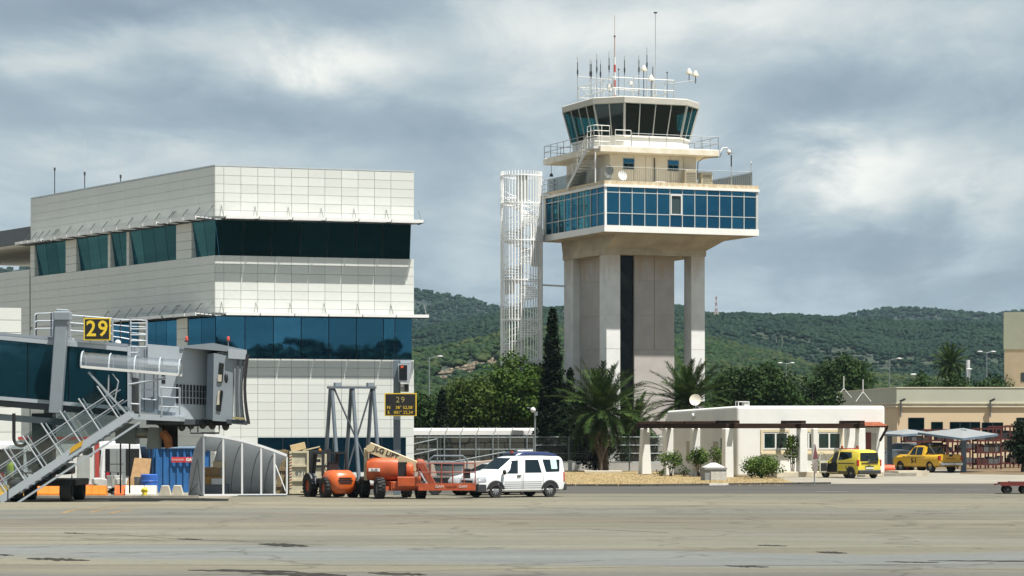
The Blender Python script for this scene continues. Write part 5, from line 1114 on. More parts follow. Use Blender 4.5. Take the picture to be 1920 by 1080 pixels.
def top_patch(st, xa, xb, wa, wb, off=.012):
    """glass between two stations on the centre line (windscreen or tailgate)"""
    sa, sb = lerp_st(st, xa), lerp_st(st, xb); b = MB(); n = Vector((sa[2] - sb[2], 0, xb - xa)); n = Vector((abs(sa[2] - sb[2]) * (1 if xa > xb else -1), 0, abs(xb - xa))).normalized() * off
    pts = [Vector((xa, -wa, sa[2])), Vector((xa, wa, sa[2])), Vector((xb, wb, sb[2])), Vector((xb, -wb, sb[2]))]
    return b.prism([p + n for p in pts], -n * 2)
def wheel_meshes(r, w, spokes=8, rimf=.64, rim=None, tread=False):
    key = ('wheel', r, w, spokes, rimf); 
    t = MB(); n = 26
    t.lathe([(r * rimf, -w / 2), (r * .93, -w / 2), (r, -w * .36), (r, w * .36), (r * .93, w / 2), (r * rimf, w / 2), (r * rimf, -w / 2)], n, axis='y')
    if tread:
        for k in range(18):
            a = 2 * math.pi * k / 18
            for s in (-1, 1):
                c = Vector((math.cos(a + s * .08) * (r + .012), s * w * .25, math.sin(a + s * .08) * (r + .012))); T = Vector((-math.sin(a), s * .5, math.cos(a))).normalized(); N_ = Vector((math.cos(a), 0, math.sin(a)))
                t.bar(c - N_ * .03 - T * .001, c + N_ * .02, .09, w * .45, up=(0, 1, 0))
    R = MB(); d = w * .30; R.lathe([(r * rimf * 1.0, d), (r * rimf * .9, d + .012), (r * rimf * .82, d - .03), (.01, d - .03)], 20, axis='y').lathe([(r * rimf * 1.0, -d), (r * rimf * .82, -d + .03), (.01, -d + .03)], 20, axis='y')
    H = MB(); H.lathe([(r * .16, d - .028), (r * .16, d + .014), (.01, d + .018)], 10, axis='y')
    for k in range(spokes): a = 2 * math.pi * k / spokes; u = Vector((math.cos(a), 0, math.sin(a))); H.bar(u * r * .14 + Vector((0, d - .005, 0)), u * r * rimf * .86 + Vector((0, d - .005, 0)), r * .11, .03, up=(0, 1, 0))
    return t.mesh('tyre', rubber, 40), R.mesh('rim', rim or M('rim_dark', (.06, .065, .07), .5, .4)), H.mesh('hubcap', rimm)
def add_wheel(parent, wm, x, y, r, flip): 
    o = inst('wheel', wm[0], parent, (x, y, r), (0, 0, 0 if flip > 0 else math.pi)); inst('rim', wm[1], o); 
    if wm[2]: inst('hubcap', wm[2], o)
    return o
def arch(x, r, st, s, m, parent, w=.09, z0=None):
    b = MB(); n = 12; A = []
    for k in range(n + 1): a = math.pi * k / n; A.append((x + math.cos(a) * r, r * .80 + math.sin(a) * (r)) )
    inner = []; outer = []
    for (px, pz) in A:
        y = s * (side_y(st, px, max(pz, .25)) + .015); dx, dz = px - x, pz - r * .8; k = (r + w) / r; outer.append(Vector((x + dx * k, y, r * .8 + dz * k))); inner.append(Vector((px, y, pz)))
    i2 = [p - Vector((0, s * .12, 0)) for p in inner]; o2 = [p - Vector((0, s * .12, 0)) for p in outer]
    for k in range(n): b.hexa([inner[k], outer[k], outer[k + 1], inner[k + 1], i2[k], o2[k], o2[k + 1], i2[k + 1]])
    b.build('wheel_arch', m, parent)
    w_ = MB(); pts = [Vector((p.x, s * (side_y(st, p.x, max(p.z, .25)) + .004), p.z)) for p in inner]; w_.prism(pts, (0, -s * .05, 0)).build('wheel_well', darkin, parent)
def vehicle(name, lab, cat, loc, heading, st, paint, wheels, wr, glass, front_ws, rear_ws, group=None, ww=.2, arch_m=None, spokes=8, bump_m=None, zlow=.22, mirrors=True, sides=(1, -1), rimf=.64):
    v = root(name, lab, cat, loc, heading, group); shell(st).build('body', paint, v, 38)
    wm = wheel_meshes(wr, ww, spokes, rimf); 
    for x in wheels:
        for s in (1, -1):
            y = side_y(st, x, wr + .1) - ww / 2 + .03; add_wheel(v, wm, x, s * y, wr, s)
            if s in sides: arch(x, wr * 1.16, st, s, arch_m or paint, v, .09 if arch_m else .03)
    for poly in glass:
        for s in sides: side_patch(st, poly, .008, s).build('side_window', carglass, v)
    if front_ws: top_patch(st, *front_ws).build('windscreen', carglass, v)
    if rear_ws: top_patch(st, *rear_ws).build('rear_window', carglass, v)
    return v
def headlamp(v, st, x0, x1, z0, z1, s, m, name='headlight'): side_patch(st, [(x0, z0), (x1, z0 + .02), (x1, z1 - .02), (x0, z1)], .012, s).build(name, m, v)
hl = glass_mat('headlamp_glass', (.35, .36, .38), (.9, .9, .9), .25); tlm = M('tail_lamp', (.42, .03, .02), .25); bmp = M('dark_bumper', (.030, .033, .037), .6, var=.1)
carwhite = M('car_white', (.78, .79, .80), .25, var=.02, coat=.6); whitest = [(2.20, .36, .62, .80, .62, .70, .58), (2.10, .27, .72, .94, .80, .82, .70), (1.75, .25, .84, 1.06, .88, .89, .78), (1.22, .25, .94, 1.14, .89, .90, .76), (1.12, .25, .95, 1.19, .89, .90, .76), (.42, .25, 1.0, 1.69, .89, .895, .68), (.15, .25, 1.02, 1.74, .89, .895, .68), (-1.2, .25, 1.02, 1.76, .89, .895, .69), (-1.95, .27, 1.02, 1.73, .88, .89, .69), (-2.06, .32, 1.02, 1.65, .84, .86, .66), (-2.10, .40, 1.0, 1.55, .80, .82, .62)]
vp = W(961, HOR, 112.8 + .85); vp.z = 0
van = vehicle('white_van', 'white high roofed compact van with black bumpers parked in front of other cars', 'van', vp, math.atan2(-.5, -.866), whitest, carwhite, (1.33, -1.33), .31,
    [[(1.02, 1.02), (.20, 1.02), (.16, 1.58), (.48, 1.56), (.62, 1.47)], [(-.10, 1.05), (-.92, 1.05), (-.90, 1.60), (-.12, 1.60)], [(-1.06, 1.07), (-1.88, 1.09), (-1.90, 1.60), (-1.04, 1.61)]], (1.10, .46, .70, .62), None, arch_m=bmp, spokes=9)
MB().rings([[(x, y, z) for y, z in ((-w, z0), (w, z0), (w, z1), (-w, z1))] for x, w, z0, z1 in ((2.235, .62, .32, .56), (2.14, .82, .25, .60), (1.78, .905, .25, .58))]).build('front_bumper', bmp, van, bevel=.02)
MB().box(-2.2, -2.0, -.86, .86, .30, .58).build('rear_bumper', bmp, van, bevel=.03)
MB().box(2.12, 2.235, -.45, .45, .64, .74).build('grille', black, van)
for s in (1, -1):
    headlamp(van, whitest, 2.13, 1.78, .66, .92, s, hl); side_patch(whitest, [(-2.0, .66), (-2.095, .66), (-2.085, 1.06), (-1.99, 1.06)], .012, s).build('tail_light', tlm, van)
    for x0, x1, nm in ((1.05, .06, 'door'), (-.02, -.98, 'sliding_door')):
        for xx in (x0, x1): side_patch(whitest, [(xx + .008, .36), (xx - .008, .36), (xx - .008, 1.0), (xx + .008, 1.0)], .004, s).build('door_gap', M('gap_grey', (.10, .10, .11), .8), van)
    for k in range(4): side_patch(whitest, [(.92, .40 + .085 * k), (-.92, .40 + .085 * k), (-.92, .425 + .085 * k), (.92, .425 + .085 * k)], .006, s).build('side_groove', M('groove_grey', (.22, .23, .25), .6), van)
    MB().box(.30, .12, s * .92 - .02, s * .92 + .02, .90, .95).build('door_handle', black, van)
    MB().sphere((.98, s * 1.02, 1.08), .13, 10, 6, (.6, .8, .9)).build('mirror', black, van, 60)
side_patch(whitest, [(-1.42, 1.20), (-1.72, 1.20), (-1.72, 1.60), (-1.42, 1.60)], .0115, 1).build('window_notice', M('notice_paper', (.55, .68, .62), .7, col2=(.30, .50, .45), scale=9), van)
# small white hatchback behind the van
hst = [(2.0, .36, .55, .66, .55, .60, .50), (1.9, .25, .62, .80, .76, .78, .66), (1.4, .22, .76, .94, .84, .85, .74), (.95, .22, .82, 1.00, .85, .86, .72), (.15, .22, .86, 1.36, .85, .86, .60), (-.4, .22, .88, 1.45, .85, .86, .60), (-1.3, .22, .90, 1.40, .85, .86, .60), (-1.75, .25, .92, 1.22, .84, .85, .60), (-1.95, .32, .84, .98, .74, .76, .62)]
hatch = vehicle('white_hatchback', 'small white hatchback standing just behind the white van', 'car', G(922, 117.2), math.atan2(-.5, -.866), hst, carwhite, (1.25, -1.2), .29, [[(.72, .92), (-.25, .92), (-.3, 1.34), (.12, 1.28)], [(-.33, .93), (-1.1, .95), (-1.2, 1.30), (-.37, 1.35)]], (.92, .18, .62, .54), None, spokes=7)
for s in (1, -1): headlamp(hatch, hst, 1.93, 1.55, .62, .78, s, hl)
MB().box(1.9, 1.99, -.45, .45, .42, .55).build('grille', black, hatch); MB().box(1.88, 1.99, -.6, .6, .27, .38).build('air_intake', black, hatch)
# dark blue people carrier behind, only its roof shows
bst = [(2.3, .36, .62, .80, .60, .66, .55), (2.1, .26, .8, .98, .84, .86, .74), (1.5, .25, .92, 1.14, .88, .9, .78), (1.0, .25, .98, 1.24, .9, .92, .78), (.35, .25, 1.04, 1.80, .9, .92, .72), (-.2, .25, 1.05, 1.88, .9, .92, .72), (-1.7, .25, 1.06, 1.86, .9, .92, .72), (-2.2, .3, 1.06, 1.74, .88, .9, .70), (-2.35, .4, 1.0, 1.5, .8, .84, .66)]
bcar = vehicle('blue_people_carrier', 'dark blue people carrier whose roof shows above the white van', 'car', G(964, 121.3), math.atan2(-.5, -.866), [(a[0] * .84,) + a[1:] for a in bst], M('car_blue', (.018, .030, .10), .2, var=.02, coat=.8), (1.22, -1.22), .33, [[(.77, 1.08), (.05, 1.08), (0, 1.68), (.30, 1.68)], [(-.05, 1.1), (-.9, 1.1), (-.9, 1.72), (-.05, 1.72)], [(-1.0, 1.1), (-1.75, 1.1), (-1.65, 1.70), (-1.0, 1.72)]], (.82, .32, .70, .64), None)
MB().box(.1, .22, -.5, .5, 1.86, 1.93).build('roof_bar', bmp, bcar); MB().box(.3, .38, .25, .42, 1.8, 1.90).build('red_marker', tlm, bcar)
# yellow follow-me car: small van, door open
yst = [(1.95, .36, .60, .72, .60, .64, .52), (1.85, .26, .70, .88, .78, .8, .68), (1.4, .24, .82, 1.0, .83, .84, .74), (1.05, .24, .88, 1.08, .84, .85, .72), (.45, .24, .92, 1.58, .84, .85, .62), (.1, .24, .95, 1.66, .84, .85, .63), (-1.2, .24, 1.0, 1.68, .84, .85, .64), (-1.7, .24, 1.0, 1.62, .84, .85, .64), (-1.85, .28, .98, 1.50, .82, .83, .62), (-1.92, .34, .92, 1.02, .78, .80, .70)]
ycar = vehicle('yellow_airport_car', 'small yellow airport car with chequered rear and its front door open', 'car', G(1592, 155.5), math.atan2(.866, -.5), yst, yellow, (1.22, -1.28), .30, [[(-.05, 1.06), (-.7, 1.10), (-1.3, 1.22), (-1.2, 1.52), (-.05, 1.54)]], (1.03, .48, .64, .56), None, spokes=0, arch_m=bmp)
MB().prism([(-1.935, y, z) for y, z in ((-.66, 1.02), (.66, 1.02), (.60, 1.50), (-.60, 1.50))], (.10, 0, 0)).build('rear_window', carglass, ycar)
MB().box(-2.0, -1.82, -.80, .80, .28, .50).build('rear_bumper', bmp, ycar, bevel=.03)
for s in (1, -1): MB().box(-1.935, -1.80, s * .80 - .09, s * .80 + .05, .72, 1.10).build('tail_light', tlm, ycar, bevel=.03)
for i in range(12):
    MB().prism([(-1.955, -.62 + .10 * i, .86), (-1.955, -.56 + .10 * i, .86), (-1.955, -.51 + .10 * i, .94), (-1.955, -.57 + .10 * i, .94)], (.02, 0, 0)).build('stripe', black, ycar)
MB().box(-1.96, -1.9, -.28, .28, .56, .66).build('number_plate', M('plate_white', (.6, .6, .55), .5), ycar); MB().box(-1.965, -1.9, -.3, .3, .70, .74).build('plate_lamp', black, ycar)
MB().lathe([(.13, -.02), (.13, .02), (.01, .02)], 14, (-1.955, .0, .985), 'x').build('badge_ring', M('badge', (.3, .3, .25), .3, .5), ycar); MB().box(-1.962, -1.9, -.62, .0, .93, 1.0).build('dark_strip', black, ycar)
for s in (1, -1):
    side_patch(yst, [(-.1, .84), (-1.6, .84), (-1.6, .90), (-.1, .90)], .006, s).build('stripe', M('stripe_brown', (.09, .045, .012), .6), ycar)
    side_patch(yst, [(1.2, .26), (-1.7, .26), (-1.7, .42), (1.2, .42)], .006, s).build('sill', bmp, ycar)
side_patch(yst, [(.95, .36), (.0, .36), (.0, 1.04), (.05, 1.55), (.45, 1.50), (.95, 1.0)], .012, 1).build('door_opening', darkin, ycar)
fr = MB(); op = [(.97, .33), (-.03, .33), (-.03, 1.04), (.03, 1.58), (.47, 1.53), (.97, 1.0)]
for (x0, z0), (x1, z1) in zip(op, op[1:] + op[:1]): fr.bar((x0, side_y(yst, x0, z0) + .01, z0), (x1, side_y(yst, x1, z1) + .01, z1), .045, .045)
fr.build('door_frame', M('door_tan', (.50, .44, .20), .4), ycar)
dl = MB().hexa([(0, -.03, .34), (-.98, -.03, .34), (-.98, .03, .34), (0, .03, .34), (0, -.03, 1.0), (-1.0, -.03, 1.02), (-1.0, .03, 1.02), (0, .03, 1.0)]).build('front_door', M('door_inner', (.55, .53, .42), .5), ycar, loc=(1.0, .86, 0), rot=(0, 0, R_(-62)))
MB().box(-.90, -.10, .032, .05, .44, .88).build('door_lining', darkin, dl); MB().box(-.90, -.10, -.05, -.032, .44, .88).build('door_lining', darkin, dl)
MB().path([(-.02, 0, 1.0), (-.42, 0, 1.46), (-.85, 0, 1.52), (-.98, 0, 1.02)], .03, 6).build('window_frame', M('door_frame_grey', (.45, .44, .36), .4), dl)
MB().box(-.25, .25, -.55, .55, 1.69, 1.75).box(-.12, -.02, -.62, -.5, 1.75, 1.88).box(-.12, -.02, .5, .62, 1.75, 1.88).build('light_bar', M('bar_red', (.30, .05, .02), .4), ycar)
text('lettering', 'S-3', .30, black, ycar, (-.98, side_y(yst, -.98, .66) + .014, .62), (R_(90), 0, R_(180)))
# yellow pick-up under the carport
pst = [(2.5, .45, .78, .95, .62, .70, .58), (2.4, .36, .9, 1.08, .86, .88, .76), (1.9, .36, .98, 1.16, .90, .91, .80), (1.1, .36, 1.02, 1.18, .91, .92, .80), (1.0, .36, 1.03, 1.2, .91, .92, .80), (-.9, .36, 1.04, 1.2, .91, .92, .84), (-2.45, .42, 1.04, 1.2, .91, .92, .86), (-2.52, .5, 1.0, 1.16, .88, .9, .84)]
cst = [(1.02, 1.0, 1.06, 1.22, .86, .88, .78), (.40, 1.0, 1.06, 1.72, .88, .89, .68), (.1, 1.0, 1.06, 1.78, .88, .89, .68), (-.6, 1.0, 1.06, 1.78, .88, .89, .68), (-.85, 1.0, 1.06, 1.70, .88, .89, .68), (-.95, 1.0, 1.06, 1.24, .86, .88, .72)]
amber = M('amber_yellow', (.66, .38, .015), .35, var=.06, coat=.4)
pick = vehicle('yellow_pickup', 'amber yellow pickup marked S-1 parked with its tailgate toward the road', 'pickup', G(1737, 175.2), math.atan2(.875, -.485), pst, amber, (1.6, -1.55), .37, [], None, None, spokes=6, ww=.24, arch_m=amber)
shell(cst).build('cab', amber, pick, 38); top_patch(cst, 1.0, .42, .74, .62).build('windscreen', carglass, pick)
for s in (1, -1):
    side_patch(cst, [(.72, 1.16), (.05, 1.16), (.05, 1.66), (.36, 1.66)], .008, s).build('side_window', carglass, pick); side_patch(cst, [(-.02, 1.16), (-.62, 1.16), (-.62, 1.66), (-.02, 1.66)], .008, s).build('side_window', carglass, pick)
    MB().box(-2.55, -2.4, s * .88 - .08, s * .88 + .05, .82, 1.12).build('tail_light', tlm, pick)
    side_patch(pst, [(1.4, 1.00), (-1.0, 1.00), (-1.0, 1.05), (1.4, 1.05)], .006, s).build('stripe', black, pick)
MB().box(-.97, -.9, -.6, .6, 1.26, 1.66).build('rear_window', carglass, pick); MB().box(-2.4, -1.0, -.78, .78, 1.15, 1.205).build('bed_cover', M('bed_black', (.02, .02, .02), .7), pick)
MB().box(-2.56, -2.5, -.80, .80, .78, 1.2).build('tailgate', amber, pick, bevel=.02); MB().box(-2.58, -2.5, -.14, .14, 1.06, 1.21).build('handle', black, pick)
MB().box(-2.72, -2.5, -.88, .88, .48, .68).build('rear_bumper', M('chrome', (.55, .56, .58), .25, .9), pick, bevel=.03); MB().box(-2.735, -2.72, -.26, .26, .52, .63).build('number_plate', M('plate_white2', (.6, .6, .55), .5), pick)
rb_ = MB()
for s in (1, -1): rb_.path([(-1.0, s * .72, 1.2), (-1.15, s * .68, 1.82), (-1.9, s * .8, 1.22)], .035, 6)
rb_.tube((-1.15, -.68, 1.82), (-1.15, .68, 1.82), .035, 6).build('roll_bar', black, pick); MB().box(-.1, .25, -.62, .62, 1.80, 1.92).build('light_bar', M('bar_red2', (.22, .04, .02), .4), pick); MB().box(-.9, .3, -.6, .6, 1.93, 1.97).box(-.9, -.86, -.6, .6, 1.78, 1.93).build('roof_rack', black, pick)
text('lettering', 'S-1', .46, black, pick, (.12, side_y(pst, .1, .78) + .016, .76), (R_(90), 0, R_(180)), bold=.012)
text('lettering', 'SEÑALERO', .15, M('letter_red', (.30, .04, .01), .5), pick, (-2.566, 0, .92), (R_(90), 0, R_(-90)))
suv = vehicle('dark_car', 'dark car standing under the carport beside the bungalow wall', 'car', G(1690, 186), math.atan2(.875, -.485), bst, M('car_black', (.012, .013, .016), .25, coat=.6), (1.45, -1.45), .33, [[(.92, 1.08), (.05, 1.08), (0, 1.68), (.36, 1.68)], [(-.05, 1.1), (-1.1, 1.1), (-1.1, 1.72), (-.05, 1.72)]], (.98, .38, .70, .64), None)
silver = vehicle('silver_car', 'pale silver car nose just visible left of the yellow pickup', 'car', G(1672, 183), math.atan2(.9, -.43), hst, M('car_silver', (.55, .58, .60), .3, .3), (1.25, -1.2), .29, [[(.72, .92), (-.25, .92), (-.3, 1.34), (.12, 1.28)]], (.92, .18, .62, .54), None, spokes=7)
# red baggage cart at the frame edge
ct = root('baggage_cart', 'low dark red baggage cart cut off by the frame edge', 'cart', G(1905, 119.5), R_(-4)); rdk = M('cart_red', (.16, .022, .015), .6, var=.3)
MB().box(-.75, 1.6, -.6, .6, .42, .52).build('deck', rdk, ct); MB().box(-.75, 1.6, -.62, -.601, .36, .54).build('side_rail', rdk, ct); MB().bar((-.76, 0, .44), (-.98, 0, .40), .06).build('tow_bar', rdk, ct); MB().box(-.3, .5, -.5, .5, .521, .56).build('pallet_board', M('board_grey', (.25, .22, .2), .8), ct)
wc = wheel_meshes(.19, .14, 0)
for x in (-.42, .35, 1.2):
    for s in (1, -1): add_wheel(ct, wc, x, s * .5, .19, s)
# traffic cones and the red fire bottle by the carport
conem = M('cone_orange', (.62, .09, .03), .6)
for px, d, lab in ((1700, 176.5, 'orange and white traffic cone beside the yellow pickup side'),):
    c = root('traffic_cone', lab, 'traffic cone', G(px, d)); MB().box(-.22, .22, -.22, .22, 0, .05).lathe([(.18, .05), (.13, .30)], 16).build('base', conem, c); MB().lathe([(.13, .301), (.085, .56)], 16).build('band', white, c, 60); MB().lathe([(.085, .561), (.03, .82), (.005, .82)], 16).build('tip', conem, c, 60)
rdr = root('red_drum', 'small red drum lying by the bungalow corner under the carport', 'drum', G(1667, 171)); MB().lathe([(.01, -.35), (.26, -.35), (.28, 0), (.26, .35), (.01, .35)], 16, (0, 0, .28), 'x').build('barrel', conem, rdr, 50)

# ================================================================ ROUGH TERRAIN FORKLIFT
def slab_loft(mb, secs): return mb.rings([[(x, y, z) for y, z in ((-w + c, z0), (w - c, z0), (w, z0 + c), (w, z1 - c), (w - c, z1), (-w + c, z1), (-w, z1 - c), (-w, z0 + c))] for x, w, z0, z1, c in secs])
fk = root('forklift', 'orange rough terrain forklift with black cab frame seen from behind', 'forklift', G(622, 113.4), R_(117))
obright = M('forklift_orange', (.55, .105, .018), .38, var=.10, coat=.4)
slab_loft(MB(), [(-1.46, .32, .42, .84, .14), (-1.40, .48, .24, 1.00, .2), (-1.22, .58, .17, 1.12, .22), (-.9, .62, .20, 1.17, .24), (-.45, .58, .36, 1.14, .2), (-.2, .54, .42, 1.08, .12)]).build('hood', obright, fk, 50)
for k in range(3): MB().rings([[(-1.475, y, z) for y, z in ((-.34 + .05 * abs(k - 1), .80 - .10 * k), (.34 - .05 * abs(k - 1), .80 - .10 * k), (.32 - .05 * abs(k - 1), .86 - .10 * k), (-.32 + .05 * abs(k - 1), .86 - .10 * k))], [(-1.3, y, z) for y, z in ((-.34, .80 - .10 * k), (.34, .80 - .10 * k), (.32, .86 - .10 * k), (-.32, .86 - .10 * k))]]).build('grille_slot', black, fk)
MB().box(-.9, 1.2, -.42, .42, .40, .62).build('chassis', M('chassis_dark', (.03, .03, .03), .7), fk); MB().box(-.3, .7, -.60, .60, .62, .80).build('cab_floor', black, fk)
cab = MB()
for s in (1, -1): cab.bar((-.35, s * .56, .9), (-.30, s * .52, 1.88), .10); cab.bar((.85, s * .56, .8), (.62, s * .52, 1.88), .18)
for s in (1, -1): cab.bar((-.32, s * .52, 1.88), (.72, s * .52, 1.88), .10)
for x in (-.32, 0, .36, .70): cab.bar((x, -.52, 1.88), (x, .52, 1.88), .06)
cab.build('cab_frame', black, fk); MB().box(-.1, .35, -.25, .25, .8, 1.02).box(-.18, -.06, -.25, .25, 1.0, 1.5).build('seat', black, fk, bevel=.03)
MB().tube((.55, 0, .8), (.38, 0, 1.25), .03, 6).lathe([(.17, -.015), (.2, 0), (.17, .015)], 14, (.36, 0, 1.28), 'x').build('steering_wheel', black, fk)
mst = MB()
for s in (1, -1): mst.box(1.22, 1.38, s * .42 - .06, s * .42 + .06, .25, 2.02)
for z in (.5, 1.3, 1.95): mst.box(1.25, 1.34, -.36, .36, z - .05, z + .05)
mst.build('mast', M('mast_black', (.02, .02, .022), .6), fk)
for s in (1, -1): MB().box(1.40, 1.46, s * .34 - .07, s * .34 + .07, .15, .8).box(1.46, 2.5, s * .34 - .06, s * .34 + .06, .15, .20).build('fork', M('fork_grey', (.06, .06, .065), .5, .4), fk)
for s in (1, -1): MB().lathe([(.52, -.13), (.56, -.13), (.56, .15), (.52, .15), (.52, -.13)], 10, (.78, s * .66, .47), 'y', a0=R_(20), a1=R_(170)).build('mudguard', M('mudguard', (.06, .065, .07), .5), fk)
wF = wheel_meshes(.47, .34, 0, .58, M('hub_orange', (.45, .09, .03), .6), True); wR = wheel_meshes(.42, .28, 0, .55, M('hub_orange2', (.40, .08, .03), .6), True)
for s in (1, -1): add_wheel(fk, (wF[0], wF[1], None), .78, s * .66, .47, s); add_wheel(fk, (wR[0], wR[1], None), -.80, s * .62, .42, s)
MB().sphere((.1, .5, 2.0), .07, 8, 6).tube((.1, .5, 1.88), (.1, .5, 2.0), .03, 6).build('beacon', M('beacon_amber', (.5, .2, .03), .3), fk); MB().box(-.1, .02, .56, .70, 1.5, 1.62).build('mirror', black, fk)

# ================================================================ BOOM LIFT
BL = G(740, 112.2); bl_ = root('boom_lift', 'orange boom lift with tan folded arm and lowered red basket', 'boom lift', BL)
tanm = M('boom_tan', (.52, .43, .27), .5, var=.12, scale=2); rust_red = M('jib_red', (.28, .06, .025), .6, var=.25, scale=4)
def bp(px, py, d=112.2): return W(px, py, d) - BL
fx, tx = Vector((.30, -.954, 0)), Vector((.954, .30, 0))
wm = wheel_meshes(.43, .32, 0, .60, M('hub_grey', (.20, .21, .19), .6), True)
a0 = G(683, 112.9) - BL
for i, (off, sgn) in enumerate(((Vector(), 1), (fx * 2.25 + Vector((.08, 0, 0)), 1), (tx * 1.85, -1), (tx * 1.85 + fx * 2.25, -1))):
    p = a0 + off; o = inst('wheel', wm[0], bl_, (p.x, p.y, .43), (0, 0, math.atan2(tx.y, tx.x) + (R_(90) if sgn > 0 else R_(-90)))); inst('rim', wm[1], o)
c = a0 + tx * .92 + fx * 1.1; A = math.atan2(fx.y, fx.x)
chs = MB().box(-1.45, 1.45, -.42, .42, .38, .72).box(-1.3, -1.0, -.75, .75, .34, .52).box(1.0, 1.3, -.75, .75, .34, .52).build('chassis', M('lift_orange', (.44, .08, .02), .5, var=.2, scale=3), bl_, loc=c, rot=(0, 0, A))
p0, p1 = bp(735, 920, 110.6), bp(788, 902, 110.6); MB().box(p0.x, p1.x, p0.y, p0.y + .5, .42, .72).build('counter_frame', orange, bl_, bevel=.02)
p0 = bp(745, 915, 110.4); MB().box(p0.x, p0.x + .95, p0.y, p0.y + .6, .52, .92).build('battery_box', orange, bl_, bevel=.02)
MB().tube(c + Vector((0, 0, .7)), c + Vector((0, 0, .95)), .55, 20).build('slew_ring', black, bl_)
# turret hoods: rounded capsules left and right of a black gap
def capsule(x0, x1, z0, z1, y0, y1, tl, tr_):
    b = MB(); rg = []
    for t in range(9):
        u = t / 8; x = x0 + (x1 - x0) * u; k = (1 - tl * (1 - min(1, u / .3)) ** 2) * (1 - tr_ * (max(0, u - .7) / .3) ** 2); zc, yc = (z0 + z1) / 2 - .10 * (1 - k), (y0 + y1) / 2; hz, hy = (z1 - z0) / 2 * k, (y1 - y0) / 2 * (k * .5 + .5)
        rg.append([(x, yc + hy * math.copysign(abs(math.cos(a)) ** .55, math.cos(a)), zc + hz * math.copysign(abs(math.sin(a)) ** .55, math.sin(a))) for a in [2 * math.pi * q / 20 for q in range(20)]])
    return b.rings(rg)
zA, zB = bp(0, 902).z, bp(0, 856).z; yA, yB = -1.15, .55
capsule(bp(690, 0).x, bp(748, 0).x, zA, zB, yA, yB, .22, .06).build('engine_hood', orange, bl_, 50); capsule(bp(764, 0).x, bp(777, 0).x, zA + .1, zB - .22, yA, yB, .02, .35).build('rear_hood', orange, bl_, 50)
MB().box(bp(747, 0).x, bp(765, 0).x, yA + .12, yB - .1, zA + .05, zB - .22).build('control_panel', black, bl_)
MB().box(bp(684, 0).x, bp(692, 0).x, -.7, .1, bp(0, 900).z, bp(0, 840).z).build('upright', tanm, bl_, bevel=.02)
MB().box(bp(684.5, 0).x, bp(691, 0).x, -.72, -.701, bp(0, 869).z, bp(0, 858).z).build('decal', M('decal_pale', (.5, .47, .36), .5), bl_)
yb = -.75; q0, q1 = bp(693, 838), bp(786, 876); q0.y = q1.y = yb
boom = MB().bar(q0, q1, .34, .44, up=(0, 0, 1)).build('boom', tanm, bl_, bevel=.02); dr_ = (q1 - q0).normalized(); up_ = Vector((-dr_.z, 0, dr_.x)); up_ = up_ if up_.z > 0 else -up_
ang = math.atan2(dr_.z, dr_.x); tp = q0 + dr_ * .78 + up_ * .05
text('lettering', 'JLG LIFT', .30, black, boom, (tp.x, yb - .176, tp.z), (R_(90), -ang, 0), bold=.008)
MB().lathe([(.15, -.2), (.15, .2)], 14, q0 + Vector((.04, 0, -.05)), 'y', caps=True).build('boom_pivot', tanm, bl_); MB().bar(q0 + Vector((.15, .1, -.25)), q0 + Vector((.55, .1, -.55)), .14).build('lift_cylinder', black, bl_)
zl = bp(0, 880).z; MB().box(bp(694, 0).x, bp(715, 0).x, -1.168, -1.15, bp(0, 883).z, bp(0, 877).z).build('hood_decal', M('decal_white', (.7, .7, .66), .5), bl_); text('lettering', 'JLG', .13, M('navy_print', (.02, .025, .08), .5), bl_, ((bp(694, 0).x + bp(715, 0).x) / 2, -1.172, bp(0, 880).z), sx=1.5)
j0, j1 = bp(790, 868), bp(817, 916); j0.y = j1.y = yb - .2
MB().sphere((bp(788, 872).x, yb, bp(0, 872).z), .28, 10, 7, (1, .8, 1)).build('knuckle', rust_red, bl_); MB().bar(j0, j1, .24, .28).build('jib', rust_red, bl_, bevel=.02); MB().tube(j0 + Vector((-.05, -.2, -.35)), j1 + Vector((-.25, -.2, .05)), .05, 8).build('jib_ram', alu, bl_)
x0, x1 = bp(785, 0, 110.6).x, bp(891, 0, 110.6).x; yk = -1.9; zf = .36
bk = MB().box(x0, x1, yk, yk + .9, zf, zf + .06).box(x0, x1, yk - .02, yk, zf, zf + .30).build('basket_floor', M('basket_orange', (.42, .075, .022), .55, var=.25, scale=5), bl_)
rl = M('basket_rail', (.22, .05, .03), .6, var=.4, scale=6); b = MB()
for z in (zf + .75, zf + 1.12):
    for y in (yk, yk + .88): b.tube((x0, y, z), (x1, y, z), .022, 6)
    for x in (x0, x1): b.tube((x, yk, z), (x, yk + .88, z), .022, 6)
for k in range(6):
    for y in (yk, yk + .88): x = x0 + (x1 - x0) * k / 5; b.tube((x, y, zf), (x, y, zf + 1.12), .022, 6)
b.build('basket_rail', rl, bk)
gw = M('print_white', (.72, .70, .66), .6)
for px, s, m_ in ((824, 'GAM', gw), (868, 'GAM', gw), (846, 'ALQUILER', rl)): text('lettering', s, .16 if m_ is gw else .10, m_, bk, (bp(px, 0, 110.4).x, yk - .026, zf + .16))
MB().box(x1 - .5, x1 - .2, yk + .1, yk + .4, zf + .5, zf + .9).build('control_box', black, bk)

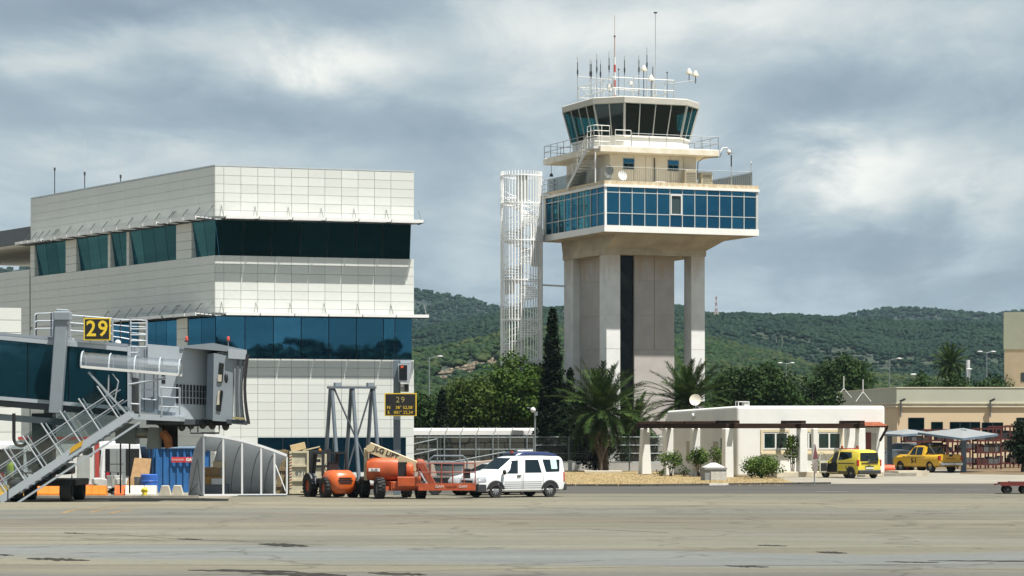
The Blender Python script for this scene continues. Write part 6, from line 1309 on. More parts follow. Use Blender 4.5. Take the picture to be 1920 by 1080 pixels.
# grey tub behind the basket: a tilting skip on a black chassis
tub = root('skip_dumper', 'grey tapered tub with black rim in a tube frame behind the basket', 'dumper', G(842, 117)); tz = lambda py: CAMZ + (HOR - py) * 117 / FPX
MB().rings([[(x * w, y * w * .8, z) for x, y in ((-1, -1), (1, -1), (1, 1), (-1, 1))] for w, z in ((.52, .85), (.64, 1.32))]).build('tub', M('tub_grey', (.24, .27, .27), .5, var=.12), tub, bevel=.05)
MB().rings([[(x * .68, y * .56, z) for x, y in ((-1, -1), (1, -1), (1, 1), (-1, 1))] for z in (1.321, 1.46)]).build('rim', M('rim_black', (.03, .035, .05), .4), tub, bevel=.04)
MB().path([(-.85, -.55, .7), (-.85, -.55, 1.55), (-.65, -.55, 1.72), (.62, -.55, 1.72), (.8, -.55, 1.55), (.8, -.55, .7)], .045, 7).build('tube_frame', M('frame_grey', (.14, .16, .18), .5), tub); MB().box(-.9, .9, -.5, .6, .45, .8).build('chassis', black, tub, bevel=.03)
wt_ = wheel_meshes(.3, .2, 0)
for x in (-.6, .6):
    for s in (1, -1): add_wheel(tub, wt_, x, s * .5, .3, s)
# ================================================================ BOARDING BRIDGE
JB = G(110, 108); D0 = 107.5
jet = root('boarding_bridge', 'grey glass sided passenger boarding bridge with cabin and side stair', 'boarding bridge', JB)
def J(px, py, d=D0): return W(px, py, d) - JB
jg = M('bridge_grey', (.25, .285, .315), .45, .15, var=.08, scale=1.2); jgl = M('bridge_light', (.40, .44, .475), .45, .1, var=.05, scale=1); jgd = M('bridge_dark', (.05, .06, .07), .6, .1, var=.15)
teal = glass_mat('bridge_glass', (.005, .024, .036), (.20, .48, .56), .13, .05, .01)
tl = lambda px: 629 + .092 * px; bl2 = lambda px: 742 + .082 * px
def strip(p0, p1, f0, f1, d0, d1, name, m, par=None, **k): # a slab between two sloping lines
    a, b, c, e = J(p0, f1(p0), d0), J(p1, f1(p1), d0), J(p1, f0(p1), d0), J(p0, f0(p0), d0); t = Vector((0, d1 - d0, 0)); return MB().prism([a, b, c, e], t).build(name, m, par or jet, **k)
X0, X1 = -160, 243
for p0, p1 in ((-160, -60), (-58, 51), (53, 127), (129, 177), (179, 240)): strip(p0, p1, lambda p: tl(p) + 9, bl2, D0, D0 + .04, 'glass_panel', teal)
strip(X0, X1, lambda p: tl(p) + 8.9, lambda p: bl2(p) + .1, D0 + .045, D0 + .06, 'panel_backing', M('bridge_black', (.008, .01, .012), .6))
strip(X0, X1, lambda p: tl(p), lambda p: tl(p) + 8, D0 - .05, D0 + .06, 'top_rail', jgl); strip(X0, X1, lambda p: bl2(p) + 1, lambda p: bl2(p) + 8, D0 - .05, D0 + .06, 'bottom_rail', jgl)
strip(X0, X1, lambda p: tl(p) - 6, lambda p: tl(p) - .5, D0 + .1, D0 + 3.0, 'roof', jg); strip(X0, X1, lambda p: bl2(p) + 9, lambda p: bl2(p) + 20, D0 + .02, D0 + 3.0, 'floor_beam', jgd)
strip(X0, X1, lambda p: tl(p), lambda p: bl2(p) + 9, D0 + 2.95, D0 + 3.05, 'far_side', jgd)
strip(X0, 130, lambda p: bl2(p) + 34, lambda p: bl2(p) + 46, D0 + .8, D0 + 1.3, 'cable_duct', M('duct_grey', (.28, .33, .37), .4, .3))
strip(239, 245, lambda p: tl(p) - 2, lambda p: bl2(p) + 10, D0 - .06, D0 + 3.0, 'end_frame', jgl)
# lift column and bogie
q0, q1 = J(118, 580, D0 - .5), J(104, 775, D0 - .5); MB().bar(q0, q1, .50, .45, up=(0, 1, 0)).build('lift_column', jg, jet, bevel=.03); MB().bar(q0 + Vector((-.28, .5, -.15)), q0 + Vector((-.34, .5, -1.2)), .28, .3, up=(0, 1, 0)).build('lift_column', jg, jet)
MB().bar(q0 + Vector((-.85, 3.8, 0)), q1 + Vector((-.85, 3.8, 0)), .50, .45, up=(0, 1, 0)).build('lift_column', jg, jet)
MB().box(q0.x - .33, q0.x + .33, q0.y - .3, q0.y + .3, q0.z - .45, q0.z - .1).build('column_cap', jg, jet, bevel=.03)
MB().prism([J(86, 646), J(148, 650), J(135, 634), J(100, 631)], (0, .5, 0)).build('column_gusset', jgl, jet)
MB().bar(J(82, 775, D0 + 1.5), J(82, 905, D0 + 1.5), .85, .9, up=(0, 1, 0)).build('bogie_leg', M('bogie_teal', (.045, .075, .085), .5), jet, bevel=.04)
MB().box(J(55, 0).x, J(118, 0).x, .3, 2.6, 1.05, 1.5).build('bogie_head', M('bogie_dark', (.04, .045, .04), .6), jet, bevel=.05)
z0 = .62; MB().box(J(26, 0).x, J(147, 0).x, -1.15, 2.2, z0, z0 + .26).build('bogie_frame', M('bogie_black', (.012, .012, .010), .7), jet, bevel=.03)
MB().path([(J(45, 0).x, -1.2, z0 + .3), (J(45, 0).x, -1.2, 1.15), (J(140, 0).x, -1.2, 1.15), (J(140, 0).x, -1.2, z0 + .3)], .035, 6).build('bogie_rail', black, jet)
wj = wheel_meshes(.44, .42, 0, .5)
for px in (38, 131):
    for y in (-1.35, 1.8): o = inst('wheel', wj[0], jet, (J(px, 0).x, y, .44), (0, 0, R_(90))); inst('rim', wj[1], o)
MB().box(J(90, 0).x, J(100, 0).x, -1.0, -.8, 1.1, 1.32).build('amber_box', M('ochre', (.35, .22, .04), .6), jet)
# loop of black cable below the tunnel
pts = [J(26, 775, D0 - .3), J(26, 810, D0 - .3)] + [J(39 - 13 * math.cos(a), 822 + 14 * math.sin(a), D0 - .3) for a in [i * math.pi / 8 for i in range(9)]]; MB().path(pts, .07, 8).build('cable_loop', black, jet, 60)
# roof railings
def jrail(pts, name='roof_railing', n=3, r=.03):
    b = MB()
    for (p, q) in zip(pts[:-1], pts[1:]):
        a0, a1, c0, c1 = J(p[0], p[1], p[3]), J(p[0], p[2], p[3]), J(q[0], q[1], q[3]), J(q[0], q[2], q[3])
        for k in range(n): t = (k + 1) / n; b.tube(a0.lerp(a1, t), c0.lerp(c1, t), r, 5)
        b.tube(a0, a1, r, 5); b.tube(c0, c1, r, 5)
    b.build(name, alu, jet)
jrail([(68, 630, 588, D0 + 1), (96, 630, 587, D0 + 1), (112, 630, 589, D0 + 2)]); jrail([(64, 632, 592, D0 + .6), (68, 630, 588, D0 + 1)])
jrail([(132, 634, 591, D0 + 2.4), (158, 636, 593, D0 + 2.4), (210, 640, 597, D0 + 2.4)]); jrail([(212, 642, 598, D0 + .8), (226, 644, 599, D0 + .8), (243, 648, 600, D0 + .8), (259, 650, 600, D0 + .8), (276, 652, 601, D0 + .8)], n=4, r=.022)
lb = MB()
for px in (245, 274): lb.tube(J(px, 690, D0 - .1), J(px, 598, D0 + .2), .03, 5)
for k in range(8): lb.tube(J(245, 606 + 11 * k, D0), J(274, 606 + 11 * k, D0), .025, 5)
lb.build('roof_ladder', alu, jet)
MB().sphere(J(221, 643, D0 + .3), .13, 10, 7).build('dome_lamp', white, jet, 60)
# tail box, rotunda with slots, cab head and bellows
MB().prism([J(262, 772, D0 - .2), J(340, 783, D0 - .2), J(340, 650, D0 - .2), J(262, 650, D0 - .2)], (0, 3.2, 0)).build('link_box', jg, jet)
for px, py0, py1 in ((270, 655, 770), (288, 690, 772), (333, 690, 780)): MB().prism([J(px, py1, D0 - .215), J(px + 1.2, py1, D0 - .215), J(px + 1.2, py0, D0 - .215), J(px, py0, D0 - .215)], (0, .012, 0)).build('seam', jgd, jet)
MB().prism([J(277, 684, D0 - .28), J(336, 686, D0 - .28), J(336, 650, D0 - .28), J(277, 645, D0 - .28)], (0, .07, 0)).build('link_panel', jgl, jet)
dm = MB(); dm.prism([J(297, 770, D0 - .24), J(330, 774, D0 - .24), J(330, 690, D0 - .24), J(297, 688, D0 - .24)], (0, .03, 0)).build('service_door', jgl, jet)
for y0, y1 in ((698, 705), (712, 719)): MB().prism([J(303, y1, D0 - .25), J(310, y1, D0 - .25), J(310, y0, D0 - .25), J(303, y0, D0 - .25)], (0, .008, 0)).build('door_pane', black, jet)
MB().path([J(293, 750, D0 - .3), J(266, 748, D0 - .35), J(262, 740, D0 - .35), J(264, 732, D0 - .35), J(292, 730, D0 - .3)], .03, 6).build('grab_rail', alu, jet)
cR = J(342, 0, D0 + 1.2); RR = 1.42; zt_, zb_ = J(0, 655).z, J(0, 786).z
rot = MB().lathe([(RR, zb_), (RR, zt_)], 26, (cR.x, cR.y, 0), a0=R_(-118), a1=R_(35)).build('rotunda_wall', jgl, jet, 50)
MB().lathe([(.01, zb_ - .22), (RR + .05, zb_ - .22), (RR + .05, zb_ - .005), (.01, zb_ - .005)], 26, (cR.x, cR.y, 0)).build('rotunda_floor', jgd, jet); MB().lathe([(.01, zt_ + .14), (RR + .05, zt_ + .12), (RR + .05, zt_ + .003), (.01, zt_ + .003)], 26, (cR.x, cR.y, 0)).build('rotunda_roof', jg, jet)
slot = MB().box(-.045, .045, -.012, .03, -.12, .12).mesh('louvre_slot', black)
for k in range(11):
    a = R_(-97 + 5.6 * k)
    for z in (J(0, 726).z, J(0, 738).z, J(0, 751).z): inst('louvre_slot', slot, jet, (cR.x + (RR + .004) * math.cos(a), cR.y + (RR + .004) * math.sin(a), z - .02 * k * .3), (0, 0, a + R_(90)))
d1 = D0 - .3
MB().prism([J(386, 785, d1), J(399, 788, d1 - .5), J(401, 662, d1 - .5), J(389, 664, d1)], (-.10 * 3.0, 3.0, 0)).build('cab_side', M('bridge_blue_grey', (.20, .245, .29), .5, .1), jet)
MB().prism([J(399, 789, d1 - .5), J(436, 791, d1 - .45), J(440, 668, d1 - .45), J(401, 662, d1 - .5)], (-.10 * 3.2, 3.2, 0)).build('cab_front', jg, jet)
MB().prism([J(346, 652, d1 - .52), J(462, 662, d1 - .52), J(462, 656, d1 - .52), J(400, 643, d1 - .52), J(346, 648, d1 - .52)], (-.10 * 3.4, 3.4, 0)).build('cab_hood', jg, jet); MB().prism([J(428, 672, d1 - .6), J(460, 674, d1 - .6), J(463, 657, d1 - .6), J(428, 654, d1 - .6)], (-.10 * 3.3, 3.3, 0)).build('cab_visor', jgl, jet)
for poly, bl in (([(408, 717), (417, 718), (420, 681), (411, 679)], [(408, 715), (415, 716), (416, 703), (409, 702)]), ([(405, 770), (414, 772), (418, 733), (409, 731)], [(406, 759), (411, 759), (413, 733), (409, 732)])):
    w = MB().prism([J(*p, d1 - .53) for p in poly], (0, .04, 0)).build('cab_window', M('window_black', (.012, .014, .012), .25), jet, bevel=.02); MB().prism([J(*p, d1 - .545) for p in bl], (0, .01, 0)).build('blind', M('blind_cream', (.5, .46, .36), .7), w)
MB().sphere(J(424, 709, d1 - .7), .16, 10, 7, (.5, .5, 1.3)).build('mirror', black, jet, 60)
# bellows: folded dark ribs, concave
for k, (px, dk) in enumerate(((439, 0), (444, 1), (449, 0), (454, 1))):
    off = [0, -1.5, -2.8, -3.2, -2.6, -1.2, 1.5]; P = [J(px + 4 * 0 + off[i] * (k / 3), 672 + (792 - 672) * i / 6 + k, d1 - .5 - .03 * dk) for i in range(7)]; Q = [J(px + 5 + off[i] * ((k + 1) / 3), 672 + (792 - 672) * i / 6 + k, d1 - .5 - .03 * dk) for i in range(7)]
    MB().prism(P + Q[::-1], (-.10 * 3.1, 3.1, 0)).build('bellows_fold', M('bellows', (.09, .105, .115), .6) if dk else M('bellows_light', (.21, .24, .26), .6), jet)
off = [3, .5, -1.5, -2, -1.0, 1.5, 5]; P = [J(458 + off[i], 664 + (795 - 664) * i / 6, d1 - .6) for i in range(7)]; Q = [J(464 + off[i] * 1.1, 664 + (795 - 664) * i / 6, d1 - .6) for i in range(7)]
MB().prism(P + Q[::-1], (-.10 * 3.2, 3.2, 0)).build('bumper_seal', M('seal_black', (.015, .015, .015), .7), jet)
MB().prism([J(425, 794, d1 - .62), J(464, 797, d1 - .62), J(463, 789, d1 - .62), J(425, 786, d1 - .62)], (-.10 * 3.2, 3.2, 0)).build('cab_sill', jgd, jet)
MB().prism([J(436, 785, d1 - .66), J(459, 787, d1 - .66), J(459, 783, d1 - .66), J(436, 781, d1 - .66)], (0, .05, 0)).build('brass_strip', M('brass', (.45, .38, .18), .4, .6), jet)
ug = MB(); ug.path([J(357, 800, d1), J(357, 812, d1), J(411, 812, d1), J(411, 798, d1)], .04, 6); ug.tube(J(371, 798, d1), J(371, 812, d1), .03, 6); ug.build('under_guard', black, jet)
for px, py in ((341, 799), (358, 796), (398, 796), (423, 798), (380, 795)): MB().sphere(J(px, py, d1 + .4), .16, 8, 6, (1, 1, 1.3)).build('under_lamp', black, jet)
MB().prism([J(300, 800, D0 + .6), J(345, 800, D0 + .6), J(425, 797, D0 + .6), J(425, 790, D0 + .6), J(262, 782, D0 + .6)], (0, 2.0, 0)).build('under_beam', M('under_dark', (.02, .02, .02), .8), jet)
# machinery hung below the link: grey cabinets, drum, cable chain
MB().prism([J(216, 832, D0 + .8), J(254, 833, D0 + .8), J(254, 795, D0 + .8), J(216, 793, D0 + .8)], (0, 1.2, 0)).build('power_cabinet', M('cabinet_grey', (.16, .185, .185), .5), jet); MB().prism([J(274, 842, D0 + .5), J(297, 841, D0 + .5), J(299, 802, D0 + .5), J(279, 801, D0 + .5)], (0, .9, 0)).build('grey_flap', M('flap_grey', (.20, .22, .22), .5), jet)
MB().tube(J(255, 812, D0 + 1.2), J(279, 812, D0 + 1.2), .22, 14).build('cable_drum', M('drum_grey', (.30, .31, .28), .4, .3), jet, 40); MB().prism([J(298, 840, D0 + 1.8), J(333, 838, D0 + 1.8), J(333, 795, D0 + 1.8), J(298, 795, D0 + 1.8)], (0, .1, 0)).build('black_curtain', darkin, jet)
MB().path([J(304, 810, D0 + .4), J(314, 822, D0 + .4), J(317, 840, D0 + .4)], [.17, .2, .16], 8).build('hose_bundle', M('hose_orange', (.30, .11, .03), .7, var=.4, scale=5), jet, 50)
for px, y in ((243, .6), (226, .7)): MB().tube(J(px, 832, D0 + 1), J(px, 925, D0 + 1) , .035, 6).build('hanging_cable', black, jet)
for px in (350, 428):
    o = MB().tube(J(px + 11 * 0, 652, d1 + 1), J(px + 11 * 0, 641, d1 + 1), .02, 6).build('warning_lamp', alu, jet); MB().tube(J(px, 641, d1 + 1), J(px, 638.5, d1 + 1), .09, 10).build('lamp_base', black, o); MB().lathe([(.06, 0), (.06, .13), (.035, .16), (.01, .17)], 10, J(px, 638.5, d1 + 1)).build('lamp_lens', pink, o)
# ---- service stair on the near side
d2 = D0 - 1.7; clr = clear_mat('acrylic', (.80, .84, .85), .07); SA, SB = J(0, 938, d2), J(246, 776, d2)
stair = MB().bar(SA, SB, .07, .30).bar(SA + Vector((0, 1.05, 0)), SB + Vector((0, 1.05, 0)), .07, .30).bar(SA + Vector((.35, 0, -.33)), SB + Vector((.35, 0, -.33)), .05, .08).build('service_stair', jgl, jet)
for k in range(21): p = SA.lerp(SB, (k + .5) / 21); MB().box(p.x - .12, p.x + .14, p.y + .04, p.y + 1.01, p.z - .16, p.z - .12).build('tread', M('tread_steel', (.20, .22, .24), .5, .4), stair)
ux = (SB - SA).normalized(); nx_ = Vector((-ux.z, 0, ux.x)); 
for y in (0, 1.05):
    h = MB()
    for k in range(7): p = SA.lerp(SB, (k + .35) / 7) + Vector((0, y, .1)); h.tube(p, p + nx_ * 1.58, .035, 6)
    for f in (.55, 1.05): h.tube(SA + nx_ * f + Vector((0, y, .1)), SB + nx_ * f + Vector((0, y, .1)), .028, 6)
    h.build('handrail', alu, stair)
    for k in range(3): a, b_ = SA.lerp(SB, k / 3 + .01), SA.lerp(SB, (k + 1) / 3 - .01); MB().prism([a + nx_ * .2, b_ + nx_ * .2, b_ + nx_ * 1.62, a + nx_ * 1.62], (0, .02, 0)).build('side_screen', clr, stair, loc=(0, y + .04, 0))
MB().prism([J(130, 851, d2 - .06), J(153, 836, d2 - .06), J(156, 825, d2 - .06), J(133, 839, d2 - .06)], (0, .02, 0)).build('warning_sign', M('sign_amber', (.62, .36, .02), .5, col2=(.5, .28, .02), scale=6), stair, label='yellow warning plate on the stair side')
MB().tube((J(15, 0, d2).x, SA.y, .02), (J(15, 0, d2).x, SA.y, .5), .05, 6).build('stair_foot', black, stair); wf_ = wheel_meshes(.1, .06, 0)
# landing
pf = MB().prism([J(240, 786, d2), J(338, 790, d2), J(338, 781, d2), J(240, 775, d2)], (0, 1.5, 0)).build('landing', jgl, jet)
b = MB()
for px in (245, 262, 303, 337): b.tube(J(px, 778, d2), J(px, 726 if px > 280 else 690, d2), .035, 6)
for y in (726, 744, 762): b.tube(J(300, y, d2), J(337, y + 2, d2), .028, 6)
b.tube(J(245, 757, d2), J(262, 758, d2), .04, 6); b.tube(J(241, 721, d2), J(311, 709, d2), .045, 6); b.build('landing_rail', alu, pf)
# clear barrel canopy over the stair head
Cp, Cq = J(156, 688, d2 + .55), J(338, 703, d2 + .55)
def arc(c, k, R=.62): return [c + Vector((0, R * math.cos(a), R * 1.0 * math.sin(a))) for a in [math.pi * i / k for i in range(k + 1)]]
cp = MB()
for t in (0, .285, .545, .80, 1): cp.path(arc(Cp.lerp(Cq, t), 10), .035, 5)
cp = cp.build('stair_canopy', jgl, jet)
for y in (-.62, .62): MB().bar(Cp + Vector((0, y, 0)), Cq + Vector((0, y, 0)), .07, .1).build('canopy_rail', white, cp)
for i in range(4):
    ts = (0, .285, .545, .80, 1); a, b_ = arc(Cp.lerp(Cq, ts[i] + .004), 10, .60), arc(Cp.lerp(Cq, ts[i + 1] - .004), 10, .60); m = MB(); m.v = []; 
    for k in range(10): m.add([a[k], b_[k], b_[k + 1], a[k + 1]], [(0, 1, 2, 3)])
    m.build('canopy_sheet', clear_mat('acrylic_roof%d' % 0, (.84, .88, .90), .34, .22) if i == 0 else bpy.data.materials['acrylic_roof0'], cp, 60)
b = MB(); b.bar(J(166, 698, d2), J(238, 776, d2), .06, .08); b.bar(J(204, 703, d2), J(203, 740, d2), .05); b.path([J(211, 701, d2), J(222, 715, d2), J(215, 752, d2)], .03, 6); b.build('canopy_strut', alu, cp)
# gate sign 29 on the bridge roof
sg = root('gate_sign', 'black square sign with yellow border reading 29 on the bridge roof', 'sign', W(182, 638, D0 - .3)); ybr = M('sign_yellow', (.75, .52, .03), .5, var=.03); sbk = M('sign_black', (.010, .010, .010), .5)
w_, h_ = 50 * (D0 - .3) / FPX, 42 * (D0 - .3) / FPX
MB().box(-w_ / 2, w_ / 2, 0, .08, 0, h_).build('border', ybr, sg); MB().box(-w_ / 2 + .05, w_ / 2 - .05, -.008, .01, .05, h_ - .05).build('face', sbk, sg); text('digit', '2', .88, ybr, sg, (-.235, -.012, h_ / 2 - .01), bold=.014, sx=.94); text('digit', '9', .88, ybr, sg, (.235, -.012, h_ / 2 - .01), bold=.014, sx=.94)
for x in (-.3, .3): MB().box(x - .03, x + .03, .09, .14, -.12, h_ * .7).build('stand', alu, sg)

# ================================================================ DOCKING POST AND COORDINATE BOARD
dp = root('docking_display_post', 'grey steel post carrying a hooded docking display before the terminal corner', 'display post', G(744, 117)); dz = lambda py: CAMZ + (HOR - py) * 117 / FPX; dx_ = lambda px: (px - 744) * 117 / FPX
dpm = M('post_blue_grey', (.16, .20, .24), .45, .2, var=.1)
MB().box(dx_(737.5), dx_(750.5), 0, .30, 0, dz(675)).build('post', dpm, dp, bevel=.015); MB().box(dx_(751), dx_(771), -.15, .35, dz(681), dz(675)).build('bracket', jgl, dp)
hd = MB(); 
hd.hexa([(dx_(748), -.35, dz(716)), (dx_(767), -.35, dz(719)), (dx_(767), .35, dz(719)), (dx_(748), .35, dz(716)), (dx_(747), -.35, dz(682)), (dx_(772), -.35, dz(682)), (dx_(772), .35, dz(682)), (dx_(747), .35, dz(682))]); hd.build('display_hood', jgl, dp)
MB().box(dx_(749), dx_(764), -.37, -.352, dz(713), dz(685)).build('display', M('display_black', (.006, .010, .012), .2), dp); MB().box(dx_(751), dx_(766), -.25, .3, dz(735), dz(720)).build('sensor_box', jg, dp); MB().box(dx_(759), dx_(767), -.27, -.251, dz(734), dz(721)).build('sensor_lens', black, dp); MB().box(dx_(751.5), dx_(757), -.262, -.251, dz(725), dz(720.5)).build('label', white, dp)
mled = bpy.data.materials.new('led_red'); mled.use_nodes = True; mled.node_tree.nodes['Principled BSDF'].inputs['Base Color'].default_value = (.5, .06, .02, 1); mled.node_tree.nodes['Principled BSDF'].inputs['Emission Color'].default_value = (.9, .12, .04, 1); mled.node_tree.nodes['Principled BSDF'].inputs['Emission Strength'].default_value = .35
text('readout', '29', .13, mled, dp, (dx_(754.5), -.376, dz(688.5)), bold=.004)
cb = root('coordinate_board', 'black board with yellow frame showing stand 29 and its coordinates', 'sign', W(751, 780, 116.6)); k = 116.6 / FPX; bw, bh = 60 * k, 43 * k
MB().box(-bw / 2, bw / 2, 0, .09, 0, bh).build('border', ybr, cb); MB().box(-bw / 2 + .045, bw / 2 - .045, -.008, .01, .045, bh - .045).build('face', sbk, cb)
dimy = M('sign_yellow_dim', (.34, .29, .10), .5)
text('digit', '2', .36, dimy, cb, (-.12, -.012, bh * .70)); text('digit', '9', .36, dimy, cb, (.10, -.012, bh * .70)); text('lettering', 'N', .21, ybr, cb, (-.52, -.012, bh * .365)); text('lettering', '38° 52,58´', .19, ybr, cb, (.18, -.012, bh * .365)); text('lettering', 'E', .21, ybr, cb, (-.52, -.012, bh * .13 + .02)); text('lettering', '001° 22,24´', .19, ybr, cb, (.15, -.012, bh * .13 + .02))
# ================================================================ STEEL TRESTLE
tr = root('steel_trestle', 'tall grey steel trestle of three splayed frames with crossed braces', 'trestle', G(660, 119)); o = G(660, 119); ts = M('trestle_steel', (.15, .18, .21), .45, .3, var=.12)
Rv = Vector((.955, .30, 0)); Lv = Vector((-.42, .91, 0)); zt2 = CAMZ + (HOR - 729) * 119 / FPX; n3 = []
for k, s in enumerate((-1, 0, 1)):
    top = Rv * (s * .95) + Vector((0, 0, zt2)); n3.append(top)
    for sd in (-1, 1): MB().tube(top + Lv * (.10 * sd), Rv * (s * .95) + Lv * (1.15 * sd) + Vector((.07 * sd, 0, .02)), .085, 9, .095).build('leg', ts, tr, 40); MB().lathe([(.01, 0), (.22, 0), (.22, .03), (.01, .03)], 10, Rv * (s * .95) + Lv * (1.15 * sd)).build('foot', ts, tr)
MB().bar(n3[0] - Rv * .15 + Vector((0, 0, .06)), n3[2] + Rv * .12 + Vector((0, 0, .06)), .45, .10).build('head_beam', ts, tr)
for s in (-.80, .70): MB().obox(Rv * s + Lv * -.12 + Vector((0, 0, zt2 + .112)), Rv * .29, Lv * .25, (0, 0, .16)).build('bearing_block', jg, tr)
MB().tube(n3[0] + Lv * -.1 + Rv * .1, Rv * .55 + Lv * -.9 + Vector((0, 0, .9)), .045, 6).build('brace', M('brace_dark', (.06, .07, .08), .5, .2), tr); MB().tube(n3[2] + Lv * -.1 - Rv * .1, Rv * -.6 + Lv * -.9 + Vector((0, 0, .9)), .045, 6).build('brace', M('brace_dark', (.06, .07, .08), .5, .2), tr)
# ================================================================ QUARTER BARREL SHELTER
Fa, Fb_ = G(382, 114.6), G(538, 115.2); sh = root('passenger_shelter', 'grey fabric quarter barrel shelter with white front posts', 'shelter', Fa); fab = leaf_mat('shelter_fabric', (.62, .65, .68), (.66, .69, .72), .6, .5); fdir = (Fb_ - Fa); dep = Vector((-.80, 1.55, 0))
def prof(h): return [(t, z * h) for t, z in ((0, 1.0), (.18, .965), (.38, .89), (.58, .77), (.76, .60), (.90, .40), (.98, .2), (1.0, 0.0))]
hs = lambda t: 2.62 - .06 * t - .83 * t ** 1.7; NT = 8; G2 = [[fdir * (i / NT) + dep * (u * (1 - .25 * (i / NT))) + Vector((0, 0, z)) for u, z in prof(hs(i / NT))] for i in range(NT + 1)]
m = MB()
cut = lambda i, k: False
for i in range(NT):
    for k in range(7):
        if i == 1 and 3 <= k <= 5: continue
        a, b_, c_, d_ = G2[i][k], G2[i + 1][k], G2[i + 1][k + 1], G2[i][k + 1]; m.add([a, b_, c_, d_], [(0, 1, 2, 3)])
so_ = m.build('fabric_roof', fab, sh, 80, merge=True); so_.modifiers.new('thickness', 'SOLIDIFY').thickness = .03
e = MB(); e.prism([Vector((-.01, 0, 0))] + [p + Vector((-.01, 0, 0)) for p in G2[0]], (-.03, 0, 0)).build('end_sheet', fab, sh)
for a, b_ in (((.35, .55), (1.0, .05)), ((.9, .1), (.35, 1.6)), ((.35, 1.6), (.1, .2))): MB().tube(dep * a[0] + Vector((-.06, 0, a[1])), dep * b_[0] + Vector((-.06, 0, b_[1])), .018, 5).build('end_brace', jg, sh)
fw = M('frame_white', (.78, .79, .80), .45, var=.03); top = [fdir * t + Vector((0, 0, hs(t) + .02)) for t in [i / 10 for i in range(11)]]; b = MB()
for p, q in zip(top[:-1], top[1:]): b.bar(p, q, .10, .11)
b.build('top_beam', fw, sh); MB().bar((0, 0, .06), fdir + Vector((0, 0, .06)), .09, .08).build('bottom_beam', fw, sh)
for t in (0, .235, .46, .69, .85, 1.0): MB().bar(fdir * t + Vector((0, 0, .1)), fdir * t + Vector((0, 0, hs(t) - .03)), .075, .075).build('post', fw if t else jgl, sh)
for t in (.03, .25, .48, .71, .87): i = t * NT; MB().path([fdir * t + dep * (u * (1 - .25 * t) * .97) + Vector((0, 0, z * .985)) for u, z in prof(hs(t))], .02, 5).build('rib', jg, sh)
MB().tube(fdir * .86 + Vector((0, .02, 1.35)), fdir * .985 + Vector((0, .02, .2)), .03, 6).build('brace', fw, sh); MB().box(-.3, fdir.x, .2, .8, .0, .05).build('skid', jgd, sh)
# boxes inside the shelter
def crate(name, lab, px, py0, py1, w, dpt, d, m, rz=0, cat='box', group='boxes stacked in the shelter', extra=None):
    p = W(px, py1, d); z0 = p.z; h = (py1 - py0) * d / FPX; c = root(name, lab, cat, p, R_(rz), group); MB().box(-w / 2, w / 2, 0, dpt, 0, h).build('carton', m, c, bevel=.012); MB().box(-w / 2 - .002, w / 2 + .002, dpt * .5 - .03, dpt * .5 + .03, h * .4, h + .004).build('tape', M('tape', (.42, .30, .16), .5), c); return c
pal = root('pallet_stand', 'low grey stand under the stacked cartons inside the shelter', 'stand', G(403, 115.5)); MB().box(-.6, .55, 0, .7, .0, .5).build('body', M('stand_grey', (.15, .17, .19), .7), pal)
crate('cardboard_box', 'wide flat carton at the bottom of the stack in the shelter', 399, 893, 908.2, .95, .6, 115.52, M('carton_orange', (.48, .28, .10), .8, var=.1)); crate('white_carton', 'white carton leaning on the lower cartons of the shelter stack', 407, 897, 908.2, .5, .12, 115.38, M('carton_white', (.62, .66, .68), .7, var=.08))
crate('cardboard_box', 'brown carton on the left of the middle row in the shelter', 391, 876, 892.8, .36, .4, 115.6, card); crate('cardboard_box', 'brown carton on the right of the middle row in the shelter', 404, 877, 892.8, .42, .4, 115.6, M('carton_brown', (.30, .20, .11), .8, var=.15), 6); crate('cardboard_box', 'pale tilted carton on top of the shelter stack', 409, 865, 877, .46, .4, 115.6, M('carton_pale', (.60, .50, .34), .8, var=.08), -8)
# ================================================================ CREAM STEEL CONTAINER AND ITS LOAD
cc = root('cream_container', 'worn cream steel container with ribbed panels and hazard striped post', 'container', G(562, 116.5), R_(4)); crm = M('cream_steel', (.58, .52, .36), .6, var=.12, scale=3, bump=.2, bscale=12); tz = lambda py: CAMZ + (HOR - py) * 116.5 / FPX
MB().box(-.36, 1.15, .06, 1.9, .12, tz(848)).build('shell', M('cream_inner', (.50, .46, .34), .7, var=.2, scale=3), cc)
for x in (-.40, .36, 1.12): MB().box(x - .05, x + .06, -.02, .06, .08, tz(846)).build('corner_post', crm, cc)
for z in (.1, tz(901), tz(874), tz(848)): MB().box(-.34, 1.06, .0, .055, z - .03, z + .06).build('rib', crm, cc)
for k in range(14):
    z = .25 + k * .125
    if z < tz(850): MB().prism([(-.452, -.024, z), (-.342, -.024, z + .05), (-.342, -.024, z + .10), (-.452, -.024, z + .05)], (0, .003, 0)).build('hazard_stripe', M('stripe_red', (.32, .05, .04), .6) if k % 2 else M('stripe_dark', (.06, .05, .05), .6), cc)
text('lettering', '971', .30, M('stencil', (.06, .10, .12), .6), cc, (.02, .056, tz(889)))
wp_ = root('timber_panel', 'rough brown plank panel standing between shelter and cream container', 'panel', G(533, 117.2), R_(3)); plk = M('old_plank', (.22, .165, .09), .9, var=.35, scale=4, stretch=(3, 3, .5), rnd=.2)
for i in range(5): MB().box(-.55 + .215 * i, -.345 + .215 * i, 0, .04, .05, 2.0 - .03 * (i % 2)).build('plank', plk, wp_)
for z in (.35, 1.05, 1.8): MB().box(-.55, .52, -.045, -.002, z, z + .12).build('batten', plk, wp_)
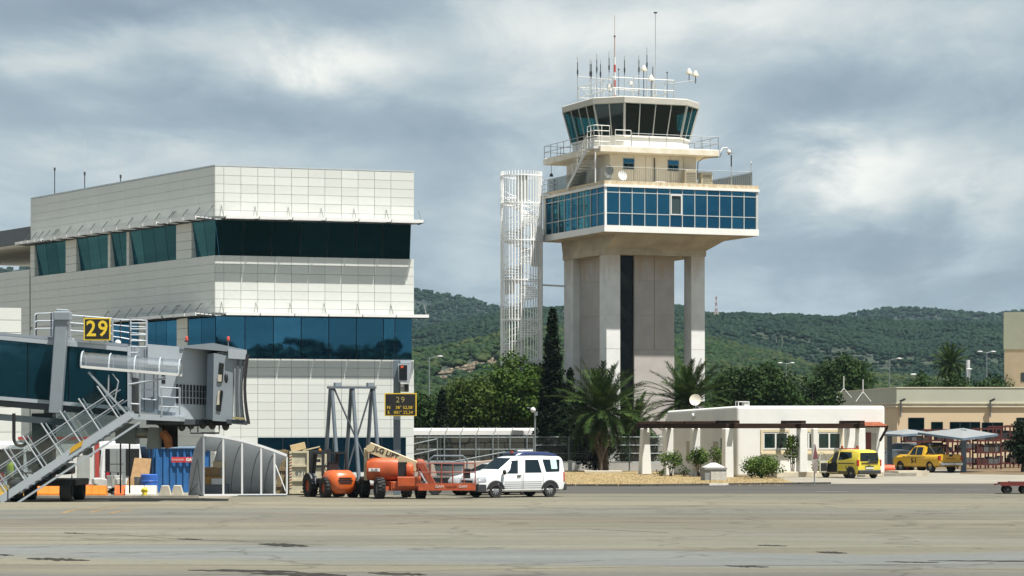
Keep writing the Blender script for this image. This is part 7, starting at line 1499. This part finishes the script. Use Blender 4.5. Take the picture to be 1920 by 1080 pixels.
bx = root('cardboard_box', 'long cardboard box lying tilted on top of the cream container', 'box', W(560, 847.5, 117), R_(4)); MB().box(-.33, .33, 0, .55, 0, .30).build('carton', M('carton_tan', (.55, .41, .22), .8, var=.08), bx, rot=(0, R_(-13), 0), loc=(0, 0, .07), bevel=.01)
pk = root('loose_plank', 'pale loose plank lying over the container top edge', 'plank', W(583, 846, 116.8)); MB().bar((-.35, 0, .03), (.38, .1, .20), .16, .05).build('board', M('pale_board', (.50, .43, .28), .8), pk)
# ================================================================ BLUE CONTAINER, CARDBOARD, DRUM, BARRIERS
ctn = root('blue_container', 'blue corrugated steel container with a red rental banner', 'container', G(294, 121), R_(6)); cbl = M('container_blue', (.030, .14, .36), .5, .1, var=.12, scale=2, detail=8)
zt3 = 2.12
def corr(n, L, axis):
    P = []; 
    for i in range(n):
        for t, dd in ((0, 0), (.25, 0), (.4, .07), (.85, .07), (1, 0)): P.append(((i + t) * L / n, dd))
    return P
pr = corr(8, 2.4, 0); b = MB(); n = len(pr)
b.add([(x, y, .12) for x, y in pr] + [(x, y, zt3 - .1) for x, y in pr], [(i, i + 1, n + i + 1, n + i) for i in range(n - 1)]); b.build('front_wall', cbl, ctn, fix=False)
pr = corr(10, 3.2, 0); b = MB(); n = len(pr); Ls = Vector((-.52, .854, 0)); b.add([tuple(Ls * x + Vector((y, y, .12))) for x, y in pr] + [tuple(Ls * x + Vector((y, y, zt3 - .1))) for x, y in pr], [(i, i + 1, n + i + 1, n + i) for i in range(n - 1)]); b.build('side_wall', cbl, ctn)
MB().prism([Vector((.08, .12, 0)), Vector((2.4, .12, 0)), Vector((2.4, 2.4, 0)), Vector((-2.0, 2.4, 0))], (0, 0, zt3 - .05)).build('interior', M('container_inside', (.02, .05, .1), .8), ctn, loc=(0, 0, .02))
MB().box(-.02, 2.42, -.05, .1, zt3 - .1, zt3).build('top_rail', M('rail_light_blue', (.30, .42, .55), .5), ctn); MB().box(-.02, 2.42, -.03, .1, 0, .12).build('bottom_rail', cbl, ctn); MB().bar(Vector((0, 0, zt3 - .05)), Ls * 3.2 + Vector((0, 0, zt3 - .05)), .08, .1).build('top_rail', M('rail_light_blue', (.30, .42, .55), .5), ctn); MB().box(-.05, .06, -.04, .09, .0, zt3 - .101).build('corner_post', cbl, ctn)
bn = MB().box(.66, 1.95, -.075, -.055, 1.38, 1.62).build('banner', M('banner_red', (.55, .03, .04), .6), ctn); text('lettering', 'ALQUILER', .12, gw, bn, (.95, -.079, 1.50)); text('lettering', 'GAM', .19, gw, bn, (1.52, -.079, 1.50), bold=.01)
cs = root('cardboard_sheet', 'tall brown cardboard sheet leaning against the blue container', 'cardboard', G(258, 117.8), R_(10)); MB().hexa([(-.45, 0, 0), (.40, 0, 0), (.40, .04, 0), (-.45, .04, 0), (-.12, .5, 1.62), (.62, .5, 1.58), (.62, .54, 1.58), (-.12, .54, 1.62)]).build('sheet', card, cs, rot=(0, 0, 0)); MB().hexa([(-.62, -.18, 0), (.05, -.18, 0), (.05, -.14, 0), (-.62, -.14, 0), (-.42, .02, .72), (.28, .02, .74), (.28, .05, .74), (-.42, .05, .72)]).build('lower_sheet', M('card_lower', (.33, .20, .09), .85, var=.2, scale=5), cs)
dr2 = root('blue_drum', 'blue plastic drum beside the leaning cardboard', 'drum', G(280, 116.8)); dz2 = .92; MB().lathe([(.01, 0), (.36, 0), (.38, .04), (.38, .30), (.40, .32), (.38, .34), (.38, .60), (.40, .62), (.38, .64), (.38, dz2 - .03), (.34, dz2), (.01, dz2)], 22).build('barrel', M('drum_blue', (.03, .12, .45), .4, var=.06), dr2, 30)
dr3 = root('grey_drum', 'grey metal tub standing between cardboard and blue drum', 'drum', G(264, 117.2)); MB().lathe([(.01, 0), (.28, 0), (.30, .8), (.27, .8), (.01, .75)], 18).build('barrel', M('tub_metal', (.24, .24, .24), .5, .3, var=.2), dr3, 40)
def barrier(lab, px, d, w, m, rz, h=.50, group='plastic barriers along the pavement'):
    r = root('road_barrier', lab, 'barrier', G(px, d), R_(rz), group); b = MB(); n = 4
    for i in range(n):
        x0, x1 = -w / 2 + w * i / n + .008, -w / 2 + w * (i + 1) / n - .008; b.rings([[(x, y, z) for y, z in ((-.24, .06), (-.24, .14), (-.10, h), (.10, h), (.24, .14), (.24, .06))] for x in (x0, x1)])
    b.rings([[(x, y, z) for y, z in ((-.22, .06), (-.22, .13), (-.085, h - .02), (.085, h - .02), (.22, .13), (.22, .06))] for x in (-w / 2, w / 2)]); b.build('barrier_body', m, r)
    for x in (-w * .33, w * .33): MB().box(x - .12, x + .12, -.26, .26, 0, .055).build('foot', m, r)
    return r
bo = M('barrier_orange', (.72, .24, .02), .55, var=.12, scale=3); bw_ = M('barrier_white', (.72, .70, .62), .55, var=.10, scale=3); br_ = M('barrier_red_orange', (.70, .16, .03), .55, var=.12, scale=3)
barrier('wide orange plastic barrier nearest the bridge wheels', 174, 113.4, 1.2, bo, -4); barrier('short red orange plastic barrier left of the white ones', 226, 113.5, .48, br_, 4); barrier('white plastic barrier left of the yellow hydrant', 253, 113.4, .78, bw_, 2); barrier('white plastic barrier right of the yellow hydrant', 283, 113.5, .50, bw_, -3)
barrier('orange plastic barrier seen behind the boarding bridge wheels', 92, 114.4, 1.9, bo, 0); barrier('yellow orange plastic barrier at the far left frame edge', 8, 113.8, 1.6, M('barrier_yellow', (.72, .42, .05), .55, var=.1), 0)
hy = root('hydrant', 'small yellow hydrant between two white barriers', 'hydrant', G(271, 113.0)); MB().lathe([(.10, 0), (.10, .3), (.13, .31), (.13, .36), (.09, .40), (.03, .45), (.01, .45)], 12).tube((-.15, 0, .27), (.15, 0, .27), .05, 8).build('body', M('hydrant_yellow', (.72, .58, .05), .5), hy, 40)
cp_ = M('barrier_concrete', (.46, .43, .35), .85, var=.15, scale=3)
for px, lab in ((310, 'pale concrete barrier block left of its twin before the container'), (333, 'pale concrete barrier block touching the shelter end')):
    r = root('concrete_barrier', lab, 'barrier', G(px, 113.4 if px < 320 else 113.7), R_(3), 'concrete barrier blocks'); MB().rings([[(x, y, z) for x, y in ((-w, -.26), (w, -.26), (w, .26), (-w, .26))] for w, z in ((.27, 0), (.25, .12), (.15, .50))]).build('block', cp_, r, bevel=.02)
# white cabin with red trim, white minibus, parked scooters
ch = root('site_cabin', 'white site cabin with red corner trim behind the bridge stair', 'cabin', G(138, 119), R_(6)); wl = M('cabin_white', (.66, .67, .64), .6, var=.06); rt = M('cabin_red', (.42, .06, .05), .6, var=.1); cz = lambda py: CAMZ + (HOR - py) * 119 / FPX
MB().box(-2.4, .95, .03, 2.4, .25, cz(823)).build('wall', wl, ch); MB().box(.95, 1.13, -.02, .2, .2, cz(820)).build('corner_trim', rt, ch); MB().box(-2.45, 1.13, -.03, .028, cz(824), cz(819)).build('top_trim', rt, ch); MB().box(-2.45, .949, -.03, .028, .2, .42).build('base_trim', rt, ch); MB().box(-.95, -.78, -.02, .028, .421, cz(824.1)).build('corner_trim', rt, ch)
MB().box(.18, .72, .0, .029, .65, 1.72).build('door', M('cabin_door', (.36, .38, .36), .5), ch); MB().box(.42, .85, -.005, .029, 1.75, 2.05).build('window', M('cabin_window', (.03, .035, .03), .3), ch); MB().box(-2.2, -1.1, .0, .029, 1.1, 1.9).build('window', mull, ch)
def minibus(lab, px, d, rz, w):
    v = root('minibus', lab, 'minibus', G(px, d), rz); st = [(2.6, .4, .9, 1.2, .7, .78, .62), (2.4, .3, 1.05, 1.5, .95, .96, .8), (1.9, .3, 1.1, 2.25, .98, .98, .82), (-2.3, .3, 1.1, 2.35, .98, .98, .82), (-2.5, .4, 1.1, 2.2, .94, .95, .78)]
    shell(st).build('body', carwhite, v, 38); wm = wheel_meshes(.33, .22, 6)
    for x in (1.7, -1.5):
        for s in (1, -1): add_wheel(v, wm, x, s * .86, .33, s)
    for s in (1, -1):
        for x0, x1 in ((1.6, .6), (.5, -.9), (-1.0, -2.2)): side_patch(st, [(x0, 1.15), (x1, 1.15), (x1, 1.95), (x0, 1.95)], .008, s).build('side_window', carglass, v)
        side_patch(st, [(2.3, .55), (-2.3, .55), (-2.3, .85), (2.3, .85)], .006, s).build('red_stripe', M('stripe_red_bus', (.45, .02, .03), .4), v)
    MB().prism([(2.49, y, z) for y, z in ((-.75, 1.25), (.75, 1.25), (.7, 1.9), (-.7, 1.9))], (-.5, 0, .0)).build('windscreen', carglass, v)
    MB().box(-2.53, -2.4, -.78, .78, .75, 2.0).build('rear_door', M('rear_dark', (.012, .012, .014), .4), v); MB().box(-2.56, -2.535, .1, .75, .52, .95).build('rear_panel', M('stripe_red_bus', (.45, .02, .03), .4), v)
    return v
minibus('white minibus with dark open rear beside the red trimmed cabin', 205, 123, R_(112), 0); minibus('white minibus at the far left behind the stair foot', 12, 121, R_(100), 0)
def scooter(lab, px, d, rz):
    s = root('scooter', lab, 'scooter', G(px, d), R_(rz), 'scooters parked by the container'); w = wheel_meshes(.24, .1, 5)
    for x in (-.55, .6): o = inst('wheel', w[0], s, (x, 0, .24)); inst('rim', w[1], o)
    MB().path([(.6, 0, .24), (.42, 0, .85), (.38, 0, .98)], .035, 6).tube((.38, -.3, 1.0), (.38, .3, 1.0), .02, 6).build('handlebar', M('scooter_black', (.03, .03, .03), .5), s)
    slab_loft(MB(), [(-.8, .08, .5, .72, .03), (-.5, .16, .35, .76, .05), (.0, .14, .3, .7, .05), (.1, .1, .25, .34, .03), (.35, .12, .25, .36, .03)]).build('body', M('scooter_pale', (.45, .45, .42), .4), s, 40); MB().box(.36, .44, -.18, .18, .3, .85).build('leg_shield', M('scooter_pale', (.45, .45, .42), .4), s, bevel=.02)
scooter('pale scooter parked nearer the cabin door', 196, 117.5, 60); scooter('pale scooter parked nearer the leaning cardboard', 222, 117, 100)
lkr = root('grey_locker', 'tall grey double locker standing between minibus and blue container', 'locker', G(218, 119.5)); MB().box(-.30, .35, .02, .5, .1, 2.0).build('body', M('locker_grey', (.24, .27, .27), .5, var=.1), lkr)
for k in range(2): MB().box(-.28 + .32 * k, .02 + .32 * k, -.005, .019, .14, 1.30).build('door', M('locker_door', (.27, .30, .30), .5, var=.1), lkr); MB().box(-.28 + .32 * k, .02 + .32 * k, -.005, .019, 1.34, 1.96).build('door', M('locker_door', (.27, .30, .30), .5, var=.1), lkr)
# ================================================================ THE WORKER BEHIND THE STAIR
def person(lab, loc, rz, skin, hair, top, legs, vest):
    p = root('person', lab, 'person', loc, rz); V = [(0, 0, .95), (0, 0, 1.12), (0, .01, 1.32), (0, 0, 1.47), (0, .02, 1.56), (0, .03, 1.66)]; Rr = [.14, .135, .155, .075, .058, .06]; E = [(0, 1), (1, 2), (2, 3), (3, 4), (4, 5)]
    for s in (1, -1):
        i = len(V); V += [(s * .09, 0, .88), (s * .10, .02, .50), (s * .10, -.02, .09), (s * .11, .12, .05)]; Rr += [.095, .068, .048, .042]; E += [(0, i), (i, i + 1), (i + 1, i + 2), (i + 2, i + 3)]
        i = len(V); V += [(s * .19, 0, 1.42), (s * .25, -.02, 1.15), (s * .24, .12, .95), (s * .235, .16, .86)]; Rr += [.06, .046, .036, .03]; E += [(2, i), (i, i + 1), (i + 1, i + 2), (i + 2, i + 3)]
        for k in range(4): j = len(V); V += [(s * (.235 + .018 * (k - 1.5)), .19, .80), (s * (.235 + .018 * (k - 1.5)), .19, .755)]; Rr += [.009, .008]; E += [(i + 3, j), (j, j + 1)]
    me = bpy.data.meshes.new('body'); me.from_pydata(V, E, []); me.update(); o = inst('body', me, p); me.materials.append(skin); me.materials.append(legs)
    sk = o.modifiers.new('skin', 'SKIN'); me.skin_vertices  # radii
    for i, r in enumerate(Rr): me.skin_vertices[0].data[i].radius = (r, r)
    me.skin_vertices[0].data[0].use_root = True
    o.modifiers.new('sub', 'SUBSURF').levels = 1; o.modifiers['sub'].render_levels = 1
    MB().sphere((0, .035, 1.68), .105, 14, 10, (.82, .95, 1.18)).sphere((0, .14, 1.665), .02, 6, 5, (.8, 1, 1.3)).sphere((.085, .03, 1.67), .025, 6, 5, (.5, 1, 1.3)).sphere((-.085, .03, 1.67), .025, 6, 5, (.5, 1, 1.3)).build('head', skin, p, 60)
    MB().sphere((0, .01, 1.73), .112, 12, 8, (.86, .98, .9)).build('hair', hair, p, 60)
    for s in (.035, -.035): MB().sphere((s, .128, 1.69), .012, 6, 5).build('eye', black, p)
    MB().box(-.025, .025, .125, .135, 1.612, 1.62).build('mouth', M('lip', (.3, .1, .08), .6), p)
    rg = lambda rs: [[(rx * math.cos(a), ry * math.sin(a), z) for a in [2 * math.pi * k / 16 for k in range(16)]] for rx, ry, z in rs]
    MB().rings(rg([(.185, .15, .90), (.185, .15, 1.05), (.20, .155, 1.25), (.215, .15, 1.38), (.15, .11, 1.47), (.075, .075, 1.50)])).build('vest', vest, p, 60); MB().rings(rg([(.19, .155, 1.02), (.192, .157, 1.08)])).build('reflective_band', M('reflective', (.6, .62, .62), .4), p)
    for s in (1, -1):
        MB().path([(s * .09, 0, .93), (s * .10, .02, .50), (s * .10, -.02, .10)], [.115, .085, .068], 10).build('trouser_leg', legs, p, 60); MB().path([(s * .17, 0, 1.43), (s * .25, -.02, 1.16), (s * .24, .10, .98)], [.08, .06, .048], 10).build('sleeve', top, p, 60); MB().box(s * .10 - .05, s * .10 + .05, -.08, .19, 0, .09).build('shoe', black, p, bevel=.025)
    return p
person('worker in a yellow green hi-vis vest standing behind the bridge stair', G(21, 115), R_(150), M('skin', (.45, .27, .18), .6), M('hair', (.03, .02, .015), .7), M('shirt_blue', (.20, .32, .45), .8), M('trousers', (.03, .035, .05), .85), M('hi_vis', (.55, .72, .06), .7))

# ================================================================ HAZE
hz = struct(MB().box(-3600, 3600, -1600, 3700, -1.2, 190).build('haze', [], None)) if False else None
def haze(density):
    m = bpy.data.materials.new('haze'); m.use_nodes = True; N = m.node_tree.nodes; N.remove(N['Principled BSDF']); v = N.new('ShaderNodeVolumePrincipled'); v.inputs['Color'].default_value = (.55, .78, .95, 1); v.inputs['Density'].default_value = density; v.inputs['Anisotropy'].default_value = .2
    m.node_tree.links.new(v.outputs[0], N['Material Output'].inputs['Volume']); o = MB().box(-4200, 4200, -4200, 6200, -1.2, 190).build('haze', m); o['kind'] = 'stuff'; o['label'] = 'thin bluish haze over the far hills'
haze(.00005)
